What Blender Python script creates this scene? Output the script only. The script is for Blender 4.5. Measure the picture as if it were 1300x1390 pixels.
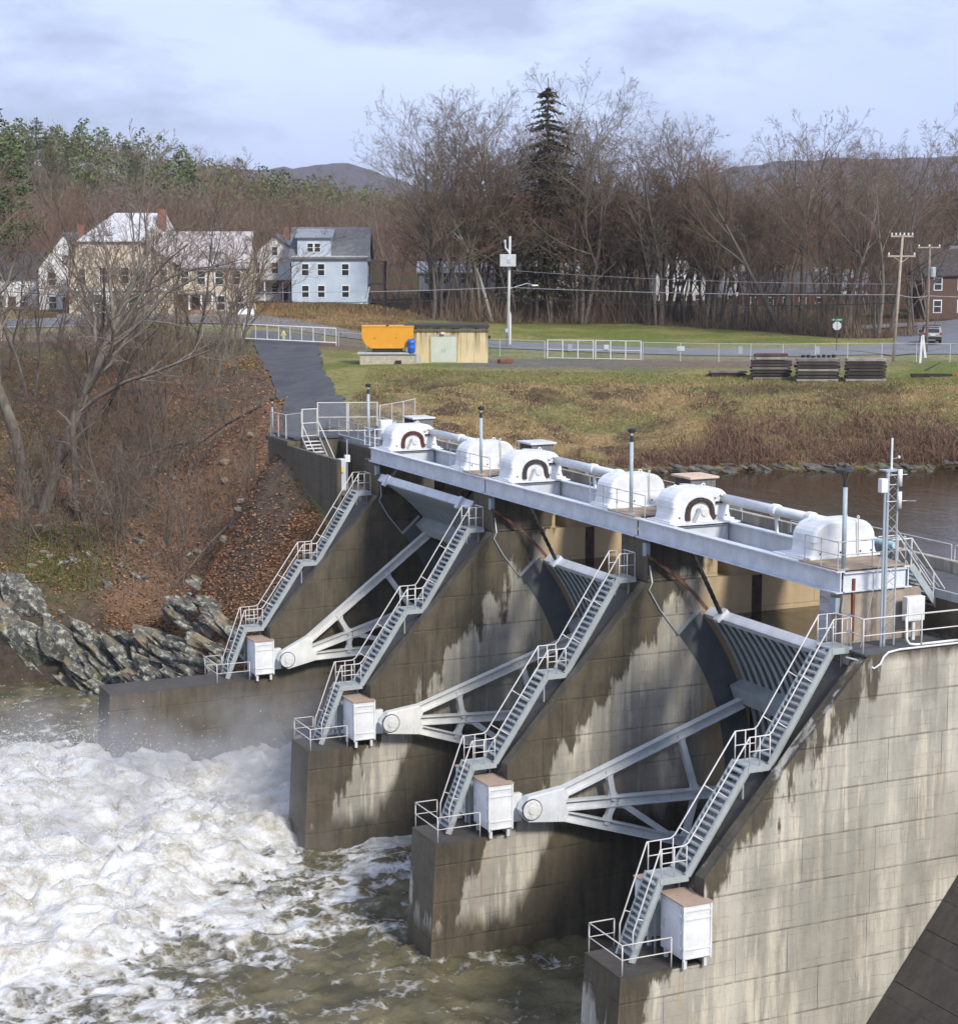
import bpy, math, random
import numpy as np
from mathutils import Vector, Matrix
R = math.radians
sc = bpy.context.scene
for o in list(bpy.data.objects): bpy.data.objects.remove(o)
col = sc.collection

# ------------------------------------------------------------------ camera
cam = bpy.data.cameras.new('camera'); camo = bpy.data.objects.new('camera', cam); col.objects.link(camo)
camo.location = (0, 0, 29.5); camo.rotation_euler = (R(90 - 7.204), 0, R(-25))
cam.sensor_fit = 'HORIZONTAL'; cam.sensor_width = 36; cam.lens = 36 * 2500 / 1300
cam.shift_y = -45 / 1300; cam.clip_start = 1; cam.clip_end = 30000
sc.camera = camo

# ------------------------------------------------------------------ world, sun, exposure
SUN_EL, SUN_DIR = R(38), (0.16, -0.987)            # direction towards the sun, behind and to the right of the viewer
w = bpy.data.worlds.new('World'); sc.world = w; w.use_nodes = True
nt = w.node_tree; nt.nodes.clear()
def wn(t): return nt.nodes.new(t)
out = wn('ShaderNodeOutputWorld'); bg = wn('ShaderNodeBackground'); sky = wn('ShaderNodeTexSky')
sky.sky_type = 'NISHITA'; sky.sun_disc = False; sky.sun_elevation = SUN_EL
sky.sun_rotation = math.atan2(SUN_DIR[0], SUN_DIR[1]); sky.altitude = 100; sky.air_density = 1.0; sky.dust_density = 1.0
tc = wn('ShaderNodeTexCoord'); sep = wn('ShaderNodeSeparateXYZ'); nt.links.new(tc.outputs['Generated'], sep.inputs[0])
def wmath(op, a, b):
    m = wn('ShaderNodeMath'); m.operation = op
    for i, v in enumerate((a, b)):
        if isinstance(v, (int, float)): m.inputs[i].default_value = v
        else: nt.links.new(v, m.inputs[i])
    return m.outputs[0]
zc = wmath('ADD', wmath('MAXIMUM', sep.outputs[2], 0.0), 0.30)   # a flat cloud deck seen in perspective
comb = wn('ShaderNodeCombineXYZ')
nt.links.new(wmath('DIVIDE', sep.outputs[0], zc), comb.inputs[0]); nt.links.new(wmath('DIVIDE', sep.outputs[1], zc), comb.inputs[1])
comb.inputs[2].default_value = 3.7
def wnoise(scale, detail, rough, off):
    mp = wn('ShaderNodeMapping'); mp.inputs['Location'].default_value = off; nt.links.new(comb.outputs[0], mp.inputs[0])
    n = wn('ShaderNodeTexNoise'); n.inputs['Scale'].default_value = scale; n.inputs['Detail'].default_value = detail
    n.inputs['Roughness'].default_value = rough; nt.links.new(mp.outputs[0], n.inputs['Vector']); return n.outputs['Fac']
def wramp(fac, a, b, ca, cb):
    r = wn('ShaderNodeValToRGB'); r.color_ramp.elements[0].position = a; r.color_ramp.elements[1].position = b
    r.color_ramp.elements[0].color = (*ca, 1); r.color_ramp.elements[1].color = (*cb, 1); nt.links.new(fac, r.inputs[0]); return r.outputs[0]
def wmix(fac, a, b):
    m = wn('ShaderNodeMix'); m.data_type = 'RGBA'
    for s, v in ((m.inputs[0], fac), (m.inputs[6], a), (m.inputs[7], b)):
        if isinstance(v, (int, float)): s.default_value = v
        elif isinstance(v, tuple): s.default_value = (*v, 1)
        else: nt.links.new(v, s)
    return m.outputs[2]
veil = wramp(wnoise(1.0, 5, 0.55, (2.0, 1.3, 0)), 0.30, 0.72, (3.7, 4.6, 7.5), (5.3, 6.0, 7.9))     # thin bright overcast veil
puff = wramp(wnoise(2.3, 6, 0.6, (7.4, 3.1, 0)), 0.50, 0.64, (0, 0, 0), (0.9, 0.9, 0.9))           # grey-blue cloud bellies
cl = wmix(puff, veil, (2.9, 3.4, 5.1))
nt.links.new(wmix(0.90, sky.outputs[0], cl), bg.inputs[0]); bg.inputs[1].default_value = 0.10
nt.links.new(bg.outputs[0], out.inputs[0])

sl = bpy.data.lights.new('sun', 'SUN'); so = bpy.data.objects.new('sun', sl); col.objects.link(so)
sl.energy = 2.6; sl.angle = R(9); sl.color = (1.0, 0.95, 0.87)
so.rotation_euler = Vector((SUN_DIR[0] * math.cos(SUN_EL), SUN_DIR[1] * math.cos(SUN_EL), math.sin(SUN_EL))).to_track_quat('Z', 'Y').to_euler()
so.location = (0, 0, 200)
vs = sc.view_settings; vs.view_transform = 'Standard'; vs.look = 'None'; vs.exposure = 0.72; vs.gamma = 1; vs.use_curve_mapping = False
sc.cycles.use_denoising = True; sc.cycles.max_bounces = 4; sc.cycles.diffuse_bounces = 2; sc.cycles.glossy_bounces = 2; sc.cycles.transparent_max_bounces = 24
sc.cycles.use_adaptive_sampling = True; sc.cycles.adaptive_threshold = 0.02

# ------------------------------------------------------------------ noise
_T = np.random.RandomState(11).rand(256, 256)
def vnoise(x, y, seed=0):
    x = np.asarray(x, float) + seed * 17.31; y = np.asarray(y, float) + seed * 7.77
    xi = np.floor(x).astype(int); yi = np.floor(y).astype(int); fx = x - xi; fy = y - yi
    fx = fx * fx * fx * (fx * (fx * 6 - 15) + 10); fy = fy * fy * fy * (fy * (fy * 6 - 15) + 10)
    g = lambda a, b: _T[a & 255, b & 255]
    return (g(xi, yi) * (1 - fx) + g(xi + 1, yi) * fx) * (1 - fy) + (g(xi, yi + 1) * (1 - fx) + g(xi + 1, yi + 1) * fx) * fy
def fbm(x, y, oct=4, seed=0, gain=0.5):
    s = 0; a = 1; t = 0
    for i in range(oct):
        s = s + a * vnoise(np.asarray(x) * 2.03 ** i, np.asarray(y) * 2.03 ** i, seed + i); t += a; a *= gain
    return s / t
def sstep(a, b, x):
    t = np.clip((np.asarray(x, float) - a) / (b - a), 0, 1); return t * t * (3 - 2 * t)

# ------------------------------------------------------------------ materials
class NT:
    def __init__(s, name):
        s.m = bpy.data.materials.new(name); s.m.use_nodes = True; s.t = s.m.node_tree; s.b = s.t.nodes['Principled BSDF']
    def put(s, sock, v):
        if isinstance(v, bpy.types.NodeSocket): s.t.links.new(v, sock)
        elif isinstance(v, (tuple, list)) and sock.type == 'RGBA' and len(v) == 3: sock.default_value = (*v, 1)
        else: sock.default_value = v
    def n(s, t, **k):
        nd = s.t.nodes.new('ShaderNode' + t)
        return nd
    def obj(s): return s.n('TexCoord').outputs['Object']
    def map(s, v, scale=(1, 1, 1), loc=(0, 0, 0), rot=(0, 0, 0)):
        m = s.n('Mapping'); s.put(m.inputs[0], v); m.inputs['Scale'].default_value = scale; m.inputs['Location'].default_value = loc
        m.inputs['Rotation'].default_value = rot; return m.outputs[0]
    def noise(s, v, scale=5, detail=4, rough=0.55, dist=0):
        n = s.n('TexNoise'); s.put(n.inputs['Vector'], v); n.inputs['Scale'].default_value = scale; n.inputs['Detail'].default_value = detail
        n.inputs['Roughness'].default_value = rough; n.inputs['Distortion'].default_value = dist; return n.outputs['Fac']
    def voro(s, v, scale=5, feat='F1', rnd=1):
        n = s.n('TexVoronoi'); n.feature = feat; s.put(n.inputs['Vector'], v); n.inputs['Scale'].default_value = scale; n.inputs['Randomness'].default_value = rnd
        return n.outputs['Distance']
    def ramp(s, f, a, b, ca=(0, 0, 0), cb=(1, 1, 1)):
        r = s.n('ValToRGB'); e = r.color_ramp.elements; e[0].position = a; e[1].position = b; e[0].color = (*ca, 1); e[1].color = (*cb, 1)
        s.put(r.inputs[0], f); return r.outputs[0]
    def mix(s, f, a, b, mode='MIX'):
        m = s.n('Mix'); m.data_type = 'RGBA'; m.blend_type = mode; s.put(m.inputs[0], f); s.put(m.inputs[6], a); s.put(m.inputs[7], b); return m.outputs[2]
    def math(s, op, a, b=0.0, c=None):
        m = s.n('Math'); m.operation = op; s.put(m.inputs[0], a); s.put(m.inputs[1], b)
        if c is not None: s.put(m.inputs[2], c)
        return m.outputs[0]
    def sep(s, v):
        n = s.n('SeparateXYZ'); s.put(n.inputs[0], v); return n.outputs
    def island(s): return s.n('NewGeometry').outputs['Random Per Island']
    def objrand(s): return s.n('ObjectInfo').outputs['Random']
    def attr(s, name):
        n = s.n('Attribute'); n.attribute_name = name; return n
    def bump(s, h, strength=0.4, dist=0.05):
        n = s.n('Bump'); n.inputs['Strength'].default_value = strength; n.inputs['Distance'].default_value = dist; s.put(n.inputs['Height'], h); s.put(s.b.inputs['Normal'], n.outputs[0])
    def done(s, color, rough=0.8, metal=0.0, spec=0.4):
        s.put(s.b.inputs['Base Color'], color); s.put(s.b.inputs['Roughness'], rough); s.put(s.b.inputs['Metallic'], metal)
        s.put(s.b.inputs['Specular IOR Level'], spec); return s.m
_MC = {}
def plain(name, c, rough=0.75, var=0.25, scale=3.0, bump=0.0, metal=0.0, spec=0.4, isl=0.0):
    """weathered single-coloured surface"""
    if name in _MC: return _MC[name]
    t = NT(name); v = t.obj(); n = t.noise(v, scale, 6, 0.65)
    d = tuple(x * (1 - var) for x in c); u = tuple(min(1, x * (1 + var)) for x in c)
    cc = t.ramp(n, 0.3, 0.7, d, u)
    if isl:
        cc = t.mix(t.math('MULTIPLY', t.island(), isl), cc, tuple(x * 0.35 for x in c))
    if bump: t.bump(t.noise(v, scale * 6, 4), bump, 0.02)
    _MC[name] = t.done(cc, rough, metal, spec); return _MC[name]
def painted(name, c, rust=0.3, rough=0.45, rustc=(0.20, 0.085, 0.035), dirt=0.25):
    """painted steel with rust runs and grime"""
    t = NT(name); v = t.obj(); base = t.mix(t.ramp(t.noise(v, 1.3, 5, 0.6), 0.35, 0.75), tuple(x * (1 - dirt) for x in c), c)
    g = t.ramp(t.noise(t.map(v, (6, 6, 0.7)), 1.5, 5, 0.7), 0.60 - 0.06 * rust, 0.80)
    base = t.mix(t.math('MULTIPLY', g, 0.5 + 0.3 * rust), base, tuple(x * 0.45 for x in c))
    r1 = t.ramp(t.noise(v, 2.6, 8, 0.75), 0.66 - 0.10 * rust, 0.74 - 0.08 * rust)
    r2 = t.ramp(t.noise(t.map(v, (9, 9, 0.9)), 1.0, 4, 0.6), 0.62 - 0.05 * rust, 0.75)
    base = t.mix(t.math('MULTIPLY', t.math('MAXIMUM', r1, t.math('MULTIPLY', r2, 0.45)), min(1, rust * 1.6)), base, rustc)
    t.bump(t.noise(v, 14, 3), 0.12, 0.01)
    return t.done(base, rough, 0, 0.45)

def concrete(name, reach, light=(0.42, 0.385, 0.315), dark=(0.045, 0.036, 0.022), lowdark=5.2, cover=0.0, dark2=(0.100, 0.079, 0.046), baylow=None, tan=0.0, grime=False):
    """old lift-poured concrete: pale dry face with runs, brown-black damp staining that hangs from the sloping edge"""
    t = NT(name); v = t.obj(); x, y, z = t.sep(v)
    vert = t.map(v, (1.0, 1.0, 0.10))
    c = t.mix(t.ramp(t.noise(v, 0.7, 5, 0.6), 0.3, 0.7), tuple(a * 0.72 for a in light), light)
    c = t.mix(t.math('MULTIPLY', t.ramp(t.noise(vert, 2.3, 4, 0.65), 0.49, 0.63), 0.8), c, (0.57, 0.515, 0.40))       # pale lime runs
    c = t.mix(t.math('MULTIPLY', t.ramp(t.noise(t.map(v, (1, 1, .1), (9, 3, 2)), 1.5, 5, 0.6), 0.56, 0.76), 0.45), c, (0.42, 0.30, 0.17))  # ochre runs
    c = t.mix(t.math('MULTIPLY', t.ramp(t.noise(t.map(v, (1, 1, .16), (4, 8, 2)), 1.7, 6, 0.7), 0.52, 0.72), 0.65), c, (0.165, 0.145, 0.115))  # grey grime runs
    c = t.mix(t.math('MULTIPLY', t.ramp(t.noise(v, 9, 6, 0.8), 0.54, 0.76), 0.4), c, (0.16, 0.14, 0.11))               # pitting
    c = t.mix(t.math('MULTIPLY', t.ramp(t.noise(t.map(v, (1, 1, .07), (3, 1, 5)), 0.75, 4, 0.6), 0.47, 0.62), 0.5), c, tuple(min(1, a * 1.45) for a in light))   # broad washed bands
    c = t.mix(t.math('MULTIPLY', t.ramp(t.noise(v, 0.22, 4, 0.6), 0.50, 0.64), 0.5), c, tuple(a * 0.55 for a in light))   # dull patches
    # fine board and crack lines
    br = t.n('TexBrick'); t.put(br.inputs['Vector'], t.map(v, (1, 1, 1), rot=(R(90), 0, 0)))
    br.inputs['Scale'].default_value = 1.0; br.inputs['Brick Width'].default_value = 0.8; br.inputs['Row Height'].default_value = 0.535
    br.inputs['Mortar Size'].default_value = 0.012; br.inputs['Mortar Smooth'].default_value = 0.6; br.offset = 0.5
    wob = t.n('VectorMath'); wob.operation = 'ADD'; wn_ = t.n('TexNoise'); wn_.inputs['Scale'].default_value = 1.8; wn_.inputs['Detail'].default_value = 5; wn_.inputs['Roughness'].default_value = 0.7; t.put(wn_.inputs['Vector'], v)
    t.put(wob.inputs[0], t.map(v, rot=(R(90), 0, 0))); t.put(wob.inputs[1], t.map(wn_.outputs['Color'], (0.22, 0.22, 0.22))); t.put(br.inputs['Vector'], wob.outputs[0])
    b2 = t.n('TexBrick'); t.put(b2.inputs['Vector'], wob.outputs[0]); b2.inputs['Scale'].default_value = 1.0; b2.inputs['Brick Width'].default_value = 0.53; b2.inputs['Row Height'].default_value = 1.6; b2.inputs['Mortar Size'].default_value = 0.008; b2.inputs['Mortar Smooth'].default_value = 0.7; b2.offset = 0.37
    cr = t.math('MULTIPLY', b2.outputs['Fac'], t.ramp(t.noise(v, 1.4, 4, 0.7), 0.44, 0.56))
    lift = t.ramp(t.math('ABSOLUTE', t.math('SUBTRACT', t.math('FRACT', t.math('ADD', t.math('DIVIDE', z, 1.6), t.math('MULTIPLY_ADD', t.noise(v, 3.0, 4, 0.7), 0.03, 0.9225))), 0.5)), 0.012, 0.035, (1, 1, 1), (0, 0, 0))
    ln = t.math('MULTIPLY', t.math('MAXIMUM', t.math('MAXIMUM', t.math('MULTIPLY', br.outputs['Fac'], 0.5), cr), t.math('MULTIPLY', lift, 0.85)), t.ramp(t.noise(v, 0.9, 4, 0.7), 0.38, 0.56))
    c = t.mix(t.math('MULTIPLY', ln, 0.6), c, (0.12, 0.10, 0.075))
    # damp staining below the sloping edge (distance in metres from it)
    d = t.math('SUBTRACT', t.math('MULTIPLY', t.math('SUBTRACT', x, 32.65), 0.735), t.math('MULTIPLY', t.math('SUBTRACT', z, 8.0), 0.678))
    jag = t.math('MULTIPLY', t.math('SUBTRACT', t.noise(t.map(v, (1, 1, 0.22)), 1.6, 5, 0.60), 0.5), 4.2)
    big = t.math('MULTIPLY', t.math('SUBTRACT', t.noise(v, 0.28, 3, 0.5), 0.5), 4.0)
    s = t.math('SUBTRACT', t.math('ADD', t.math('ADD', jag, big), reach), d)
    damp = t.ramp(t.math('MULTIPLY_ADD', s, 0.5, 0.5), 0.42, 0.58)
    lv = lowdark if baylow is None else t.math('MULTIPLY_ADD', t.ramp(t.math('MULTIPLY_ADD', x, 0.25, -8.25), 0.0, 0.5), baylow - lowdark, lowdark)
    low = t.ramp(t.math('MULTIPLY_ADD', t.math('SUBTRACT', t.math('ADD', t.math('MULTIPLY', jag, 0.55), lv), z), 0.25, 0.5), 0.40, 0.62)
    dk = t.math('MAXIMUM', damp, low)
    if tan: c = t.mix(t.math('MULTIPLY', t.ramp(t.math('MULTIPLY_ADD', x, 0.25, -10.2), 0.2, 0.5), tan), c, t.mix(t.noise(v, 1.2, 5, 0.7), (0.46, 0.33, 0.17), (0.34, 0.25, 0.14)))
    if grime: dk = t.math('MAXIMUM', dk, t.ramp(t.math('MULTIPLY_ADD', t.math('ADD', t.math('SUBTRACT', z, 15.0), t.math('MULTIPLY', jag, 0.30)), 0.5, 0.5), 0.42, 0.62))
    if cover: dk = t.math('MAXIMUM', dk, t.ramp(t.noise(v, 0.35, 4, 0.6), 0.60 - cover, 0.66 - cover))
    dc = t.mix(t.ramp(t.noise(v, 0.8, 5, 0.7), 0.32, 0.68), dark, dark2)
    dc = t.mix(t.math('MULTIPLY', t.ramp(t.noise(vert, 2.0, 5, 0.7), 0.46, 0.64), 0.85), dc, (0.025, 0.023, 0.019))
    c = t.mix(t.math('MULTIPLY', dk, 0.93), c, dc)
    t.bump(t.math('ADD', t.noise(v, 6, 6, 0.7), t.math('MULTIPLY', ln, -0.7)), 0.5, 0.04)
    return t.done(c, t.mix(dk, (0.85,) * 3, (0.55,) * 3), 0, 0.35)

# ------------------------------------------------------------------ mesh builder
class MB:
    def __init__(s): s.v = []; s.f = []
    def add(s, vs, fs):
        o = len(s.v); s.v.extend(tuple(p) for p in vs); s.f.extend(tuple(i + o for i in f) for f in fs); return s
    BF = ((0, 3, 2, 1), (4, 5, 6, 7), (0, 1, 5, 4), (1, 2, 6, 5), (2, 3, 7, 6), (3, 0, 4, 7))
    def box(s, x0, x1, y0, y1, z0, z1):
        return s.add([(x0, y0, z0), (x1, y0, z0), (x1, y1, z0), (x0, y1, z0), (x0, y0, z1), (x1, y0, z1), (x1, y1, z1), (x0, y1, z1)], MB.BF)
    def cbox(s, c, w, d, h): return s.box(c[0] - w / 2, c[0] + w / 2, c[1] - d / 2, c[1] + d / 2, c[2], c[2] + h)
    def obox(s, c, ax, ay, az):
        c, ax, ay, az = map(Vector, (c, ax, ay, az))
        return s.add([c - ax - ay - az, c + ax - ay - az, c + ax + ay - az, c - ax + ay - az, c - ax - ay + az, c + ax - ay + az, c + ax + ay + az, c - ax + ay + az], MB.BF)
    def beam(s, p, q, wd, h, up=(0, 0, 1)):
        p, q = Vector(p), Vector(q); a = (q - p); n = a.normalized(); sd = n.cross(Vector(up))
        if sd.length < 1e-4: sd = n.cross(Vector((1, 0, 0)))
        sd.normalize(); u = sd.cross(n)
        return s.obox((p + q) / 2, a / 2, sd * wd / 2, u * h / 2)
    def ibeam(s, p, q, wd, h, t=0.04, up=(0, 0, 1)):
        p, q = Vector(p), Vector(q); n = (q - p).normalized(); sd = n.cross(Vector(up)).normalized(); u = sd.cross(n)
        o = u * (h / 2 - t / 2)
        s.beam(p + o, q + o, wd, t, up); s.beam(p - o, q - o, wd, t, up); return s.beam(p, q, t, h - 2 * t, up)
    def tube(s, pts, r, n=6, cap=True):
        pts = [Vector(p) for p in pts]; k = len(pts); rs = r if isinstance(r, (list, tuple)) else [r] * k
        o = len(s.v); prev = None
        for i, p in enumerate(pts):
            t = (pts[min(i + 1, k - 1)] - pts[max(i - 1, 0)]).normalized()
            if prev is None: a = t.orthogonal().normalized()
            else:
                a = prev - t * prev.dot(t); a = a.normalized() if a.length > 1e-6 else t.orthogonal().normalized()
            prev = a; b = t.cross(a)
            for j in range(n):
                an = 2 * math.pi * j / n; q = p + (a * math.cos(an) + b * math.sin(an)) * rs[i]; s.v.append((q.x, q.y, q.z))
        for i in range(k - 1):
            for j in range(n):
                a = o + i * n + j; b = o + i * n + (j + 1) % n; s.f.append((a, b, b + n, a + n))
        if cap: s.f.append(tuple(o + j for j in reversed(range(n)))); s.f.append(tuple(o + (k - 1) * n + j for j in range(n)))
        return s
    def prism(s, poly, y0, y1):
        """polygon in (x,z), extruded along y"""
        a = sum(poly[i][0] * poly[(i + 1) % len(poly)][1] - poly[(i + 1) % len(poly)][0] * poly[i][1] for i in range(len(poly)))
        if a < 0: poly = poly[::-1]
        n = len(poly)
        return s.add([(x, y0, z) for x, z in poly] + [(x, y1, z) for x, z in poly],
                     [tuple(range(n)), tuple(reversed(range(n, 2 * n)))] + [((i + 1) % n, i, i + n, (i + 1) % n + n) for i in range(n)])
    def prismx(s, poly, x0, x1):
        """polygon in (y,z), extruded along x"""
        a = sum(poly[i][0] * poly[(i + 1) % len(poly)][1] - poly[(i + 1) % len(poly)][0] * poly[i][1] for i in range(len(poly)))
        if a < 0: poly = poly[::-1]
        n = len(poly)
        return s.add([(x0, y, z) for y, z in poly] + [(x1, y, z) for y, z in poly],
                     [tuple(reversed(range(n))), tuple(range(n, 2 * n))] + [(i, (i + 1) % n, (i + 1) % n + n, i + n) for i in range(n)])
    def lathe(s, prof, c=(0, 0, 0), n=16):
        return s.tube([(c[0], c[1], c[2] + z) for r, z in prof], [max(r, 1e-3) for r, z in prof], n)
    def mesh(s, name):
        m = bpy.data.meshes.new(name); m.from_pydata(s.v, [], s.f); m.update(); return m
    def build(s, name, mat, parent=None, smooth=False, bevel=0.0, loc=None, rotz=0.0):
        o = bpy.data.objects.new(name, s.mesh(name)); o.data.materials.append(mat); col.objects.link(o)
        if parent: o.parent = parent
        if loc: o.location = loc
        if rotz: o.rotation_euler.z = rotz
        if smooth: o.data.polygons.foreach_set('use_smooth', [True] * len(o.data.polygons))
        if bevel:
            b = o.modifiers.new('bevel', 'BEVEL'); b.width = bevel; b.segments = 2; b.limit_method = 'ANGLE'; b.angle_limit = R(40)
        return o
def inst(name, mesh, parent=None, loc=(0, 0, 0), rot=(0, 0, 0), scale=(1, 1, 1)):
    o = bpy.data.objects.new(name, mesh); col.objects.link(o); o.parent = parent; o.location = loc; o.rotation_euler = rot; o.scale = scale; return o
def tag(o, label=None, cat=None, group=None, kind=None):
    for k, v in (('label', label), ('category', cat), ('group', group), ('kind', kind)):
        if v: o[k] = v
    return o
def thing(name, label, cat, loc=(0, 0, 0), rotz=0.0, group=None):
    o = bpy.data.objects.new(name, None); o.empty_display_size = 0.5; col.objects.link(o); o.location = loc; o.rotation_euler.z = rotz
    return tag(o, label, cat, group)
def copy_tree(o, parent=None):
    c = o.copy(); col.objects.link(c); c.parent = parent
    for ch in list(o.children): copy_tree(ch, c)
    return c

WHITE = painted('white_paint', (0.80, 0.81, 0.80), 0.22)
WHITERUST = painted('white_paint_rusty', (0.77, 0.77, 0.74), 0.42)
GIRDER = painted('pale_grey_paint', (0.68, 0.71, 0.745), 0.28)
GREYSTEEL = painted('grey_green_paint', (0.40, 0.435, 0.43), 0.36)
RAILM = painted('rail_paint', (0.70, 0.67, 0.63), 0.34, 0.5)
GATEST = painted('gate_steel', (0.21, 0.235, 0.25), 0.22, 0.5)
DARKST = painted('dark_steel', (0.065, 0.07, 0.072), 0.18, 0.5)
RUST = plain('rust', (0.16, 0.065, 0.035), 0.9, 0.45, 2.5, 0.4)
BLACK = plain('black_iron', (0.025, 0.024, 0.023), 0.6, 0.4, 4)
GALV = plain('galvanised', (0.42, 0.45, 0.47), 0.5, 0.15, 3, metal=0.3)
GLASS = plain('dark_glass', (0.025, 0.03, 0.035), 0.08, 0.3, 1, spec=0.7)
ASPHALT = plain('deck_asphalt', (0.085, 0.085, 0.088), 0.9, 0.35, 1.2, 0.3)
# ------------------------------------------------------------------ the ground
CTRL = np.array([
(15.8,213.8,20.29),(14.1,192.0,17.64),(11.8,164.6,13.14),(10.3,147.0,9.31),(9.5,138.1,6.83),(26.7,208.7,20.29),(23.8,187.4,17.64),
(20.2,160.7,13.14),(17.8,143.5,9.31),(16.6,134.8,6.83),(37.6,203.6,20.29),(33.6,182.9,17.64),(28.6,156.8,13.14),(25.4,139.9,9.31),
(23.7,131.5,6.83),(44.8,200.2,20.29),(40.2,179.8,17.64),(34.2,154.1,13.14),(30.4,137.6,9.31),(28.5,129.3,6.83),(52.1,196.9,20.29),
(46.7,176.8,17.64),(39.9,151.5,13.14),(35.5,135.2,9.31),(33.2,127.0,6.83),(59.3,193.5,20.29),(53.2,173.7,17.64),(44.0,144.1,13.67),
(39.9,131.0,9.60),(37.7,123.9,7.01),(8.6,130.8,0.20),(9.1,134.2,5.42),(15.4,127.7,0.20),(16.0,131.0,5.42),(22.2,124.5,0.20),
(23.0,127.7,5.42),(27.8,119.6,0.20),(25.6,125.8,4.50),(29.5,122.8,4.10),(32.4,118.3,4.90),(34.2,112.6,6.08),(8.4,130.4,-3.00),
(17.5,126.2,-3.00),(24.3,123.0,-3.00),(31.1,119.8,-3.00),(43.2,133.8,16.94),(39.8,121.6,13.96),(37.0,118.0,10.51),(38.3,109.9,12.51),
(35.8,110.5,8.79),(39.4,116.6,16.00),(39.4,113.7,14.40),(39.4,109.5,13.40),(39.4,107.0,12.60),(39.0,103.0,10.50),(36.0,103.0,6.50),
(33.0,103.0,3.00),(42.0,110.0,13.50),(43.0,104.0,12.50),(42.9,117.8,17.00),(44.2,116.1,17.00),(48.3,137.1,17.65),(50.0,135.2,17.73),
(54.5,158.7,17.84),(56.3,156.8,17.91),(61.4,180.0,18.70),(63.8,177.8,18.76),(58.7,181.3,18.70),(62.3,165.2,18.60),(60.0,151.8,18.37),
(64.3,145.3,18.39),(74.3,137.3,18.29),(84.5,130.3,18.26),(97.3,117.7,18.28),(103.9,112.3,18.26),(96.8,100.6,13.50),(86.9,104.8,13.50),
(76.8,108.5,13.50),(69.6,111.8,13.50),(61.4,113.3,13.50),(53.5,114.7,13.50),(97.9,101.6,11.00),(85.7,103.1,11.00),(76.2,107.5,11.00),
(69.0,110.9,11.00),(68.0,125.4,15.82),(77.2,118.9,15.74),(86.5,112.9,15.77),(96.3,107.8,15.82),(60.2,129.1,15.99),(55.6,131.3,16.67),
(49.3,116.5,16.50),(65.4,165.6,18.50),(71.9,162.6,18.50),(83.9,162.6,18.40),(93.2,157.0,18.40),(101.8,150.4,18.40),(110.6,142.7,18.60),
(116.5,135.7,18.70),(76.2,197.3,19.30),(80.7,190.8,19.00),(87.5,178.2,18.80),(92.8,163.5,18.50),(100.9,155.6,18.50),(107.0,218.1,19.60),
(91.6,218.8,20.50),(118.0,208.0,19.50),(128.1,189.4,19.40),(126.6,172.3,19.20),(121.0,149.8,19.80),(117.2,148.6,19.20),(143.4,175.1,20.30),
(148.8,167.3,20.50),(82.0,235.4,22.05),(89.6,226.6,22.00),(48.5,216.5,21.70),(66.5,208.1,21.70),(38.9,210.7,20.80),(72.0,200.5,20.60),
(24.3,221.1,21.50),(-8.2,337.4,23.00),(-12.2,506.2,26.00),(57.1,307.0,23.00),(85.7,460.5,26.00),(100.6,286.7,23.00),(150.9,430.1,26.00),
(144.1,266.4,21.50),(216.2,399.7,23.00),(198.5,241.1,21.50),(297.7,361.6,23.00),(263.7,210.7,21.50),(395.6,316.0,23.00)
])
CA, SA = math.cos(R(25)), math.sin(R(25))
def SD(x, y): return x * CA - y * SA, x * SA + y * CA        # across / along the valley axis
def XY(s, d): return s * CA + d * SA, -s * SA + d * CA
_p = CTRL[:, :2] / 50.0; _n = len(_p)
_K = np.sqrt(((_p[:, None] - _p[None]) ** 2).sum(-1) + 0.003) - np.eye(_n) * 0.02
_A = np.zeros((_n + 3, _n + 3)); _A[:_n, :_n] = -_K; _A[:_n, _n] = 1; _A[:_n, _n + 1:] = _p; _A[_n, :_n] = 1; _A[_n + 1:, :_n] = _p.T
_W = np.linalg.solve(_A, np.concatenate([CTRL[:, 2], [0, 0, 0]]))
def gz0(x, y):
    x = np.asarray(x, float); y = np.asarray(y, float); sh = x.shape; q = np.stack([x.ravel(), y.ravel()], -1) / 50.0
    z = np.empty(len(q))
    for i in range(0, len(q), 20000):
        b = q[i:i + 20000]; k = np.sqrt(((b[:, None] - _p[None]) ** 2).sum(-1) + 0.003)
        z[i:i + 20000] = -k @ _W[:_n] + _W[_n] + b @ _W[_n + 1:]
    z = z.reshape(sh); s, d = SD(x, y)
    far = 22.5 + 3.0 * (d - 300) / 300
    z = z + (far - z) * sstep(260, 420, d); z = np.where(np.abs(s) > 130, z + (np.clip(z, -3, 22) - z) * sstep(130, 200, np.abs(s)), z)
    # the wooded hill on the left
    z = z + np.interp(s / np.maximum(d, 1) * 600, [-600, -330, -156, -108, -84, -60, -30, 10], [44, 41, 33, 26, 20, 12, 6, 0]) * sstep(400, 640, d) * (1 - sstep(900, 1700, d))
    return z
def tops(s): return np.interp(s, [-9.8, -3, 9.4, 21.6, 38.5, 60], [163, 159, 156, 154, 148, 143])      # crest of the grassy bank
def shore(s): return np.interp(s, [-6, 0, 16, 34, 60], [120, 127, 130, 131, 131])
def paths(d): return np.interp(d, [100, 112, 120, 125, 145, 167, 189, 200], [-4, -7, -10.0, -10.9, -13.0, -16.5, -20.6, -22.5])
def treed(s): return np.interp(s, [-60, -9, 4.8, 19, 35, 41, 47, 80], [226, 234, 240, 238, 221, 205, 199, 199])
def leafy(x, y):                                      # the wooded left bank, covered in fallen leaves
    s, d = SD(x, y); return (1 - sstep(-2.8, -0.8, s - paths(d))) * (1 - sstep(196, 203, d))
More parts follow.
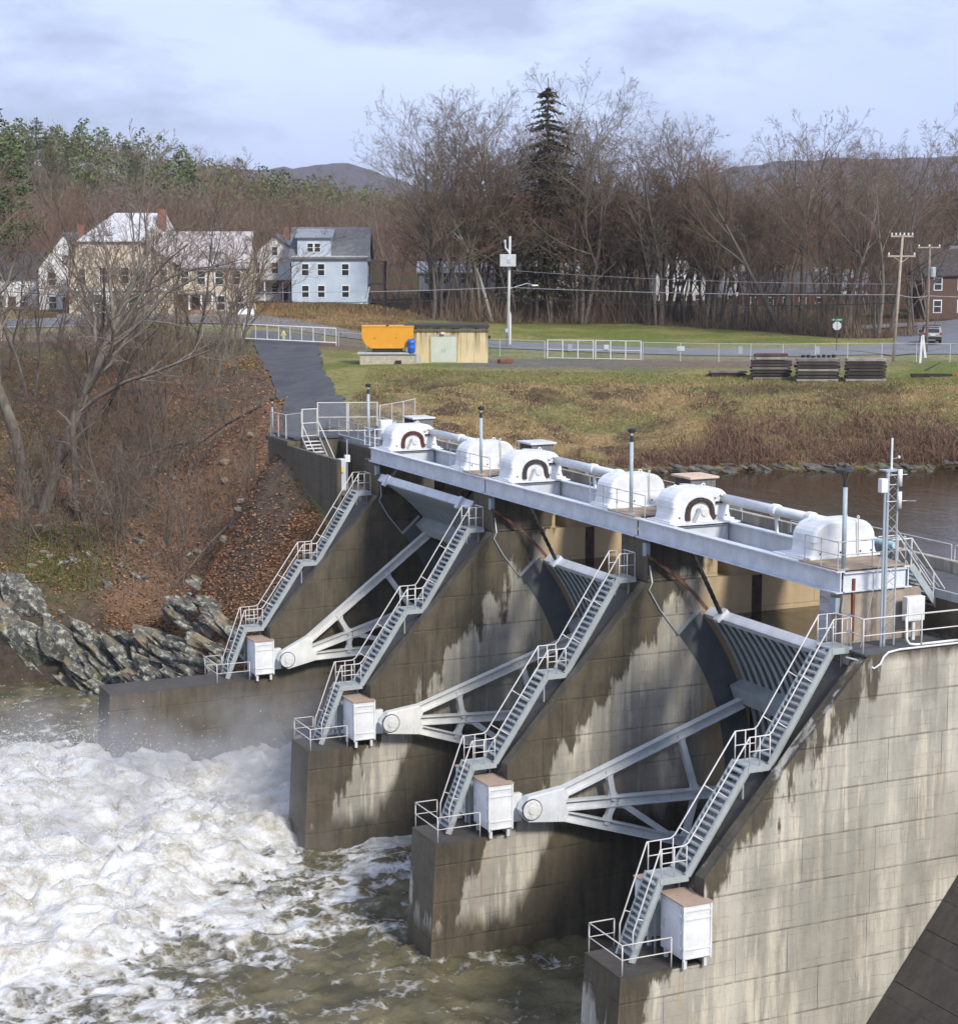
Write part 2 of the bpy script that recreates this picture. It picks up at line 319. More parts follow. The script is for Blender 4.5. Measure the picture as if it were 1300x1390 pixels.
def gz(x, y):
    z = gz0(x, y); s, d = SD(x, y); near = 1 - sstep(250, 330, d)
    bank = sstep(0, 5, d - shore(s)) * (1 - sstep(-6, 2, d - tops(s))) * sstep(-9, -5, s)
    lf = leafy(x, y)
    z = z + near * (lf * ((fbm(x / 5, y / 5, 4, 3) - 0.5) * 1.5 + (fbm(x / 1.1, y / 1.1, 3, 5) - 0.5) * 0.45) + bank * ((fbm(x / 3.2, y / 3.2, 4, 9) - 0.5) * 1.2 + (fbm(x / 1.3, y / 1.3, 3, 10) - 0.5) * 0.7) + (fbm(x / 14, y / 14, 3, 1) - 0.5) * 0.22)
    return z + (1 - near) * (fbm(x / 60, y / 60, 4, 2) - 0.5) * 6
def axis(a, b, step, lo, hi, g=1.12):
    v = list(np.arange(a, b + 1e-6, step)); st = step
    while v[-1] < hi: st *= g; v.append(v[-1] + st)
    st = step
    while v[0] > lo: st *= g; v.insert(0, v[0] - st)
    return np.array(v)
GX = axis(6, 132, 0.8, -5000, 7000, 1.13); GY = axis(100.9, 205, 0.8, 100.5, 9000, 1.07)
gxx, gyy = np.meshgrid(GX, GY); gzz = gz(gxx, gyy)
def ground_z(x, y):
    i = int(np.clip(np.searchsorted(GX, x) - 1, 0, len(GX) - 2)); j = int(np.clip(np.searchsorted(GY, y) - 1, 0, len(GY) - 2))
    fx = (x - GX[i]) / (GX[i + 1] - GX[i]); fy = (y - GY[j]) / (GY[j + 1] - GY[j])
    return float((gzz[j, i] * (1 - fx) + gzz[j, i + 1] * fx) * (1 - fy) + (gzz[j + 1, i] * (1 - fx) + gzz[j + 1, i + 1] * fx) * fy)
# the abutment stands in the ground: keep the ground below its floor and the deck
am = (gxx > 40.4) & (gxx < 47.2) & (gyy < 118.3); gzz = np.where(am, np.minimum(gzz, 13.6), gzz)

def gridmesh(name, X, Y, Z, mat, cols=None, kind='structure', smooth=True, attrs=None):
    ny, nx = X.shape; v = np.stack([X.ravel(), Y.ravel(), Z.ravel()], -1)
    idx = np.arange(nx * ny).reshape(ny, nx); f = np.stack([idx[:-1, :-1], idx[:-1, 1:], idx[1:, 1:], idx[1:, :-1]], -1).reshape(-1, 4)
    m = bpy.data.meshes.new(name); m.vertices.add(len(v)); m.vertices.foreach_set('co', v.ravel())
    m.loops.add(f.size); m.loops.foreach_set('vertex_index', f.ravel().astype(np.int32)); m.polygons.add(len(f))
    m.polygons.foreach_set('loop_start', np.arange(0, f.size, 4, dtype=np.int32))
    m.update(calc_edges=True); m.validate()
    m.polygons.foreach_set('use_smooth', [smooth] * len(f))
    if cols is not None:
        a = m.color_attributes.new('cover', 'FLOAT_COLOR', 'POINT'); c = np.ones((len(v), 4)); c[:, :3] = cols.reshape(-1, 3); a.data.foreach_set('color', c.ravel())
    for k, val in (attrs or {}).items():
        a = m.attributes.new(k, 'FLOAT', 'POINT'); a.data.foreach_set('value', val.ravel().astype(float))
    o = bpy.data.objects.new(name, m); m.materials.append(mat); col.objects.link(o)
    if kind: o['kind'] = kind
    return o
def trimesh(name, v, f, mat, kind='stuff', label=None, cat=None, parent=None):
    """many small faces at once (v: n x 3 points, f: m x k indices)"""
    v = np.asarray(v, float).reshape(-1, 3); f = np.asarray(f, np.int32); k = f.shape[1]
    m = bpy.data.meshes.new(name); m.vertices.add(len(v)); m.vertices.foreach_set('co', v.ravel())
    m.loops.add(f.size); m.loops.foreach_set('vertex_index', f.ravel()); m.polygons.add(len(f))
    m.polygons.foreach_set('loop_start', np.arange(0, f.size, k, dtype=np.int32)); m.update(calc_edges=True); m.validate()
    o = bpy.data.objects.new(name, m); m.materials.append(mat); col.objects.link(o); o.parent = parent
    return tag(o, label, cat, None, kind)

# what covers the ground where: fallen leaves, lawn, dry bank grass, gravel, woodland floor
gs, gd = SD(gxx, gyy); N1 = fbm(gxx / 6, gyy / 6, 5, 21); N2 = fbm(gxx / 2.2, gyy / 2.2, 4, 22); N3 = fbm(gxx / 25, gyy / 25, 3, 23)
def C3(c): return np.array(c)[None, None]
def lerp(a, b, t): return a + (b - a) * np.clip(t, 0, 1)[..., None]
LAWN = lerp(C3((0.16, 0.19, 0.05)), C3((0.27, 0.245, 0.09)), sstep(0.38, 0.62, N1))
cov = LAWN + 0 * gxx[..., None]
DRY = lerp(lerp(C3((0.30, 0.215, 0.105)), C3((0.18, 0.175, 0.07)), sstep(0.42, 0.58, N1)), C3((0.10, 0.07, 0.045)), sstep(0.50, 0.62, N2))
bankm = (1 - sstep(-2.5, 2.0, gd - tops(gs) + (N2 - 0.5) * 6)) * sstep(-10.5, -8.5, gs)
cov = lerp(cov, DRY, bankm)
grav = sstep(-6, 0, gs - 2) * (1 - sstep(26, 44, gs)) * np.exp(-((gd - 172.5 - (N1 - .5) * 8) / 8.0) ** 2) * 1.8
cov = lerp(cov, lerp(C3((0.20, 0.155, 0.115)), C3((0.17, 0.16, 0.15)), 1 - sstep(4, 22, gs)), grav * sstep(0.30, 0.5, N2 + 0.12))
shoulder = np.exp(-((gd - 196) / 7.0) ** 2) * (1 - sstep(-14, -6, gs)) * sstep(-23, -20, gs)
cov = lerp(cov, C3((0.17, 0.115, 0.09)), shoulder)
cov = lerp(cov, DRY * 0.9, sstep(204, 210, gd) * (1 - sstep(-12, -6, gs)))
wood = sstep(-2, 3, gd - treed(gs) + (N2 - 0.5) * 6)
cov = lerp(cov, lerp(C3((0.10, 0.062, 0.038)), C3((0.075, 0.075, 0.03)), sstep(0.5, 0.65, N1)), wood)
lf = leafy(gxx, gyy)
LEAF = lerp(lerp(C3((0.215, 0.135, 0.085)), C3((0.13, 0.098, 0.072)), sstep(0.42, 0.60, N1)), C3((0.10, 0.095, 0.035)), sstep(0.58, 0.70, N3) * 0.7)
cov = lerp(cov, LEAF, lf)
cov = lerp(cov, C3((0.075, 0.06, 0.045)), lf * (1 - sstep(2.5, 5.5, gzz)))
hl = sstep(420, 560, gd); cov = lerp(cov, C3((0.075, 0.065, 0.035)), hl)
cov = lerp(cov, C3((0.05, 0.04, 0.03)), (1 - sstep(0, 1.6, gd - shore(gs))) * sstep(-8, -4, gs) * (gzz < 16))
t = NT('ground_cover'); v = t.obj(); ca = t.attr('cover').outputs['Color']
n1 = t.ramp(t.noise(v, 1.7, 6, 0.75), 0.28, 0.75, (0.48, 0.48, 0.48), (1.5, 1.45, 1.4))
t.bump(t.noise(v, 3.5, 6, 0.8), 0.8, 0.25)
GROUND = t.done(t.mix(1.0, ca, n1, 'MULTIPLY'), 0.95, 0, 0.15)
gridmesh('ground', gxx, gyy, gzz, GROUND, cov)

# far blue ridges beyond the valley
def ridge(name, d0, prof, depth, seed):
    s_ = np.array([p[0] for p in prof], float); h_ = np.array([p[1] for p in prof], float)
    S, T = np.meshgrid(np.linspace(s_[0], s_[-1], 420), np.linspace(-1, 1, 26))
    H = np.interp(S, s_, h_); Z = 15 + (H - 15) * (1 - T ** 2) ** 0.8 * (0.9 + 0.2 * fbm(S / 260, T * 3, 4, seed)) + (fbm(S / 22, T * 14, 3, seed) - 0.5) * 14
    D = d0 + T * depth; X, Y = XY(S, D); gridmesh(name, X, Y, Z, RIDGE, None)
t = NT('bare_forest_ridge'); v = t.obj()
RIDGE = t.done(t.mix(t.ramp(t.noise(v, 0.02, 6, 0.7), 0.35, 0.65), (0.055, 0.038, 0.036), (0.085, 0.065, 0.055)), 1, 0, 0.1)
ridge('hills', 4600, [(-3500, 150), (-900, 190), (-470, 212), (-330, 222), (-200, 190), (0, 120), (380, 130), (520, 195), (660, 230), (880, 243), (1150, 238), (1500, 225), (2400, 260), (4200, 200)], 900, 4)

# ------------------------------------------------------------------ water
t = NT('pond_water'); v = t.obj()
h = t.math('ADD', t.noise(t.map(v, (0.9, 0.30, 1), rot=(0, 0, R(-25))), 1.0, 5, 0.6, 0.6), t.math('MULTIPLY', t.noise(v, 4, 3), 0.25))
t.bump(h, 0.30, 0.12); POND = t.done((0.040, 0.028, 0.014), 0.06, 0, 0.42)
px, py = np.meshgrid(np.linspace(46.6, 420, 60), np.linspace(-60, 240, 60))
gridmesh('pond', px, py, 0 * px + 13.5, POND)
px, py = np.meshgrid(np.linspace(42.95, 46.6, 4), np.linspace(53, 101, 30)); gridmesh('forebay_water', px, py, 0 * px + 13.5, POND)

WX = np.linspace(-46, 43, 600); WY = np.linspace(46, 131, 560); wx, wy = np.meshgrid(WX, WY)
# discharge from the raised gate: a wide, boiling, spreading plume
prog = np.clip((44 - wx) / 60, 0, 1.5)
yc = np.full_like(wx, 91.3)
yl = wy - yc; lim = np.where(yl > 0, np.interp(wx, [-46, 0, 16, 22.8, 23.4, 44], [19, 14, 11.5, 9.5, 6.9, 6.9]), np.interp(wx, [-46, 0, 10, 17, 22.5, 25.5, 30.5, 44], [46, 33, 26, 20, 14.5, 11.5, 6.3, 6.0]))
warp = (fbm(wx / 4.5, wy / 4.5, 4, 41) - 0.5) * 6.5
env = 1 - sstep(0.66, 1.06, (np.abs(yl) + warp * np.where(wx > 28.5, .2, 1)) / lim)
wxw = wx / 1.35 + 2.2 * (fbm(wx / 3, wy / 3, 3, 51) - 0.5); wyw = wy + 2.2 * (fbm(wx / 3, wy / 3, 3, 52) - 0.5)
def billow(sc_, sd, o): return 1 - np.abs(2 * fbm(wxw / sc_, wyw / sc_, o, sd, 0.55) - 1) * 2.2
lump = 0.85 * billow(5.0, 61, 3) + 0.50 * billow(2.0, 62, 3) + 0.26 * billow(0.85, 63, 2) + 0.13 * billow(0.42, 64, 2)
hump = 2.6 * np.exp(-((wx - 15) / 11) ** 2) * np.exp(-((wy - 93) / 11) ** 2) + 1.3 * np.exp(-((wx - 36) / 5) ** 2) + 0.6
rough = 0.22 * billow(3.2, 71, 3) + 0.12 * billow(1.1, 72, 2) + 0.07 * billow(0.5, 73, 2)
wz = env * (hump * 0.8 + lump * 0.85 - 0.35) + (1 - env) * (rough - 0.15) * (1.0 + 0.9 * sstep(-0.0, 1, 1 - np.abs(yl) / (lim + 9)))
lace = 1 - np.abs(2 * fbm(wxw / 1.7, wyw / 1.7, 4, 81, 0.6) - 1)
lace2 = 1 - np.abs(2 * fbm(wxw / 4.2 + 3, wyw / 4.2, 4, 82, 0.6) - 1)
nearp = 1 - sstep(1, 14, np.abs(yl) - lim)
foam = np.clip(env * (0.62 + 0.55 * fbm(wxw / 2.2, wyw / 2.2, 4, 83)) + (1 - env) * (sstep(0.86, 0.98, lace) * 0.35 + sstep(0.84, 0.97, lace2) * 0.45) * (0.3 + 0.7 * nearp) + (1 - env) * (0.05 + nearp * 0.2), 0, 1)
t = NT('turbulent_water'); v = t.obj(); fo = t.attr('foam').outputs['Fac']
fn = t.math('ADD', fo, t.math('MULTIPLY', t.math('SUBTRACT', t.noise(v, 3.2, 8, 0.78), 0.5), 0.75))
dv = t.n('VectorMath'); dv.operation = 'ADD'; nz = t.n('TexNoise'); nz.inputs['Scale'].default_value = 0.8; nz.inputs['Detail'].default_value = 4; t.put(nz.inputs['Vector'], v)
t.put(dv.inputs[0], t.map(v, (1, 1, 0.3))); t.put(dv.inputs[1], t.map(nz.outputs['Color'], (1.6, 1.6, 1.6)))
l1 = t.ramp(t.voro(dv.outputs[0], 0.75, 'DISTANCE_TO_EDGE'), 0.0, 0.16, (1, 1, 1), (0, 0, 0)); l2 = t.ramp(t.voro(dv.outputs[0], 2.1, 'DISTANCE_TO_EDGE'), 0.0, 0.20, (1, 1, 1), (0, 0, 0))
lines = t.math('MULTIPLY', t.math('ADD', t.math('MULTIPLY', l1, 0.55), t.math('MULTIPLY', l2, 0.40)), t.ramp(t.noise(v, 0.35, 4, 0.65), 0.30, 0.68))
fm = t.ramp(t.math('ADD', fn, t.math('MULTIPLY', lines, t.math('ADD', 0.35, t.math('MULTIPLY', fo, 1.6)))), 0.30, 0.72)
wc = t.mix(t.ramp(t.noise(v, 0.5, 4), 0.35, 0.65), (0.062, 0.055, 0.026), (0.165, 0.14, 0.073))
fc = t.mix(t.ramp(t.noise(t.map(v, (.7, 1, 1)), 1.1, 8, 0.78), 0.36, 0.58), (0.36, 0.33, 0.25), (0.70, 0.70, 0.685))
t.bump(t.math('ADD', t.noise(v, 2.4, 6, 0.75), t.math('MULTIPLY', t.noise(v, 9, 4, 0.7), 0.4)), 0.65, 0.24)
RIVERM = t.done(t.mix(fm, wc, fc), t.mix(fm, (0.12,) * 3, (0.9,) * 3), 0, 0.4)
gridmesh('river', wx, wy, wz, RIVERM, attrs={'foam': foam})
px, py = np.meshgrid(np.linspace(-900, 43, 40), np.linspace(-600, 134, 40))
gridmesh('riverbed', px, py, 0 * px - 2.4, plain('river_bed', (0.12, 0.10, 0.05), 0.9))
qx, qy = np.meshgrid(np.linspace(-900, -46, 50), np.linspace(-600, 700, 60)); gridmesh('river_downstream', qx, qy, 0 * qx - 0.1, RIVERM, attrs={'foam': 0 * qx + 0.2})
qx, qy = np.meshgrid(np.linspace(-46, 60, 60), np.linspace(-600, 46, 50)); gridmesh('river_near', qx, qy, 0 * qx - 0.1, RIVERM, attrs={'foam': 0 * qx + 0.25})

# spray thrown up by the plume
rs = np.random.RandomState(5)
m_ = (env > 0.55).ravel(); ids = np.nonzero(m_)[0]; wgt = (wz.ravel()[ids] - 0.2).clip(0.02) ** 1.5; pick = rs.choice(ids, 60000, p=wgt / wgt.sum())
P = np.stack([wx.ravel()[pick], wy.ravel()[pick], wz.ravel()[pick]], -1) + rs.normal(0, 0.25, (len(pick), 3)); P[:, 2] += rs.exponential(0.32, len(pick)) * (1 + fbm(P[:, 0] / 3, P[:, 1] / 3, 3, 90) * 1.6)
rad = 0.007 + rs.exponential(0.008, len(P)).clip(0, 0.03)
OC = np.array([(1, 0, 0), (-1, 0, 0), (0, 1, 0), (0, -1, 0), (0, 0, 1), (0, 0, -1)]); OF = np.array([(0, 2, 4), (2, 1, 4), (1, 3, 4), (3, 0, 4), (2, 0, 5), (1, 2, 5), (3, 1, 5), (0, 3, 5)])
SPRAY = plain('spray_white', (0.92, 0.92, 0.90), 0.6, 0.03)
trimesh('spray', (P[:, None] + OC[None] * rad[:, None, None]).reshape(-1, 3), (OF[None] + 6 * np.arange(len(P))[:, None, None]).reshape(-1, 3), SPRAY, 'stuff', 'white droplets of spray flying above the boiling discharge', 'spray')

# ------------------------------------------------------------------ roads
def strip(name, pts, width, mat, lift=0.07, n=90, kind='structure', cross=7):
    pts = np.array(pts, float); t_ = np.concatenate([[0], np.cumsum(np.hypot(*np.diff(pts, axis=0).T))]); u = np.linspace(0, t_[-1], n)
    cx, cy = np.interp(u, t_, pts[:, 0]), np.interp(u, t_, pts[:, 1])
    for _ in range(6): cx[1:-1] = (cx[:-2] + cx[1:-1] * 2 + cx[2:]) / 4; cy[1:-1] = (cy[:-2] + cy[1:-1] * 2 + cy[2:]) / 4
    tx, ty = np.gradient(cx), np.gradient(cy); l = np.hypot(tx, ty); nx_, ny_ = -ty / l, tx / l
    wd = width if np.ndim(width) else [width, width]; ww = np.interp(u, np.linspace(0, t_[-1], len(wd)), wd)
    k = np.linspace(-0.5, 0.5, cross); X = cx[:, None] + nx_[:, None] * k * ww[:, None]; Y = cy[:, None] + ny_[:, None] * k * ww[:, None]
    if name == 'access_path': X = X + (fbm(Y / 1.5, X * 0 + k * 9, 3, 7) - 0.5) * 0.9 * (np.abs(k) > 0.45)
    Z = np.vectorize(ground_z)(X, Y); Z = np.maximum(Z, Z.mean(1, keepdims=True) * 0 + Z) + lift
    return gridmesh(name, X, Y, Z, mat, kind=kind)
t = NT('road_asphalt'); v = t.obj(); ROADM = t.done(t.mix(t.ramp(t.noise(v, 0.6, 6, 0.7), 0.3, 0.7), (0.13, 0.135, 0.145), (0.19, 0.195, 0.205)), 0.85, 0, 0.3)
t = NT('path_asphalt'); v = t.obj(); cr = t.ramp(t.voro(v, 0.45, 'DISTANCE_TO_EDGE'), 0, 0.03, (1, 1, 1), (0, 0, 0))
PATHM = t.done(t.mix(t.math('MULTIPLY', cr, 0.5), t.mix(t.ramp(t.noise(v, 0.5, 6, 0.7), 0.3, 0.7), (0.05, 0.05, 0.055), (0.095, 0.097, 0.103)), (0.03, 0.03, 0.03)), 0.8, 0, 0.35)
strip('road', [(-40, 232), (15, 216), (38, 209.5), (54, 206.5), (66, 202.5), (76, 196), (83, 186.5), (90, 176.5), (98, 166), (108, 156.5), (117, 149.5), (127, 140.5), (140, 126), (152, 108)], 8.6, ROADM, 0.09, 160, cross=11)
strip('side_road', [(112.5, 149.5), (118, 149.5), (123, 153), (131, 163.5), (139, 171.5), (150, 178), (175, 188)], [7.5, 7, 6.6, 6.6, 7], ROADM, 0.14, 80, cross=9)
strip('cross_street', [(133, 182), (141, 178.5), (154, 174), (190, 166)], 5.5, ROADM, 0.12, 60, cross=9)
strip('access_path', [(43.9, 118.6), (44.2, 120), (46.2, 127), (49.3, 137), (52.6, 147.5), (55.6, 158.5), (59.2, 170), (62.6, 181), (66.5, 193)], [5.0, 5.0, 4.6, 4.8, 5.6, 6.5, 7.5], PATHM, 0.12, 110, cross=11)
# ------------------------------------------------------------------ the dam
YS = [99.105, 83.67, 68.235, 52.8]                   # reference line of each pier, far to near
YN, YF = -1.0, 1.6                                   # near and far face of a pier, from its reference line
PIV = (33.35, 6.25)                                  # trunnion axis (x, z)
ORD = ['beside the leaf-covered bank', 'second out from the leaf-covered bank', 'third out from the leaf-covered bank', 'carrying the antenna mast']
ORDS = ['on the pier by the leafy bank', 'on the second pier from the leafy bank', 'on the third pier from the leafy bank', 'on the pier with the antenna mast']
CONC = [concrete('concrete_bank_pier', 8.5, cover=0.06), concrete('concrete_second_pier', 2.3, light=(0.335, 0.315, 0.26), lowdark=1.6, baylow=5.4, tan=0.85), concrete('concrete_third_pier', 1.7, light=(0.355, 0.33, 0.27), lowdark=1.6, baylow=5.4, tan=0.85), concrete('concrete_mast_pier', 0.7, lowdark=-3.5, light=(0.385, 0.36, 0.295), grime=True)]
CAPM = concrete('slope_cap_concrete', 99, dark=(0.030, 0.026, 0.023), dark2=(0.062, 0.052, 0.042))
TAN = plain('tan_concrete', (0.36, 0.27, 0.17), 0.85, 0.4, 1.4, 0.3)
BLOCKM = painted('block_concrete', (0.44, 0.36, 0.28), 0.5, 0.9, (0.26, 0.12, 0.06), 0.45)

def clip(poly, a, b, c):                             # keep a*x + b*z <= c
    o = []
    for i in range(len(poly)):
        p, q = poly[i], poly[(i + 1) % len(poly)]; dp = a * p[0] + b * p[1] - c; dq = a * q[0] + b * q[1] - c
        if dp <= 0: o.append(p)
        if dp * dq < 0: t_ = dp / (dp - dq); o.append((p[0] + (q[0] - p[0]) * t_, p[1] + (q[1] - p[1]) * t_))
    return o
rng = random.Random(3)
def pier(i):
    x0 = 23.4 if i == 0 else 29.4; xe = 62 if i == 3 else 48.2
    r = thing('dam_pier', 'stained concrete dam pier with sloping edge, ' + ORD[i], 'dam pier', (0, YS[i], 0), group='concrete piers between the gates')
    prof = [(x0 - 0.4, -2.3), (x0, 5.0), (32.4, 5.0), (32.4, 8.1), (39.1, 15.2), (xe, 15.2), (xe, -2.3)]
    m = MB(); m.prism([(x0 - 0.36, -2.3), (x0 + .04, 4.95), (32.69, 4.95), (32.69, 7.44), (39.3, 14.56), (39.3, 15.16), (xe, 15.16), (xe, -2.3)], -0.36, YF); m.build('core', CONC[i], r)
    m = MB(); m.prism([(x0 - 0.36, -2.3), (x0 + .04, 4.95), (32.69, 4.95), (32.69, 7.97), (39.32, 15.16), (xe, 15.16), (xe, -2.3)], YN + 0.022, -0.36); m.build('edge_curb', CONC[i], r)
    # lift-poured panels of the near face
    zs = [-2.3 + 1.6 * k for k in range(12)]; xs0 = x0 - 0.4
    for k, z0 in enumerate(zs):
        x = xs0 - rng.random() * 1.2
        while x < xe:
            wd = 1.9 + rng.random() * 2.2; g = 0.006
            q = [(x + g, z0 + g), (x + wd - g, z0 + g), (x + wd - g, z0 + 1.6 - g), (x + g, z0 + 1.6 - g)]; x += wd
            for part in ((0, 5.0), (5.0, 99)):
                p = clip(clip(q, 0, 1, min(part[1], 15.2)), 0, -1, -part[0] if part[0] else 3)
                if part[0] == 0: p = clip(p, -1, 0.0548, -(x0 - 0.4) - 0.126)
                else: p = clip(clip(p, -1, 0, -32.65), -7.2, 6.65, -7.2 * 32.65 + 6.65 * 8.0); 
                p = clip(p, 1, 0, xe)
                if len(p) < 3: continue
                ar = abs(sum(p[a][0] * p[(a + 1) % len(p)][1] - p[(a + 1) % len(p)][0] * p[a][1] for a in range(len(p)))) / 2
                if ar < 0.05: continue
                MB().prism(p, YN - rng.random() * 0.012, YN + 0.06).build('panel', CONC[i], r)
    # dark weathered slab on the slope, set back from the near arris
    dx, dz = 0.686, 0.728
    m = MB(); m.add([(32.67, -0.34, 7.42), (32.67, YF, 7.42), (39.28, YF, 14.54), (39.28, -0.34, 14.54)] + [(32.67 - .04, -0.34, 7.48), (32.67 - .04, YF, 7.48), (39.24, YF, 14.60), (39.24, -0.34, 14.60)],
                    [(0, 1, 2, 3), (7, 6, 5, 4), (0, 4, 5, 1), (1, 5, 6, 2), (2, 6, 7, 3), (3, 7, 4, 0)]); m.build('slope_slab', CAPM, r)
    m = MB(); m.box(x0 + .02, 32.63, YN + 0.02, YF - .02, 4.97, 5.03); m.build('nose_cap', CAPM, r)
    if i == 3: MB().box(39.15, xe, YN + 0.03, YF - .02, 15.15, 15.22).build('top_slab', ASPHALT, r)
    # blocks that carry the hoist bridge and the service deck
    m = MB(); m.box(39.45, 43.0, 0.85 if i == 3 else -0.7, YF - 0.02 if i else 1.55, 15.17, 17.08); m.build('bridge_seat', BLOCKM if i == 3 else CONC[i], r, bevel=0.03)
    m = MB(); m.box(43.6, 46.9, YN + 0.1, YF - 0.05, 15.17, 16.6); m.build('deck_seat', CONC[i], r)
    # stop-log slot in the upstream part
    if i < 3:
        MB().box(44.6, 45.1, YN - 0.03, YN + 0.02, 2, 15.15).build('stoplog_guide', plain('rusty_dark', (0.06, 0.038, 0.028), 0.9, 0.5, 2), r)
        # curved steel wear plate and rusty seal strip beside the gate
        def arc(r0, r1, a0, a1, th, name, mt):
            n_ = 18; m_ = MB(); pts = [(PIV[0] + q * math.cos(R(a)), PIV[1] + q * math.sin(R(a))) for q, an in ((r1, np.linspace(a0, a1, n_)), (r0, np.linspace(a1, a0, n_))) for a in an]
            vs = [(x, YN - th, z) for x, z in pts] + [(x, YN, z) for x, z in pts]; N_ = len(pts); fs = []
            for k in range(n_ - 1): fs.append((k, k + 1, N_ - 2 - k, N_ - 1 - k))
            for k in range(N_): fs.append((k, (k + 1) % N_, (k + 1) % N_ + N_, k + N_))
            m_.add(vs, fs); m_.build(name, mt, r)
        arc(10.0, 11.38, -38, 41.5, 0.03, 'wear_plate', painted('wear_plate_steel', (0.125, 0.135, 0.14), 0.3, 0.5) if i == 0 else bpy.data.materials['wear_plate_steel']); arc(11.66, 11.80, 10, 60, 0.025, 'seal_strip', plain('faded_rust', (0.15, 0.075, 0.055), 0.9, 0.5, 2.5))
        a = R(41.8); u = Vector((math.cos(a), 0, math.sin(a))); p = Vector((PIV[0], 0, PIV[1]))
        MB().beam(p + u * 9.95 + Vector((0, YN - .08, 0)), p + u * 11.4 + Vector((0, YN - .08, 0)), 0.16, 0.10).build('wear_plate_edge', GREYSTEEL, r)
        # bent conduit down the face
        m = MB(); m.tube([(39.55, -0.75, 15.9), (39.5, YN - .05, 15.2), (39.35, YN - .06, 14.9), (39.9, YN - .05, 14.0), (40.75, YN - .05, 12.95)], 0.03, 5); m.build('conduit', GALV, r)
    m = MB(); m.tube([(39.5, -0.72 if i < 3 else 0.83, 17.0), (39.42, -0.72 if i < 3 else 0.83, 16.4)], 0.03, 5); m.box(39.24, 39.44, -0.95 if i < 3 else 0.95, -0.65 if i < 3 else 1.3, 16.35, 16.9); m.build('junction_box', painted('box_blue_grey', (0.33, 0.38, 0.41), 0.1), r)
    if i == 3:
        MB().tube([(38.9, -0.2, 15.0), (39.15, -0.6, 14.95), (39.5, YN - .06, 14.72), (39.75, YN - .06, 14.85), (39.9, YN - .06, 15.1), (40.1, YN - .05, 15.24), (40.6, YN - .04, 15.3), (47, YN - .04, 15.3)], 0.04, 6).build('conduit', WHITERUST, r, smooth=True)
    return r
PIER = [pier(i) for i in range(4)]

# ---- stairs: three flights down the sloping edge
def stairs(i):
    r = thing('pier_stair', 'steep grey steel stair with pale handrails ' + ORDS[i], 'stairs', (0, YS[i], 0), group='steel stairs down the piers')
    fl = [((38.45, 15.3), (35.95, 11.4), 18), ((35.0, 11.4), (32.6, 7.85), 16), ((31.5, 7.85), (30.42, 5.05), 13)]
    W0, W1 = 0.0, 0.92
    stepm = STEP['m']
    for (xa, za), (xb, zb), n in fl:
        a, b = Vector((xa, 0, za)), Vector((xb, 0, zb)); d = (b - a); nrm = Vector((-d.z, 0, d.x)).normalized()
        if nrm.z < 0: nrm = -nrm
        for y in (W0, W1):
            m = MB(); p, q = a + Vector((0.05, y, 0.02)), b + Vector((-0.03, y, 0.0)); m.beam(p, q, 0.05, 0.25, up=nrm); 
            for sg in (-1, 1): m.beam(p + nrm * 0.11 * sg + Vector((0, -0.03, 0)), q + nrm * 0.11 * sg + Vector((0, -0.03, 0)), 0.07, 0.025, up=nrm)
            m.build('stringer', GREYSTEEL, r)
        for k in range(1, n):
            c = a + d * (k / n); inst('step', stepm, r, (c.x, (W0 + W1) / 2, c.z + 0.06))
    for x0, x1, z in ((38.42, 39.28, 15.3), (34.98, 35.98, 11.4), (31.48, 32.62, 7.85)):
        m = MB(); m.box(x0, x1, W0 - .02, W1 + .02, z - 0.05, z); m.box(x0, x1, W0 - .05, W0 - 0.02, z - 0.2, z + 0.02); m.box(x0, x1, W1 + .02, W1 + 0.05, z - 0.2, z + 0.02)
        m.build('landing', GREYSTEEL, r)
        for xx in (x0 + .1, x1 - .1):                # short legs down to the concrete
            zc_ = (14.5 if xx < 39.2 else 15.2) if z > 15 else (5.0 if xx < 32.65 else 7.5 + (xx - 32.65) * 1.08)
            if z > zc_ + 0.05 or True: MB().box(xx - .03, xx + .03, 0.4, 0.46, min(zc_, z - .2), z - 0.05).build('support', GREYSTEEL, r)
    hr = 1.07
    for y in (W0, W1):
        m = MB(); m.tube([(39.24, y, 15.3), (39.24, y, 15.3 + hr), (38.5, y, 15.3 + hr), (35.98, y, 11.4 + hr + .1), (35.85, y, 11.4 + hr), (35.05, y, 11.4 + hr), (32.62, y, 7.85 + hr + .1), (32.45, y, 7.85 + hr), (31.5, y, 7.85 + hr), (30.45, y, 5.05 + hr), (30.43, y, 5.05)], 0.028, 6)
        for xa, xb, z in ((38.47, 39.24, 15.3), (35.05, 35.9, 11.4), (31.55, 32.55, 7.85)):
            for xx in (xa, xb, (xa + xb) / 2): m.tube([(xx, y, z), (xx, y, z + hr)], 0.024, 5)
            m.tube([(xa, y, z + 0.55), (xb, y, z + 0.55)], 0.024, 5)
        for (xa, za), (xb, zb), n in fl:
            a, b = Vector((xa, y, za)), Vector((xb, y, zb)); d = b - a; nrm = Vector((-d.z, 0, d.x)).normalized()
            if nrm.z < 0: nrm = -nrm
            L = hr * abs(d.x) / d.length
            for f in ((0.3, 0.7) if n > 14 else (0.5,)):
                c = a + d * f; m.tube([c - nrm * 0.1, c + nrm * L], 0.024, 5)
        m.build('handrail', RAILM, r, smooth=True)
    MB().tube([(39.24, W0, 15.3 + hr), (39.24, W1, 15.3 + hr)], 0.028, 6).build('handrail', RAILM, r)
    return r
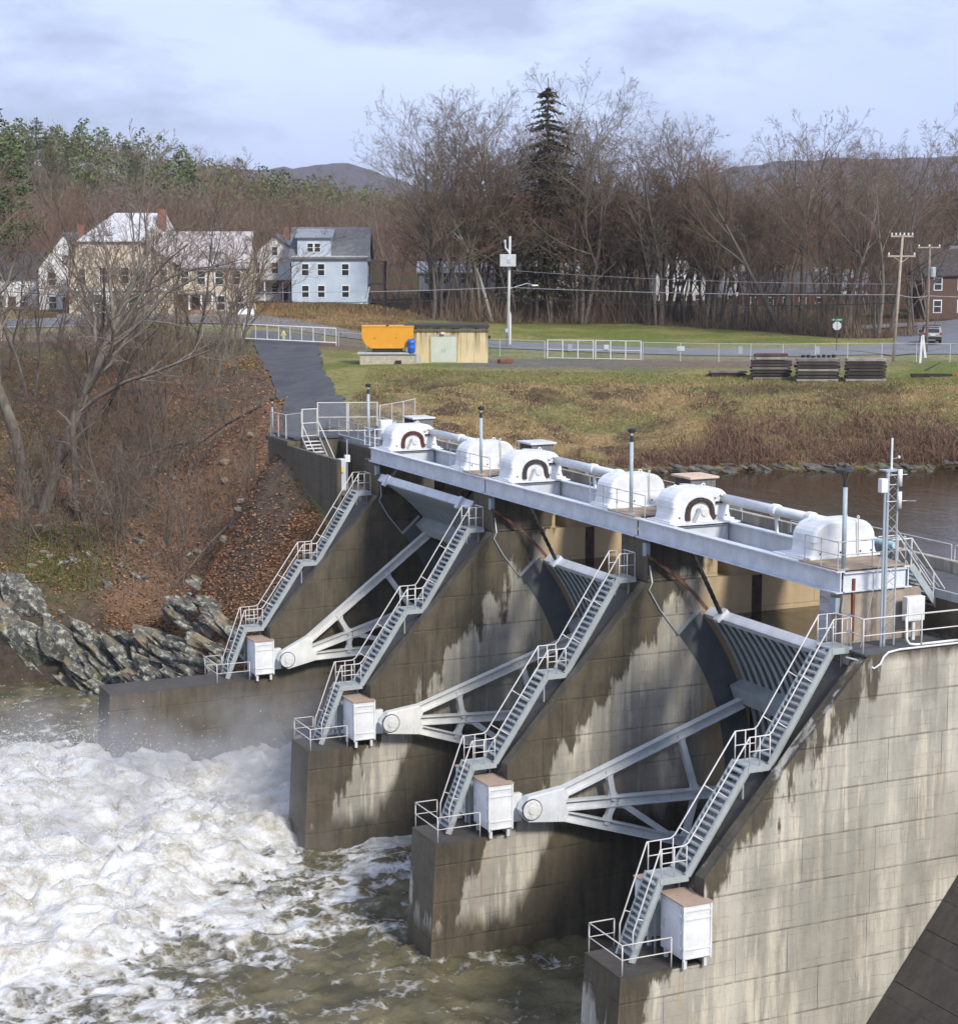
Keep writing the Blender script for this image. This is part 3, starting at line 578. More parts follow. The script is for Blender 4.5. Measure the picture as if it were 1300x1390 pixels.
_s = MB(); _s.box(-0.12, 0.12, -0.43, 0.43, -0.015, 0.015); _s.box(-0.13, -0.115, -0.43, 0.43, -0.05, 0.0); STEP = {'m': _s.mesh('step')}; STEP['m'].materials.append(GREYSTEEL)
for i in range(4): stairs(i)

# ---- railing round each nose platform
def rail(m, pts, hr=1.07, r_=0.026, mid=True, gap=1.6, closed_ends=True):
    pts = [Vector(p) for p in pts]; up = Vector((0, 0, hr))
    m.tube([p + up for p in pts], r_, 6)
    if mid: m.tube([p + up * 0.52 for p in pts], r_ * 0.85, 5)
    for a, b in zip(pts[:-1], pts[1:]):
        n = max(1, round((b - a).length / gap))
        for k in range(n + 1):
            if k == n and b is not pts[-1]: continue
            p = a.lerp(b, k / n); m.tube([p, p + up], r_, 5)
    return m
for i in range(4):
    r = thing('nose_railing', 'pale guard rail round the low platform ' + ORDS[i], 'railing', (0, YS[i], 5.03), group='guard rails on the low platforms')
    xl = 29.55
    rail(MB(), [(xl + 1.0, 1.5, 0), (xl, 1.5, 0), (xl, -0.85, 0), (31.45, -0.88, 0)]).build('rail', RAILM, r, smooth=True)

# ---- white trunnion housings
def trunnion_box(i, side):
    near = side < 0
    y0, y1 = (-1.32, 0.2) if near else (1.05, 2.0)
    r = thing('trunnion_box', ('ribbed white box with rusty lid ' if near else 'white box behind the lowest stair flight ') + ORDS[i], 'trunnion box', (32.2, YS[i], 5.3), group='white trunnion boxes')
    h = 2.0
    MB().box(-0.55, 0.55, y0, y1, 0.08, h).build('casing', WHITE, r, bevel=0.03)
    for z in (0.12, 0.42, 1.48, 1.78):
        MB().box(-0.57, 0.57, y0 - .035, y0 + .02, z, z + 0.05).build('rib', WHITE, r)
    for x in (-0.57, 0.5): MB().box(x, x + 0.07, y0 - .04, y0 + 0.03, 0.06, h + 0.02).build('corner_angle', WHITE, r)
    MB().box(-0.60, 0.60, y0 - .05, y1 + .05, h, h + 0.05).build('lid', LIDM, r)
    d = MB(); d.box(-0.585, -0.55, y0 + 0.15, y1 - 0.15, 0.2, h - 0.12); dr = d.build('door', WHITE, r, bevel=0.01)
    for z in (0.45, 1.0, 1.6): MB().box(-0.61, -0.57, y0 + 0.08, y0 + 0.22, z, z + 0.07).build('hinge', WHITERUST, dr)
    MB().tube([(-0.60, y1 - 0.35, 0.9), (-0.64, y1 - 0.35, 0.95), (-0.64, y1 - 0.35, 1.15), (-0.6, y1 - 0.35, 1.2)], 0.015, 5).build('handle', GALV, dr)
    for x in (-0.4, 0.4):
        for y in (y0 + .15, y1 - .15): MB().box(x - .06, x + .06, y - .06, y + .06, -0.27, 0.08).build('foot', WHITERUST, r)
    if near and i < 3: MB().box(0.55, 1.02, y0 + 0.05, y0 + 0.75, 0.30, 1.5).build('bearing_bracket', WHITERUST, r, bevel=0.03)
    return r
LIDM = painted('rusty_lid', (0.45, 0.33, 0.24), 0.9, 0.8)
for i in range(4):
    trunnion_box(i, -1)
    if i: trunnion_box(i, 1)

# ---- radial gates
GTOP = [59.3, 40.3, 40.6]
BAYN = ['in the spilling bay by the leafy bank', 'in the middle bay of the dam', 'in the bay beside the mast pier']
def gate(b):
    yf = YS[b] + YN - 0.06; yn = YS[b + 1] + YF + 0.06; Wd = yf - yn
    r = thing('radial_gate', ('raised ' if b == 0 else 'closed ') + 'curved ribbed steel radial gate ' + BAYN[b], 'dam gate', (PIV[0], yf, PIV[1]), group='radial gates')
    T = GTOP[b]; span = 72; A = [R(T - 1.2 - span * k / 24) for k in range(25)]
    def P(rad, a, y): return (rad * math.cos(a), y, rad * math.sin(a))
    m = MB(); vs = []; 
    for a in A: vs += [P(11.88, a, 0), P(11.88, a, -Wd), P(11.82, a, 0), P(11.82, a, -Wd)]
    fs = []
    for k in range(24):
        o = 4 * k; fs += [(o, o + 1, o + 5, o + 4), (o + 3, o + 2, o + 6, o + 7), (o, o + 4, o + 6, o + 2), (o + 1, o + 3, o + 7, o + 5)]
    fs += [(0, 2, 3, 1), (96, 97, 99, 98)]; m.add(vs, fs); m.build('skin_plate', GATEST, r)
    rb = MB(); vs = []; fs = []
    for a in A:
        for rad, y in ((11.82, -0.03), (11.82, 0.03), (11.56, 0.03), (11.56, 0.14), (11.52, 0.14), (11.52, -0.14), (11.56, -0.14), (11.56, -0.03)): vs.append(P(rad, a, y))
    for k in range(24):
        for j in range(8): o = 8 * k; j2 = (j + 1) % 8; fs.append((o + j, o + j2, o + 8 + j2, o + 8 + j))
    fs += [tuple(range(8)), tuple(reversed(range(192, 200)))]; rb.add(vs, fs); rm = rb.mesh('rib'); rm.materials.append(GREYSTEEL)
    nr = 21
    for k in range(nr): inst('rib', rm, r, (0, -0.35 - (Wd - 0.7) * k / (nr - 1), 0))
    a = R(T - 0.6); u = Vector((math.cos(a), 0, math.sin(a))); tn = Vector((-u.z, 0, u.x))
    m = MB(); c = u * 11.62; m.obox(u * 11.72 + Vector((0, -Wd / 2, 0)), u * 0.20, Vector((0, Wd / 2, 0)), tn * 0.05); m.obox(u * 11.50 + Vector((0, -Wd / 2, 0)) - tn * 0.10, u * 0.03, Vector((0, Wd / 2, 0)), tn * 0.15); m.build('top_girder', GIRDER, r)
    for y in (-1.3, -Wd + 1.3):
        m = MB(); m.obox(u * 11.6 + Vector((0, y, 0)) + tn * 0.13, u * 0.34, Vector((0, 0.16, 0)), tn * 0.09); m.build('lifting_lug', GIRDER, r)
    offs = (-20.5, -41.5, -56)
    for o_ in offs:
        a = R(T + o_); u = Vector((math.cos(a), 0, math.sin(a))); tn = Vector((-u.z, 0, u.x)); yc_ = Vector((0, -Wd / 2, 0)); hw = Vector((0, Wd / 2 - 0.1, 0))
        m = MB(); m.obox(u * 11.2 + yc_ + tn * 0.38, u * 0.32, hw, tn * 0.025); m.obox(u * 11.2 + yc_ - tn * 0.38, u * 0.32, hw, tn * 0.025); m.obox(u * 10.9 + yc_, u * 0.025, hw, tn * 0.38)
        for k in range(9): m.obox(u * 11.2 + Vector((0, -0.4 - (Wd - 0.8) * k / 8, 0)), u * 0.3, Vector((0, 0.02, 0)), tn * 0.37)
        m.build('cross_girder', GREYSTEEL, r)
    for y, side in ((-0.62, 1), (-Wd + 0.62, -1)):
        ar = [R(T + o_) for o_ in (-22.4, -43.4, -58.6)]
        def U(k, rad): return Vector((rad * math.cos(ar[k]), y, rad * math.sin(ar[k])))
        for k in range(3):
            up = Vector((-math.sin(ar[k]), 0, math.cos(ar[k]))); MB().ibeam(U(k, 1.3), U(k, 10.95), 0.36, 0.44, 0.05, up=up).build('strut', ARMP if b < 2 else ARMC, r)
        def lace(k0, r0, k1, r1, wd=0.24):
            a_, b_ = U(k0, r0), U(k1, r1); MB().ibeam(a_, b_, 0.26, wd, 0.035, up=(0, 1, 0)).build('brace', ARMP if b < 2 else ARMC, r)
            for pt, dd in ((a_, b_ - a_), (b_, a_ - b_)):
                dn = dd.normalized(); sd = Vector((-dn.z, 0, dn.x)); q = pt + dn * 0.1
                MB().prism([((q - sd * 0.30).x, (q - sd * 0.30).z), ((q + sd * 0.30).x, (q + sd * 0.30).z), ((q + dn * 0.45 + sd * 0.10).x, (q + dn * 0.45 + sd * 0.1).z), ((q + dn * 0.45 - sd * 0.10).x, (q + dn * 0.45 - sd * 0.1).z)], y - 0.05, y + 0.05).build('gusset', ARMP if b < 2 else ARMC, r)
        lace(0, 3.9, 1, 4.0); lace(1, 4.0, 2, 3.8); lace(0, 7.6, 1, 8.1); lace(1, 8.1, 2, 7.9); lace(1, 4.2, 2, 7.4)
        t_, l_ = ar[0], ar[2]
        pl = [(0.55 * math.cos(t_ + 1.5), 0.55 * math.sin(t_ + 1.5)), (1.7 * math.cos(t_ + 0.13), 1.7 * math.sin(t_ + 0.13)), (1.8 * math.cos(t_ - .1), 1.8 * math.sin(t_ - .1)), (1.6 * math.cos((t_ + l_) / 2), 1.6 * math.sin((t_ + l_) / 2)), (1.8 * math.cos(l_ + .1), 1.8 * math.sin(l_ + .1)), (1.7 * math.cos(l_ - 0.13), 1.7 * math.sin(l_ - 0.13)), (0.55 * math.cos(l_ - 1.5), 0.55 * math.sin(l_ - 1.5)), (-0.5, 0)]
        MB().prism(pl, y - 0.24, y + 0.24).build('hub_plate', ARMP if b < 2 else ARMC, r, bevel=0.03)
        hub = MB(); yy = y - 0.24
        ring = [(0.42 * math.cos(2 * math.pi * k / 20), 0.42 * math.sin(2 * math.pi * k / 20)) for k in range(20)]; hub.prism(ring, y - 0.31, y + 0.5)
        hb = hub.build('trunnion_hub', WHITERUST, r, bevel=0.02); MB().prism([(x * 1.1, z * 1.1) for x, z in ring], y - 0.275, y - 0.2).build('hub_ring', DARKST, hb)
        MB().prism([(x * 0.42, z * 0.42) for x, z in ring], y - 0.35, y - 0.3).build('pin_cap', WHITERUST, hb)
        for k in range(8):
            c_, s_ = 0.31 * math.cos(k * math.pi / 4), 0.31 * math.sin(k * math.pi / 4); MB().box(c_ - .025, c_ + .025, y - 0.335, y - 0.3, s_ - .025, s_ + .025).build('bolt', WHITERUST, hb)
    return r
ARMP = painted('arm_paint_white', (0.79, 0.79, 0.74), 0.30); ARMC = painted('arm_paint_grey', (0.72, 0.745, 0.755), 0.22)
for b in range(3): gate(b)

# ---- hoist bridges on top of the piers
GX0, GX1, GTOPZ = 39.35, 42.35, 17.9
PLANK = plain('brown_decking', (0.30, 0.225, 0.155), 0.85, 0.3, 1.5, 0.2)
def hoist_bridge(b):
    ya = YS[b] + (-0.15 if b else 0.1); yb = YS[b + 1] + (0.0 if b < 2 else 0.82)
    r = thing('hoist_bridge', 'pale grey twin girder hoist bridge ' + ('over the spilling bay by the leafy bank', 'over the middle bay of the dam', 'ending at the mast pier')[b], 'bridge', (0, 0, 17.08), group='hoist bridges over the bays')
    for x in (GX0, GX1):
        m = MB(); m.ibeam((x, yb, 0.41), (x, ya, 0.41), 0.36, 0.82, 0.05)
        for k in range(5): yy = yb + (ya - yb) * (k + 0.5) / 5; m.box(x + 0.02, x + 0.16, yy - 0.01, yy + 0.01, 0.05, 0.77)
        m.build('girder', GIRDER, r)
    for yy in (yb + .03, ya - .03, yb + 2.2, yb + 4.3, ya - 0.9, ya - 2.5):
        MB().ibeam((GX0 + .12, yy, 0.40), (GX1 - .12, yy, 0.40), 0.25, 0.72, 0.04).build('cross_beam', GIRDER, r)
    n = 11
    for k in range(n):                               # planked platform beside the pier
        y0_ = yb + 0.05 + 2.45 * k / n; MB().box(GX0 - 0.1, GX1 + 0.1, y0_, y0_ + 2.45 / n - 0.015, 0.825, 0.865).build('plank', PLANK, r)
    m = MB(); m.box(GX0 + .1, GX1 + .35, ya - 2.75, ya - 0.4, 0.825, 0.875); m.build('hoist_base', WHITE, r)
    m = MB(); m.box(GX0 + .1, GX1 + .35, yb + 2.6, yb + 4.5, 0.825, 0.872); m.build('hoist_base', WHITE, r)
    m = MB(); m.tube([(GX0 + 0.35, yb + 2.6, 0.2), (GX0 + 0.35, ya - 2.8, 0.2)], 0.035, 5); m.build('cable_conduit', GALV, r)
    return r
for b in range(3): hoist_bridge(b)

def dome(hw, h, y0, y1, rx=0.85, flare=0.16, rnd=0.0):
    """rounded-shoulder housing: profile in x, swept along y with softened ends"""
    prof = [(-hw - flare, 0), (-hw - flare * 0.4, 0.12), (-hw, 0.35)]
    for k in range(7): a = math.pi - k * math.pi / 12; prof.append((-hw + rx + rx * math.cos(a) * 1.0, h - rx * 0.95 + rx * 0.95 * math.sin(a)))
    for k in range(7): a = math.pi / 2 - k * math.pi / 12; prof.append((hw - rx + rx * math.cos(a), h - rx * 0.95 + rx * 0.95 * math.sin(a)))
    prof += [(hw, 0.35), (hw + flare * 0.4, 0.12), (hw + flare, 0)]
    st = [(y0, 0.93), (y0 + 0.05, 0.975), (y0 + 0.15, 1.0), (y1 - 0.15, 1.0), (y1 - 0.05, 0.975), (y1, 0.93)]; m = MB(); n = len(prof); vs = []
    for y, s in st: vs += [(x * s, y, z * (1 - (1 - s) * 0.6)) for x, z in prof]
    fs = [tuple(range(n)), tuple(reversed(range(len(vs) - n, len(vs))))]
    for k in range(len(st) - 1):
        for j in range(n): j2 = (j + 1) % n; fs.append((k * n + j2, k * n + j, (k + 1) * n + j, (k + 1) * n + j2))
    return m.add(vs, fs)
def hoist(b, kind):
    far = kind == 'A'; yc_ = YS[b] - 1.62 if far else YS[b + 1] + 3.75
    if b == 0 and far: yc_ += 0.2
    r = thing('hoist_housing', ('domed white hoist cover with chain wheel ' if far else 'plain domed white hoist cover ') + ('over the bay by the leafy bank', 'over the middle bay', 'over the bay beside the mast pier')[b], 'hoist', (41.12, yc_, GTOPZ + 0.06), group='white hoists on the bridges')
    hw, h, d = 1.42, 1.36, 0.72
    dome(hw, h, -d, d, 0.72).build('cover', WHITE, r, smooth=False, bevel=0.015)
    MB().box(-hw - .17, hw + .17, -d - .06, d + .06, -0.01, 0.06).build('flange', WHITE, r)
    MB().box(-hw - 0.02, hw + 0.02, -d - .015, d + .015, 0.62, 0.66).build('seam', WHITE, r)
    for x in (-0.9, 0.5): MB().tube([(x + 0.09 * math.cos(a), 0, h + 0.05 + 0.09 * math.sin(a)) for a in np.linspace(-0.5, math.pi + 0.5, 9)], 0.025, 5).build('lifting_eye', WHITERUST, r)
    for x in (-1.1, -0.2, 0.7, 1.2): MB().box(x - .03, x + .03, -d - .035, -d + .02, 0.16, 0.22).build('bolt', RUST, r)
    if far:
        # chain running over the sprocket, seen through the arched opening
        cx, n = -0.12, 9; rr = 0.60
        pts = [(cx - rr, 0.05), (cx - rr * 1.02, 0.35)] + [(cx - rr * math.cos(math.pi * k / n), 0.42 + 0.50 * math.sin(math.pi * k / n)) for k in range(1, n)] + [(cx + rr * 0.98, 0.35), (cx + rr * 1.1, 0.05)]
        for p, q in zip(pts[:-1], pts[1:]): MB().beam((p[0], -d - .06, p[1]), (q[0], -d - .06, q[1]), 0.20, 0.13, up=(0, 1, 0)).build('chain_link', CHAINM[b], r)
        MB().prism([(cx - rr + .06, 0.05), (cx + rr - .06, 0.05), (cx + rr - .08, 0.5), (cx + rr * .5, .82), (cx - rr * .5, .82), (cx - rr + .08, 0.5)], -d - .03, -d + .02).build('recess_plate', WHITERUST, r)
        MB().prism([(cx - 0.42, 0), (cx + 0.46, 0), (cx + 0.20, 0.42), (cx + 0.16, 0.58), (cx, 0.66), (cx - 0.16, 0.58), (cx - 0.2, 0.42)], -d - .42, -d - .1).build('bearing_pedestal', WHITE, r, bevel=0.02)
        MB().prism([(cx + 0.17 * math.cos(k * math.pi / 8), 0.44 + 0.17 * math.sin(k * math.pi / 8)) for k in range(16)], -d - .47, -d - .4).build('bearing_cap', WHITERUST, r)
        m = MB(); m.tube([(0.62, -d - .08, 0.98), (0.86, -d - .05, 1.12), (1.05, -d - .04, 0.95)], 0.05, 6); m.build('grease_pipe', WHITERUST, r)
        MB().box(0.66, 1.05, -d - 0.12, -d - .01, 0.72, 0.8).build('bracket', BLACK, r)
    else:
        m = MB(); m.tube([(0.55, -d - .08, 0.05), (0.5, -d - .1, 1.3), (0.5, -d - .1, 1.46)], 0.022, 5); m.build('gauge_rod', GALV, r); MB().tube([(0.5 + 0.05 * math.cos(a), -d - .1, 1.5 + 0.05 * math.sin(a)) for a in np.linspace(0, 6.3, 9)], 0.018, 5).build('gauge_ring', WHITE, r)
    # the tube shaft that couples the two hoists of a bay belongs to the far one
    return r
CHAINM = [plain('chain_rusty', (0.075, 0.022, 0.016), 0.7, 0.4, 6), plain('chain_dark', (0.035, 0.032, 0.03), 0.6, 0.5, 6), plain('chain_brown', (0.045, 0.03, 0.024), 0.65, 0.5, 6)]
for b in range(3):
    hoist(b, 'A'); hoist(b, 'B')
    y1_ = YS[b] - 2.25; y0_ = YS[b + 1] + 4.3
    r = thing('hoist_shaft', 'long white tube shaft joining two hoist covers ' + ('over the bay by the leafy bank', 'over the middle bay', 'over the bay beside the mast pier')[b], 'shaft', (42.2, (y0_ + y1_) / 2, 18.85), group='white shafts between hoists')
    L = (y1_ - y0_) / 2; MB().tube([(0, -L, 0), (0, L, 0)], 0.2, 14).build('tube', WHITE, r, smooth=True)
    for f in (0.1, -0.45): MB().tube([(0, L * f - .22, 0), (0, L * f - .16, 0), (0, L * f + .16, 0), (0, L * f + .22, 0)], [0.2, 0.27, 0.27, 0.2], 14).build('coupling', WHITE, r)
    for f in (0.1, -0.45): MB().beam((0, L * f, -0.2), (0.08, L * f, -0.92), 0.1, 0.1).build('support', WHITE, r)
# lifting chains from the hoists to the gate tops
for b in range(3):
    a = R(GTOP[b] - 0.5); gx, gz_ = PIV[0] + 11.6 * math.cos(a), PIV[1] + 11.6 * math.sin(a)
    for y, wh in ((YS[b] + YN - 1.35, 'far'), (YS[b + 1] + YF + 1.35, 'near')):
        p, q = Vector((40.35, y, 17.3)), Vector((gx, y, gz_)); n = max(4, int((q - p).length / 0.16)); dn = (q - p).normalized(); m = MB()
        for k in range(n):
            c = p.lerp(q, (k + .5) / n); sx = 0.10 if k % 2 else 0.07; m.obox(c, dn * ((q - p).length / n * 0.62), Vector((0, sx, 0)), dn.cross(Vector((0, 1, 0))) * (0.05 if k % 2 else 0.075))
        o = m.build('hoist_chain', BLACK); tag(o, 'black lifting chain at the ' + ('bankward' if wh == 'far' else 'mast-pier') + ' end of the gate ' + ('by the leafy bank', 'in the middle bay', 'by the mast pier')[b], 'chain', 'lifting chains')
# ---- service deck behind the hoists
r = thing('service_deck', 'long dark service deck with low concrete parapet behind the hoists', 'deck', (0, 0, 16.6))
MB().box(43.7, 46.45, 50.2, 116.4, 0, 0.3).build('slab', ASPHALT, r)
MB().box(46.45, 46.75, 50.2, 117, 0, 0.75).build('parapet', concrete('parapet_concrete', -50, lowdark=-90, light=(0.36, 0.32, 0.24)), r)
MB().box(43.58, 43.7, 50.2, 116, 0.02, 0.34).build('edge_beam', GREYSTEEL, r)
r = thing('deck_railing', 'thin grey pipe railing along the parapet above the pond', 'railing', (46.6, 0, 17.35))
for k in range(11):
    y0_ = 50.4 + k * 6.0; m = MB(); rail(m, [(0, y0_, 0), (0, y0_ + 5.8, 0)], 0.62, 0.022, False, 2.9); m.build('rail_section', RAILM, r)
r = thing('hoist_walk_railing', 'grey handrail between the hoists and the dark service deck', 'railing', (42.95, 0, 17.9))
for k in range(5): m = MB(); rail(m, [(0, 57 + 8.6 * k, 0), (0, 62 + 8.6 * k, 0)], 0.5, 0.02, False, 2.5); m.build('rail_section', GALV, r)
tag(MB().tube([(45.9, 59.0, 17.6), (45.9, 65.5, 17.6)], 0.14, 12).build('spare_pipe', plain('aqua_pipe', (0.40, 0.58, 0.60), 0.5, 0.15)), 'pale turquoise pipe lying along the deck parapet', 'pipe')

# ---- lamp posts, cabinets, railings at the piers
def lamp(x, y, z, h, disc, label, rad=0.085, group='lamp posts on the dam'):
    r = thing('lamp_post', label, 'lamp post', (x, y, z), group=group)
    MB().tube([(0, 0, 0), (0, 0, h)], rad, 12).build('post', POSTM, r, smooth=True); MB().box(-.16, .16, -.16, .16, 0, 0.03).build('base_plate', GALV, r)
    MB().tube([(0, 0, h), (0, 0, h + 0.28)], [rad * 1.05, rad * 0.7], 10).build('collar', BLACK, r)
    if disc:
        for a in (0.4, 2.5, 4.6): MB().tube([(0, 0, h + .2), (0.2 * math.cos(a), 0.2 * math.sin(a), h + 0.62)], 0.018, 5).build('arm', BLACK, r)
        MB().lathe([(0.05, h + .70), (0.38, h + .64), (0.40, h + .60), (0.1, h + .58)], n=20).build('lamp_head', BLACK, r)
    else:
        MB().tube([(0, 0, h + .25), (0, 0, h + .45)], 0.05, 8).build('stem', RAILM, r); MB().lathe([(0.12, h + .40), (0.17, h + .46), (0.17, h + .56), (0.06, h + .6)], n=12).build('lamp_head', BLACK, r)
    return r
POSTM = painted('post_paint', (0.40, 0.46, 0.49), 0.08)
for i in range(4):
    lamp(39.62, YS[i] + (1.05 if i else 1.2), 17.92, (3.0, 2.9, 3.15, 3.0)[i], i == 3, 'grey-blue lamp post with ' + ('flat round lamp head ' if i == 3 else 'small dark lamp head ') + ('above the pier by the leafy bank', 'above the second pier from the leafy bank', 'above the third pier from the leafy bank', 'beside the antenna mast')[i])
KIO = [painted('kiosk_side', (0.20, 0.19, 0.18), 0.3), painted('kiosk_roof', (0.66, 0.66, 0.64), 0.15), painted('kiosk_roof_rusty', (0.66, 0.50, 0.36), 0.9, 0.7, (0.55, 0.20, 0.05))]
for i in range(3):
    r = thing('deck_kiosk', 'small dark grey kiosk with ' + ('white flat roof by the fence gates', 'white flat roof above the second pier from the bank', 'rust-stained flat roof above the third pier from the bank')[i], 'kiosk', (42.55, YS[i] + 0.55, 17.93), group='kiosks behind the hoists')
    MB().box(-0.62, 0.62, -0.7, 0.7, 0, 1.5).build('body', KIO[0], r); MB().box(-0.66, -0.61, -0.6, 0.6, 0.05, 1.45).build('door', BLACK, r)  # black door sheet carries the shade of the downstream side in its colour
    MB().box(-0.74, 0.74, -0.82, 0.82, 1.5, 1.6).build('roof', KIO[2] if i == 2 else KIO[1], r, bevel=0.02)
    for k in range(5): MB().box(-0.6 + .245 * k, -0.6 + .245 * k + .02, -0.715, -0.69, 0.02, 1.49).build('batten', KIO[0], r)
for i in (1, 2, 3):
    wh = ('', 'above the second pier from the bank', 'above the third pier from the bank', 'at the mast pier')[i]
    r = thing('platform_railing', 'grey pipe guard rail of the hoist platform ' + wh, 'railing', (0, YS[i], 17.94), group='guard rails of the hoist platforms')
    m = MB(); y1_ = 4.2 if i < 3 else 3.0; rail(m, [(39.3, y1_, 0), (39.3, (0.2 if i == 3 else -0.7) + (.75 if i == 3 else 0), 0)] + ([(42.3, 0.95, 0)] if i == 3 else []), 1.0, 0.022, True, 1.3); m.build('rail', GALV, r)
    if i < 3:
        r = thing('control_cabinet', 'grey control cabinet in a white pipe frame ' + wh, 'cabinet', (40.9, YS[i] - 0.15, 17.94), group='control cabinets on the hoist bridges')
        MB().box(-0.1, 0.55, -0.3, 0.2, 0.45, 1.25).build('case', painted('cabinet_grey', (0.36, 0.36, 0.33), 0.3), r, bevel=0.015); MB().box(-0.05, 0.5, -0.325, -0.30, 0.5, 1.2).build('door', painted('cabinet_door', (0.42, 0.42, 0.38), 0.3), r)
        MB().box(0.6, 1.1, -0.25, 0.3, 0.1, 1.3).build('white_case', WHITE, r, bevel=0.02)
        m = MB(); rail(m, [(-0.25, -0.4, 0), (0.62, -0.4, 0)], 1.3, 0.035, False, 0.87); m.build('frame', WHITE, r)
        MB().box(-.02, .02, -.2, -.16, 0, .45).build('leg', GALV, r); MB().box(.43, .47, -.2, -.16, 0, .45).build('leg', GALV, r)
r = thing('switch_box', 'white switch box behind a pipe rail above the pier by the leafy bank', 'cabinet', (39.9, YS[0] + 0.25, 17.94))
MB().box(0, 0.75, -0.3, 0.2, 0.35, 1.5).build('case', WHITE, r, bevel=0.02); MB().box(0.05, 0.7, -0.325, -0.3, 0.42, 1.42).build('door', WHITE, r); MB().box(.1, .2, -.1, .1, 0, .35).build('leg', GALV, r); MB().box(.55, .65, -.1, .1, 0, .35).build('leg', GALV, r)
r = thing('platform_railing', 'white pipe guard rail round the switch box by the leafy bank', 'railing', (39.3, YS[0], 17.94), group='guard rails of the hoist platforms')
rail(MB(), [(0, 1.0, 0), (0, -0.6, 0), (0.9, -0.6, 0)], 1.05, 0.03, True, 0.8).build('rail', WHITE, r)

# ---- mast pier: railing, antenna mast, steel stair, box
r = thing('pier_top_railing', 'long pale pipe railing along the top of the mast pier', 'railing', (0, 51.95, 15.22))
rail(MB(), [(39.2, 1.0, 0), (39.15, 0.0, 0), (41.7, 0, 0), (44.2, 0, 0), (47, 0, 0), (52, 0, 0), (58, 0, 0)], 1.25, 0.03, True, 2.5).build('rail', RAILM, r, smooth=True)
MB().tube([(41.05, 0.05, 1.2), (41.08, 0.05, 0.35), (41.2, 0.05, 0.18), (41.5, 0.05, 0.12), (47, 0.05, 0.12)], 0.05, 7).build('white_conduit', WHITE, r, smooth=True)
r = thing('antenna_mast', 'slim grey lattice antenna mast with white antennas on the near pier', 'mast', (40.85, 52.9, 15.22))
LEG = [(-0.20, -0.15), (0.24, -0.15), (0.02, 0.22)]; HM = 6.35
for k, (x, y) in enumerate(LEG): MB().tube([(x, y, 0), (x, y, HM)], 0.055 if k == 0 else 0.032, 8).build('leg', POSTM if k == 0 else GALV, r)
MB().tube([(-0.33, -0.15, 0), (-0.33, -0.15, 5.8)], 0.04, 7).build('cable_pipe', POSTM, r)
for k in range(16):
    z = 0.2 + k * 0.385
    for a_, b_ in ((0, 1), (1, 2), (2, 0)):
        p, q = LEG[a_], LEG[b_]
        if k % 2: p, q = q, p
        MB().tube([(*p, z), (*q, z + 0.385)], 0.013, 4).build('brace', GALV, r)
MB().box(-0.3, 0.35, -.2, .25, HM - 0.03, HM + 0.02).build('top_plate', GALV, r); MB().tube([(0.05, 0, HM), (0.05, 0, HM + 1.15)], 0.04, 7).build('whip', WHITE, r); MB().tube([(.05, 0, HM + .4), (.28, -.1, HM + .45)], .012, 4).build('whip_arm', GALV, r); MB().lathe([(.03, 0), (.05, .04), (.03, .1)], (.29, -.1, HM + .42), 8).build('sensor', WHITE, r)
MB().box(-0.62, -0.34, -0.35, -0.12, HM - 0.75, HM - 0.25).build('panel_antenna', WHITE, r, bevel=0.02); MB().tube([(-0.36, -.2, HM - .5), (0.2, -.2, HM - .5)], .02, 5).build('bracket', GALV, r)
for z in (HM - 0.55, HM - 1.35): MB().tube([(0.22, -0.28, z), (0.22, -0.28, z + 0.6)], 0.085, 10).build('radio_unit', WHITE, r, smooth=True)
for z in (HM - 0.15, HM - 1.1): MB().tube([(-0.3, -.2, z), (0.55, -.25, z)], 0.02, 5).build('cross_arm', GALV, r)
MB().tube([(0.4, -.2, HM - 1.1), (0.95, -.3, HM - 1.12)], 0.012, 4).build('yagi_boom', GALV, r)
for p, q in (((-.2, -.15, 4.2), (-1.1, 0.0, 0.0)), ((.24, 0, 4.3), (4.0, 1.4, 1.0))): MB().tube([p, q], 0.012 if q[0] < 0 else 0.035, 5).build('stay', GALV, r)
r = thing('bridge_stair', 'grey steel stair from the hoist bridge down to the mast pier top', 'stairs', (42.45, 54.0, 15.22))
a, b = Vector((0.0, 0, 2.68)), Vector((2.1, 0, 0.0)); nrm = Vector((2.68, 0, 2.1)).normalized()
for y in (-0.4, 0.4):
    MB().beam(a + Vector((0, y, 0)), b + Vector((0, y, 0)), 0.05, 0.25, up=nrm).build('stringer', GREYSTEEL, r)
    m = MB(); m.tube([(-0.9, y, 2.68 + 1), (0.0, y, 2.68 + 1.0), (2.1, y, 1.0), (2.12, y, 0)], 0.03, 6); m.tube([(0, y, 2.6), (0, y, 3.68)], 0.03, 5); m.tube([(1.05, y, 1.3), (1.05, y, 2.35)], 0.03, 5); m.tube([(0.0, y, 3.2), (2.1, y, 0.5)], 0.022, 5); m.build('handrail', RAILM, r)
for k in range(1, 12): inst('step', STEP['m'], r, (2.1 * k / 12, 0, 2.68 * (1 - k / 12)), scale=(1, 0.9, 1))
r = thing('meter_box', 'white meter box on a post beside the bridge stair', 'cabinet', (42.3, 53.2, 15.22))
MB().box(-0.4, 0.4, -0.15, 0.15, 0.72, 1.62).build('case', WHITE, r, bevel=0.02); MB().box(-0.35, 0.35, -0.17, -0.15, 0.78, 1.56).build('door', WHITE, r); MB().box(-.06, .06, -.05, .05, 0, .72).build('post', WHITERUST, r)
tag(MB().beam((39.9, 53.62, 15.3), (39.9, 53.6, 17.6), 0.1, 0.1).build('rusty_pipe', RUST), 'thin rusty pipe standing against the bridge seat of the mast pier', 'pipe')
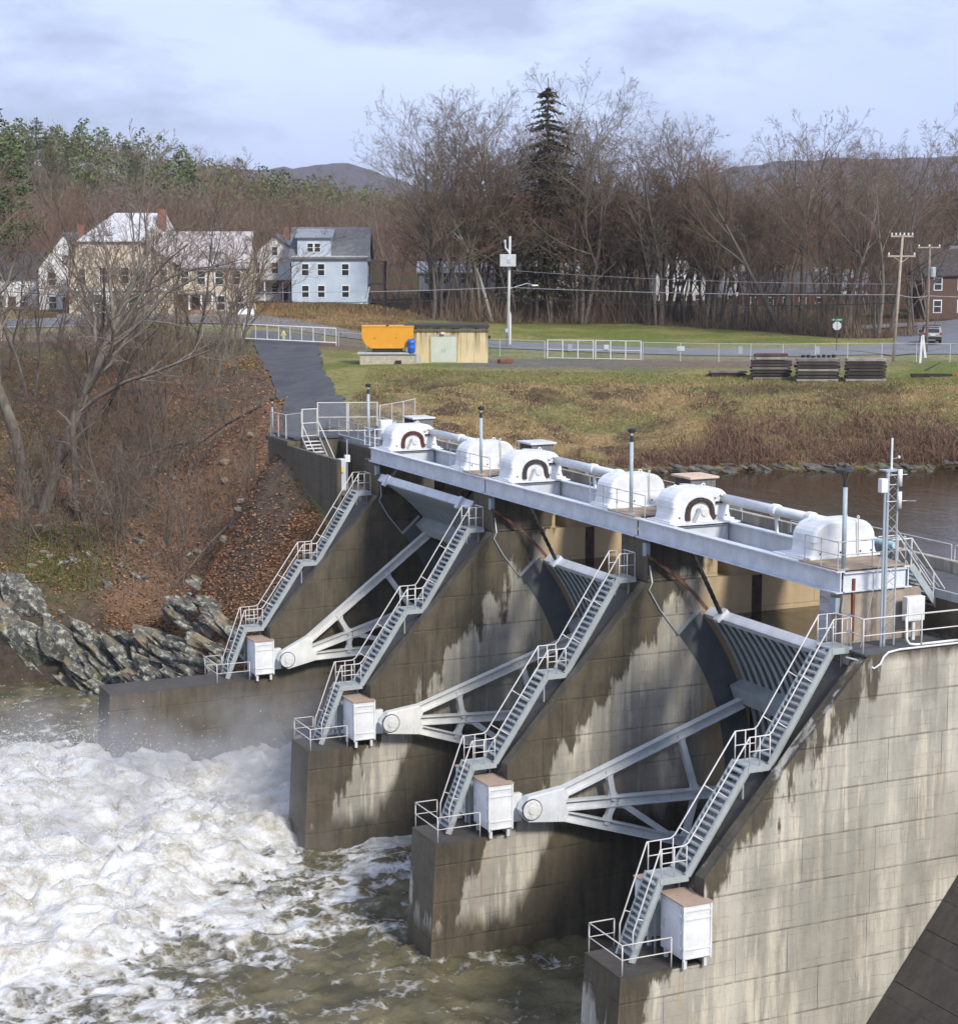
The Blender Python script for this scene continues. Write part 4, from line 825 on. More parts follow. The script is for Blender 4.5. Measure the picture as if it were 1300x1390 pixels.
# ---- apron of the neighbouring spillway, rising beside the mast pier
r = thing('spillway_apron', 'dark sloping concrete spillway apron at the foot of the mast pier', 'spillway', (0, 0, 0))
n = Vector((-2.79, 0, 2.21)).normalized()
for k in range(4):
    for j in range(3):
        t0, t1 = k * 2.2 - 3.2, k * 2.2 - 1.02; d_ = Vector((2.21, 0, 2.79)).normalized(); p0 = Vector((41.37, 0, 3.81)) + d_ * t0; p1 = Vector((41.37, 0, 3.81)) + d_ * t1; y1_ = 51.75 - j * 6; y0_ = y1_ - 5.97
        m = MB(); m.add([(p0.x, y0_, p0.z), (p1.x, y0_, p1.z), (p1.x, y1_, p1.z), (p0.x, y1_, p0.z)] + [(p.x - n.x, y, p.z - n.z) for p, y in ((p0, y0_), (p1, y0_), (p1, y1_), (p0, y1_))], [(0, 1, 2, 3), (7, 6, 5, 4), (0, 4, 5, 1), (1, 5, 6, 2), (2, 6, 7, 3), (3, 7, 4, 0)]); m.build('slab', CAPM, r)

# ---- bank abutment: walls, floor, steps, fence and gates
r = thing('bank_abutment', 'dark concrete abutment joining the dam to the leafy bank', 'abutment', (0, 0, 0))
WALLM = concrete('abutment_concrete', 99, dark=(0.075, 0.066, 0.048))
MB().box(40.1, 47.0, 100.75, 115.0, 8, 14.2).build('floor', WALLM, r); MB().box(40.06, 47.0, 115.0, 119.2, 8, 16.78).build('upper_floor', WALLM, r)
MB().box(43.3, 43.68, 101, 114.95, 14.22, 16.3).build('deck_wall', WALLM, r); MB().box(43.25, 43.75, 101, 116, 16.3, 16.62).build('deck_beam', WALLM, r)
MB().box(39.75, 40.05, 106.0, 119.2, 9, 16.4).build('wing_wall', WALLM, r); MB().box(39.6, 40.1, 114.8, 119.3, 16.42, 16.72).build('coping', WALLM, r)
MB().box(40.1, 46.9, 114.9, 119.15, 16.80, 16.92).build('landing_slab', PATHM, r)
for k in range(12):
    z = 14.42 + k * 0.205; y = 111.6 + k * 0.28; MB().box(40.75, 41.85, y, y + 0.32, z - 0.06, z).build('step', RAILM, r)
m = MB(); m.beam((40.7, 111.5, 14.25), (40.7, 115.0, 16.8), 0.06, 0.25); m.beam((41.9, 111.5, 14.25), (41.9, 115.0, 16.8), 0.06, 0.25); m.build('stringer', GREYSTEEL, r)
for x in (40.7, 41.9):
    m = MB(); m.tube([(x, 111.3, 14.2), (x, 111.3, 15.2), (x, 115.1, 17.9), (x, 115.1, 16.9)], 0.03, 5); m.build('handrail', RAILM, r)
def MESHM():
    t = NT('chain_link'); tr = t.n('BsdfTransparent'); mx = t.n('MixShader'); mx.inputs[0].default_value = 0.16; t.done((0.42, 0.43, 0.42), 0.6)
    t.t.links.new(tr.outputs[0], mx.inputs[1]); t.t.links.new(t.b.outputs[0], mx.inputs[2]); t.t.links.new(mx.outputs[0], t.t.nodes['Material Output'].inputs[0]); return t.m
LINK = MESHM()
def link_fence(name, label, pts, h, gap, mat, cat='fence', group=None, pr=0.035, toprail=True, mid=False, base=None, ground=False):
    o = Vector(base or (pts[0][0], pts[0][1], pts[0][2])); r = thing(name, label, cat, o, group=group); up = Vector((0, 0, h))
    P_ = [Vector(p) - o for p in pts]
    for a, b in zip(P_[:-1], P_[1:]):
        n = max(1, round((b - a).length / gap))
        for k in range(n + 1):
            if k == n and b is not P_[-1]: continue
            p = a.lerp(b, k / n); MB().tube([p, p + up * 1.02], pr, 6).build('post', mat, r)
        if toprail: MB().tube([a + up, b + up], pr * 0.75, 5).build('top_rail', mat, r)
        if mid: MB().tube([a + up * .5, b + up * .5], pr * 0.75, 5).build('mid_rail', mat, r); MB().tube([a + up * .04, b + up * .04], pr * 0.75, 5).build('bottom_rail', mat, r)
        d_ = (b - a).normalized(); nn = Vector((d_.y, -d_.x, 0)) * 0.02
        m = MB(); m.add([a + nn, b + nn, b + nn + up, a + nn + up], [(0, 1, 2, 3)]); m.build('mesh_panel', LINK, r)
    return r
PIPE = painted('gate_pipe', (0.66, 0.64, 0.59), 0.2)
link_fence('fence_gate', 'narrow pipe gate at the head of the abutment steps', [(40.75, 115.1, 16.92), (41.85, 115.25, 16.92)], 1.85, 2, PIPE, 'gate', pr=0.05, mid=True)
link_fence('fence_gate', 'double chain-link gate across the end of the service deck', [(42.9, 118.0, 16.92), (44.75, 117.3, 16.92)], 2.0, 3, PIPE, 'gate', 'leaves of the double deck gate', pr=0.05, mid=True)
link_fence('fence_gate', 'double chain-link gate across the end of the service deck', [(44.85, 117.27, 16.92), (46.7, 116.6, 16.92)], 2.0, 3, PIPE, 'gate', 'leaves of the double deck gate', pr=0.05, mid=True)
link_fence('chain_link_fence', 'short chain-link fence running upstream from the double deck gate', [(46.85, 116.5, 16.6), (49.6, 118.9, 16.6), (51.2, 120.6, 16.6)], 2.1, 1.6, PIPE, pr=0.04)
link_fence('chain_link_fence', 'sagging chain-link fence between the leafy bank and the abutment steps', [(39.85, 118.9, 16.75), (40.0, 116.2, 16.75), (40.7, 115.1, 16.95)], 1.6, 1.8, PIPE, pr=0.035)
tag(MB().beam((40.0, 117.6, 16.72), (40.0, 117.6, 18.0), 0.12, 0.12).build('rusty_post', RUST), 'short rusty steel post behind the sagging fence', 'post')
lamp(39.9, 118.7, 16.74, 1.95, False, 'thin lamp post at the corner of the sagging fence', 0.05)
r = thing('deck_edge_railing', 'thin grey railing along the bank end of the service deck', 'railing', (43.55, 0, 16.95)); rail(MB(), [(0, 101.5, 0), (0, 117.4, 0)], 1.0, 0.022, True, 1.7).build('rail', GALV, r)
r = thing('electric_enclosure', 'tall pale electrical enclosure with yellow warning sign by the abutment steps', 'cabinet', (40.75, 108.2, 14.2))
MB().box(-0.36, 0.36, -0.25, 0.25, 0.0, 2.0).build('case', painted('enclosure_paint', (0.60, 0.64, 0.66), 0.08), r, bevel=0.02); MB().box(-0.32, 0.32, -0.27, -0.25, 0.06, 1.95).build('door', painted('enclosure_door', (0.62, 0.66, 0.68), 0.08), r)
MB().box(-0.16, 0.16, -0.285, -0.27, 1.18, 1.5).build('warning_sign', plain('sign_yellow', (0.75, 0.52, 0.04), 0.5, 0.1), r); MB().box(-0.12, 0.12, -0.289, -0.285, 1.10, 1.16).build('sign_text_bar', BLACK, r)
r = thing('meter_box', 'small pale meter box on a pipe above the electrical enclosure', 'cabinet', (41.35, 108.4, 14.2))
MB().box(-0.17, 0.17, -0.12, 0.12, 1.75, 2.2).build('case', WHITE, r, bevel=0.02); MB().tube([(0, 0, 0), (0, 0, 3.2)], 0.04, 6).build('pipe', GALV, r)
# ------------------------------------------------------------------ things on the bank
AZ = R(-25)                                          # most things on the flat face the dam squarely
def G(x, y, dz=0.0): return (x, y, ground_z(x, y) + dz)
# ---- yellow pump house
sx, sy = 70.3, 157.9; r = thing('pump_house', 'flat-roofed yellow block pump house with pale double doors', 'building', (sx, sy, ground_z(sx, sy) - 0.05), AZ)
t = NT('yellow_block'); v = t.obj(); x, y, z = t.sep(v); c = t.mix(t.ramp(t.noise(v, 0.8, 5), 0.3, 0.7), (0.56, 0.45, 0.24), (0.66, 0.55, 0.32))
run = t.math('MULTIPLY', t.ramp(t.noise(t.map(v, (2.2, 2.2, 0.10)), 1.4, 5, 0.65), 0.44, 0.60), t.ramp(t.math('MULTIPLY_ADD', z, 0.25, 0.0), 0.15, 0.75)); YEL = t.done(t.mix(t.math('MULTIPLY', run, 0.9), c, (0.10, 0.085, 0.05)), 0.85)
hw = 3.85
MB().box(-hw, hw, 0, 4.2, 0, 3.35).build('wall', YEL, r); MB().box(-hw - .12, hw + .12, -0.16, 4.4, 3.35, 3.62).build('roof', plain('black_roof', (0.045, 0.042, 0.038), 0.8, 0.5, 1.5), r)
MB().box(-hw - .1, hw + .1, -0.13, -0.02, 3.0, 3.2).build('roof_stain_trim', plain('stained_trim', (0.12, 0.10, 0.07), 0.9, 0.5, 3), r)
DOORP = plain('door_pale_green', (0.50, 0.53, 0.43), 0.6, 0.1, 1)
for s_ in (-1, 1): d = MB().box(-0.28 + min(0, s_ * 1.2), -0.28 + max(0, s_ * 1.2), -0.05, 0.01, 0.12, 2.55).build('door', DOORP, r, loc=(0, 0, 0)); MB().box(-0.28 + s_ * .12 - .03, -0.28 + s_ * .12 + .03, -0.1, -0.05, 1.1, 1.35).build('handle', GALV, d)
m = MB(); m.box(-1.6, -1.48, -0.07, 0, 0, 2.67); m.box(0.92, 1.04, -0.07, 0, 0, 2.67); m.box(-1.48, 0.92, -0.07, 0, 2.55, 2.67); m.build('door_frame', plain('frame_yellow', (0.42, 0.33, 0.17), 0.7), r)
MB().box(-0.55, -0.2, -0.3, -0.02, 2.75, 2.95).build('door_lamp', WHITERUST, r); MB().box(hw - .02, hw + .25, 0.2, .55, 2.3, 2.6).build('wall_lamp', BLACK, r)
for k in range(6): MB().box(-hw + 1.283 * k - .012, -hw + 1.283 * k + .012, -0.012, 0.005, 0.05, 3.18).build('wall_joint', plain('yellow_joint', (0.33, 0.25, 0.11), 0.9), r) if k not in (2, 3) else None
for k in range(3): tag(MB().box(-.1, .1, -.06, .06, 0, 0.75 + .15 * (k % 2)).build('grey_stake', GALV, loc=G(67.0 + .3 * k, 158.3 - .15 * k), rotz=AZ), 'short grey stake leaning by the pump house corner', 'stake', 'grey stakes by the pump house')
# ---- orange hopper on a concrete plinth, blue drum
px_, py_ = 64.7, 158.9; r = thing('concrete_plinth', 'low pale concrete plinth under the orange bin', 'plinth', (px_, py_, ground_z(px_, py_) - .05), AZ)
MB().box(-2.55, 2.55, 0, 3.2, 0, 0.95).build('base', plain('pale_concrete', (0.42, 0.38, 0.29), 0.85, 0.25), r); MB().box(-2.8, 2.7, -0.15, 3.3, 0.95, 1.13).build('slab', plain('grey_slab', (0.40, 0.40, 0.40), 0.8, 0.2), r, bevel=0.03)
MB().box(.75, 1.3, -.25, 0, 0.05, 0.4).build('vent', BLACK, r)
r = thing('orange_bin', 'bright orange-yellow steel bin with slanted lower corners beside the pump house', 'bin', (px_, py_, ground_z(px_, py_) + 1.08), AZ)
ORG = painted('orange_paint', (0.72, 0.33, 0.025), 0.06, 0.5, dirt=0.1)
MB().prism([(-1.55, 0.35), (1.35, 0.35), (1.9, 0.75), (2.35, 1.2), (2.45, 2.4), (-2.4, 2.4), (-2.4, 1.3), (-2.1, 0.75)], 0.4, 2.8).build('body', ORG, r, bevel=0.03)
MB().box(-1.45, 1.3, 0.5, 2.7, 0.05, 0.36).build('foot', BLACK, r); MB().box(-2.42, 2.47, 0.36, 2.84, 2.36, 2.45).build('rim', ORG, r); MB().box(-.1, .1, .3, .5, 2.45, 2.55).build('catch', BLACK, r)
for x_ in (-1.2, 0.8): MB().box(x_ - .04, x_ + .04, 0.35, 0.42, 1.3, 1.4).build('rivet', BLACK, r)
r = thing('blue_drum', 'blue plastic drum standing between the orange bin and the pump house', 'drum', (66.75, 158.0, ground_z(66.75, 158.) + 1.05)); m = MB(); m.lathe([(0.33, 0), (0.36, .05), (0.36, .4), (0.39, .45), (.36, .5), (.36, .9), (.39, .95), (.36, 1.0), (0.34, 1.25), (.05, 1.27)], n=16); m.build('drum', plain('blue_plastic', (0.02, 0.12, 0.50), 0.4, 0.1), r, smooth=True); MB().lathe([(.08, 1.26), (.08, 1.32), (.02, 1.33)], (.15, 0, 0), 8).build('cap', BLACK, r)
tag(MB().obox((0, 0, .2), (0.75, 0.1, 0), (0, .35, 0), (0.05, 0, .2)).build('scrap_heap', RUST, loc=G(75.0, 155.0), bevel=0.08), 'small rusty scrap lump on the grass beside the pump house', 'scrap')

# ---- stacked timbers
TIM = [plain('timber_%d' % k, c, 0.9, 0.35, 2.2, 0.5) for k, c in enumerate([(0.035, 0.028, 0.024), (0.055, 0.046, 0.04), (0.15, 0.13, 0.115), (0.24, 0.215, 0.19), (0.09, 0.04, 0.028)])]
tr = random.Random(8)
for si, (cx, cy, nl, lab, Lc) in enumerate([(85.5, 133.2, 2, 'long weathered timber in the low pile beside the tall stack', 3.1), (87.5, 129.6, 8, 'dark squared timber in the tall stack topped with a reddish timber', 3.35), (90.1, 126.6, 7, 'dark squared timber in the stack topped with loose offcuts', 3.5), (93.2, 124.2, 7, 'dark squared timber in the stack with a pale top layer', 3.3)]):
    z = ground_z(cx, cy) + 0.02
    for k in range(nl):
        hh = 0.30 if k % 2 == 0 else 0.26
        for j in range(3):
            L = Lc * (0.94 + 0.1 * tr.random()) * (0.82 if (si == 1 and k > 5) else 1); off = (tr.random() - .5) * 0.16
            mi = tr.choice([0, 0, 1, 1, 2]) if k % 3 else tr.choice([1, 2, 3])
            if si == 1 and k == nl - 1: mi = 4
            if si == 3 and k >= nl - 1: mi = 3
            if si == 0: mi = 2 if k else 0
            yy = j * 0.42; c_, s_ = math.cos(AZ), math.sin(AZ)
            o = MB().box(-L / 2, L / 2, -0.17, 0.17, 0.0, hh - .085).build('timber', TIM[mi], bevel=0.025, loc=(cx + off * c_ - yy * s_, cy + off * s_ + yy * c_, z), rotz=AZ + (tr.random() - .5) * 0.02)
            tag(o, lab.replace('timber in the', 'timber in the %s layer of the' % ('bottom', 'second', 'third', 'fourth', 'fifth', 'sixth', 'seventh', 'eighth')[k], 1), 'timber', 'timbers of stack %s' % ('one', 'two', 'three', 'four')[si])
        z += hh
    if si == 2:
        for k in range(7): tag(MB().box(-.14, .14, -.12, .12, 0, .16 + .1 * tr.random()).build('offcut', TIM[0], loc=(cx + (k - 3) * 0.42 * CA, cy - (k - 3) * .42 * SA, z), rotz=tr.random(), bevel=.02), 'small dark wood offcut lying on a timber stack', 'offcut', 'offcuts on the stack')
tag(MB().box(-1.7, 1.7, -.18, .18, 0, .28).build('timber', TIM[0], loc=G(98.6, 122.6), rotz=AZ - .03, bevel=.03), 'single long dark timber lying on the grass near the cone', 'timber')
tag(MB().box(-.8, .8, -.25, .25, 0, .3).build('timber', TIM[0], loc=G(103.4, 120.6), rotz=AZ, bevel=.03), 'short dark timber lying beyond the cone', 'timber')
r = thing('traffic_cone', 'orange and white traffic cone at the end of a lying timber', 'cone', G(100.6, 121.6)); MB().box(-.24, .24, -.24, .24, 0, .05).build('base', plain('cone_orange', (0.75, 0.18, 0.03), .6, .1), r); MB().lathe([(.19, .05), (.10, .5)], n=12).build('lower', plain('cone_orange', (0, 0, 0)), r); MB().lathe([(.10, .5), (.065, .78)], n=12).build('band', WHITE, r); MB().lathe([(.065, .78), (.03, 1.0)], n=12).build('tip', WHITE, r)
for k, (x_, y_) in enumerate([(104.6, 124.2), (105.2, 123.7)]):
    m = MB(); m.lathe([(.0, -.7), (.5, -.68), (.55, 0), (.5, .68), (.0, .7)], n=12); o = m.build('log_round', plain('cut_wood', (0.28, 0.14, 0.07), .9, .4), loc=G(x_, y_, .5), smooth=False); o.rotation_euler = (R(90), 0, R(-50)); tag(o, 'thick cut log round lying at the edge of the lawn', 'log', 'log rounds on the lawn')
m = MB(); m.add([(-.8, 0, .45), (.75, .1, 1.05), (.8, .45, .95), (-.75, .4, .4), (-.8, 0, .38), (.75, .1, .98), (.8, .45, .88), (-.75, .4, .33)], MB.BF); tag(m.build('lifted_board', TIM[1], loc=G(99.7, 123.6)), 'dark board propped up behind the traffic cone', 'board')

# ---- perimeter fence, gates, signs along the road
FEN = painted('fence_galv', (0.56, 0.58, 0.58), 0.08); FW = painted('fence_gate_white', (0.74, 0.75, 0.74), 0.1)
def GP(*pts): return [G(*p) for p in pts]
link_fence('chain_link_fence', 'chain-link road fence from the pump house to the white double gate', GP((76.6, 171.0), (80.2, 167), (83.3, 163.2)), 1.75, 4.2, FEN, pr=0.04)
link_fence('chain_link_fence', 'chain-link road fence from the double gate past the timber stacks', GP((90.1, 155.6), (95.6, 150.6), (100.5, 147.0), (105.5, 143.6), (110.6, 139.8), (115, 135.5), (121, 129)), 1.75, 3.7, FEN, pr=0.04)
link_fence('chain_link_fence', 'low chain-link fence between the swing gate and the orange bin', GP((68.6, 182.0), (72.5, 176.0), (76.4, 171.3)), 1.5, 4.2, FEN, pr=0.035)
for k, (p, q) in enumerate([((83.5, 163.0), (86.7, 159.4)), ((86.85, 159.2), (90.0, 155.8))]):
    r = link_fence('fence_gate', 'white-framed chain-link gate leaf across the gravel entrance', GP(p, q), 1.85, 1.75, FW, 'gate', 'leaves of the white double gate', pr=0.06, mid=True)
for k, ((x_, y_), w_, lab) in enumerate([((78.6, 168.8), .75, 'small white notice on the road fence by the pump house'), ((92.9, 153.1), .75, 'small white notice on the road fence beside the double gate'), ((87.6, 158.3), .5, 'small white notice on the double gate')]):
    tag(MB().box(-w_ / 2, w_ / 2, -.07, -.05, 1.0, 1.45).build('notice', WHITE, loc=G(x_, y_), rotz=R(-48)), lab, 'notice', 'white notices on the fence')
for k, (x_, y_) in enumerate([(97.3, 149.4), (103.2, 145.2), (85.0, 161.0)]): tag(MB().box(-.22, .22, -.07, -.05, .8, 1.5).build('notice', GALV, loc=G(x_, y_), rotz=R(-40)), 'narrow grey notice hung on the chain-link fence', 'notice', 'grey notices on the fence')
r = thing('swing_gate', 'long white pipe swing gate across the top of the access path', 'gate', G(59.6, 186.2)); e = Vector((68.4, 182.2, 0)) - Vector((59.6, 186.2, 0)); e.z = ground_z(68.4, 182.2) - r.location.z
def ew(f, z): return (e.x * f, e.y * f, e.z * f + z)
for z in (0.35, 1.85): MB().tube([ew(0, z), ew(1, z)], 0.06, 6).build('rail', FW, r)
for k in range(9): MB().tube([ew(k / 8, .35 if k not in (0, 8) else 0), ew(k / 8, 1.85)], 0.045, 6).build('upright', FW, r)
m = MB(); m.add([ew(0, .35), ew(1, .35), ew(1, 1.85), ew(0, 1.85)], [(0, 1, 2, 3)]); m.build('mesh_panel', LINK, r)
link_fence('chain_link_fence', 'chain-link fence beside the road above the leafy bank', GP((59.4, 186.4), (52, 190), (40, 195.5), (26, 202)), 1.5, 3.6, FEN, pr=0.035)
m = MB(); r = thing('hydrant', 'small pale hydrant beyond the swing gate', 'hydrant', G(64.5, 187.8)); MB().lathe([(.16, 0), (.16, .6), (.22, .65), (.18, .85), (.05, 1.0)], n=10).build('body', plain('hydrant_yellow', (.55, .46, .2), .6), r); MB().beam((-.3, 0, .55), (.3, 0, .55), .14, .14).build('outlet', plain('hydrant_yellow', (0, 0, 0)), r)

# ---- utility poles and wires
WOOD = plain('pole_wood', (0.36, 0.30, 0.235), 0.9, 0.3, 3, 0.3); WIREM = plain('wire', (0.035, 0.035, 0.038), 0.6); WIREP = plain('pale_wire', (0.30, 0.30, 0.30), 0.6)
def upole(name, label, x_, y_, h, mat, lean=(0, 0), r0=0.16, arms=True):
    r = thing(name, label, 'utility pole', G(x_, y_), group='utility poles'); top = (lean[0], lean[1], h)
    MB().tube([(0, 0, -.2), (lean[0] * .5, lean[1] * .5, h * .5), top], [r0, r0 * .85, r0 * .68], 10).build('pole', mat, r, smooth=True)
    return r, Vector(G(x_, y_)) + Vector(top)
r, p1 = upole('utility_pole', 'pale metal utility pole with square box beside the pump house', 86.4, 178.0, 11.8, painted('pole_white', (0.60, 0.59, 0.55), .1), (.25, 0), .19)
MB().box(-.85, .85, -.5, .3, 8.6, 9.9).build('equipment_box', painted('box_grey', (0.58, 0.60, 0.60), .05), r, bevel=0.04, rotz=AZ); MB().box(-.1, .25, -.55, -.5, 9.0, 9.4).build('dial', GALV, r, rotz=AZ); MB().tube([(0.2, -.1, 10.0), (-.35, -.1, 10.6), (-.35, -.1, 11.4)], .09, 6).build('insulator_arm', WHITERUST, r)
MB().lathe([(.12, 0), (.15, .2), (.1, .45)], (-.4, -.1, 11.0), 8).build('insulator', GALV, r); MB().tube([(.3, .1, .3), (.35, .1, 3.4), (.1, .1, 4.2)], .12, 6).build('guy_guard', WHITE, r); MB().box(-.4, -.1, -.25, .1, 1.6, 2.0).build('meter', GALV, r)
MB().tube([(0, 0, 6.2), (2.4, .2, 6.8), (3.2, .3, 6.6)], .035, 5).build('lamp_arm', GALV, r); MB().box(3.0, 3.7, .15, .45, 6.5, 6.65).build('lamp', WHITE, r)
r, p2 = upole('utility_pole', 'tall wooden utility pole with two crossarms behind the timber stacks', 109.0, 141.2, 11.9, WOOD, (.55, -.2))
for z, L in ((11.75, 1.05), (9.9, 1.3)):
    MB().beam((.5 - L * CA, -.18 + L * SA, z), (.5 + L * CA, -.18 - L * SA, z), .12, .16).build('crossarm', WOOD, r)
    for k in range(6 if z > 11 else 2): f = -1 + 2 * k / (5 if z > 11 else 1); MB().lathe([(.05, 0), (.09, .06), (.05, .12), (.09, .18), (.05, .25)], (.5 + L * f * CA * .92, -.18 - L * f * SA * .92, z + .08), 8).build('insulator', WHITE, r)
for s_ in (-1, 1): MB().beam((.5, -.18, 9.3), (.5 + s_ * .75 * CA, -.18 - s_ * .75 * SA, 9.85), .06, .06).build('arm_brace', WOOD, r)
r, p3 = upole('utility_pole', 'darker wooden utility pole with transformer beside the side road', 116.6, 145.9, 10.6, plain('pole_dark', (0.20, 0.165, 0.13), .9, .3, 3), (.1, 0))
MB().beam((-1.1 * CA, 1.1 * SA, 10.3), (1.1 * CA, -1.1 * SA, 10.3), .1, .12).build('crossarm', WOOD, r); MB().lathe([(.24, 0), (.27, .1), (.27, .9), (.2, 1.0)], (.35, -.25, 7.4), 12).build('transformer', GALV, r)
for k in range(3): MB().lathe([(.05, 0), (.09, .08), (.05, .2)], ((k - 1) * CA, -(k - 1) * SA, 10.38), 8).build('insulator', WHITE, r)
def wire(label, p, q, sag, rad, mat):
    p, q = Vector(p), Vector(q); m = MB(); m.tube([p.lerp(q, t_) - Vector((0, 0, sag * 4 * t_ * (1 - t_))) for t_ in np.linspace(0, 1, 25)], rad, 4); tag(m.build('overhead_wire', mat), label, 'wire', 'overhead wires')
far0 = Vector((20, 214, 27.5))
base1 = Vector(G(86.4, 178.0)); base2 = Vector(G(109., 141.2))
wire('thick pale wire from the metal pole to the pole behind the timbers', base1 + Vector((.2, 0, 6.4)), base2 + Vector((.4, 0, 6.3)), 0.25, .05, WIREP)
wire('thin upper wire from the metal pole to the pole behind the timbers', base1 + Vector((.2, 0, 8.2)), base2 + Vector((.4, 0, 7.3)), 0.35, .028, WIREP)
wire('dark low wire from the metal pole to the pole behind the timbers', base1 + Vector((.2, 0, 5.3)), base2 + Vector((.4, 0, 5.5)), 0.5, .05, WIREM)
wire('pale wire running from the metal pole past the blue house', base1 + Vector((0, 0, 6.4)), Vector((30, 213, 26.0)), 1.0, .04, WIREP)
wire('dark wire running from the metal pole past the blue house', base1 + Vector((0, 0, 5.3)), Vector((30, 213, 25.4)), 1.2, .05, WIREM)
wire('wire from the pole behind the timbers to the pole by the side road', base2 + Vector((.4, 0, 6.3)), Vector(G(116.6, 145.9)) + Vector((0, 0, 5.6)), 0.2, .04, WIREP)
wire('wire from the pole by the side road towards the far house', Vector(G(116.6, 145.9)) + Vector((0, 0, 5.6)), Vector((150, 150, 25)), 0.5, .04, WIREP)

# ---- stop sign seen from behind, A-frame posts
r = thing('stop_sign', 'octagonal road sign seen from behind under a green street name plate', 'sign', G(112.2, 154.6), R(-28))
MB().tube([(0, 0, 0), (0, 0, 3.4)], .045, 6).build('post', DARKST, r); MB().prism([(.46 * math.cos(R(22.5 + 45 * k)), 2.55 + .46 * math.sin(R(22.5 + 45 * k))) for k in range(8)], -.03, .0).build('plate', plain('sign_back', (.50, .49, .50), .5, .08), r)
MB().box(-.55, .55, -.02, .02, 3.05, 3.27).build('street_plate', plain('sign_green', (.01, .22, .13), .5, .1), r); MB().box(-.02, .02, -.5, .5, 3.28, 3.48).build('street_plate', plain('sign_green', (0, 0, 0)), r)
for k in range(6): MB().box(-.42 + .15 * k, -.34 + .15 * k, -.026, -.02, 3.11, 3.21).build('letter_mark', WHITE, r)
r = thing('sight_board', 'pair of white leaning boards standing inside the fence near the tall pole', 'marker', G(109.6, 137.8), R(-25)); MB().beam((-.1, 0, 0), (0, 0, 2.5), .1, .2).build('board', FW, r); MB().beam((.38, 0, .5), (.08, 0, 2.6), .1, .2).build('board', FW, r)

# ---- SUV driving up the side road
r = thing('parked_car', 'silver estate car with dark rear window on the side road', 'car', G(120.6, 150.3, .16), R(-33))
SIL = plain('car_silver', (.33, .315, .30), .3, .08, spec=.6); TYRE = plain('tyre', (.02, .02, .02), .9)
prof = [(-2.25, .45), (-2.28, .95), (-2.2, 1.0), (-2.05, 1.65), (-1.75, 1.72), (.2, 1.70), (1.0, 1.05), (2.1, .92), (2.25, .6), (2.2, .4), (-2.1, .38)]
def carbody(w0, pr, top):      # y is the car's length here
    m = MB(); n = len(pr); vs = []
    for s_ in (-1, 1): vs += [(s_ * (w0 - (max(0, z - 1.0) * 0.22)), y_, z) for y_, z in pr]
    m.add(vs, [tuple(range(n)), tuple(reversed(range(n, 2 * n)))] + [((i_ + 1) % n, i_, i_ + n, (i_ + 1) % n + n) for i_ in range(n)]); return m
carbody(.9, prof, 0).build('body', SIL, r, bevel=.05)
MB().add([(-.66, -2.20, 1.08), (.66, -2.20, 1.08), (.60, -2.06, 1.58), (-.60, -2.06, 1.58)], [(0, 1, 2, 3)]).build('rear_window', GLASS, r)
for s_ in (-1, 1):
    MB().box(min(s_ * .72, s_ * .89), max(s_ * .72, s_ * .89), -2.31, -2.24, .85, 1.1).build('tail_light', plain('tail_red', (.35, .02, .02), .3), r); MB().box(min(s_ * .92, s_ * 1.08), max(s_ * .92, s_ * 1.08), .55, .75, 1.02, 1.2).build('mirror', BLACK, r)
    MB().add([(s_ * .895, -1.7, 1.1), (s_ * .895, .5, 1.1), (s_ * .78, .15, 1.6), (s_ * .78, -1.65, 1.6)], [(0, 1, 2, 3)]).build('side_window', GLASS, r)
    for y_ in (-1.4, 1.4):
        w_ = MB(); w_.tube([(s_ * .70, y_, .35), (s_ * .93, y_, .35)], .35, 18); wo = w_.build('wheel', TYRE, r); MB().tube([(s_ * .9, y_, .35), (s_ * .945, y_, .35)], .2, 12).build('rim', GALV, wo)
MB().box(-.88, .88, -2.36, -2.2, .42, .68).build('bumper', BLACK, r, bevel=.03); MB().box(-.26, .26, -2.33, -2.27, .78, .92).build('number_plate', WHITE, r); MB().box(-.75, .75, -1.7, .1, 1.73, 1.77).build('roof_rack', BLACK, r); MB().box(-.7, .7, -2.22, -2.0, 1.66, 1.72).build('spoiler', SIL, r)

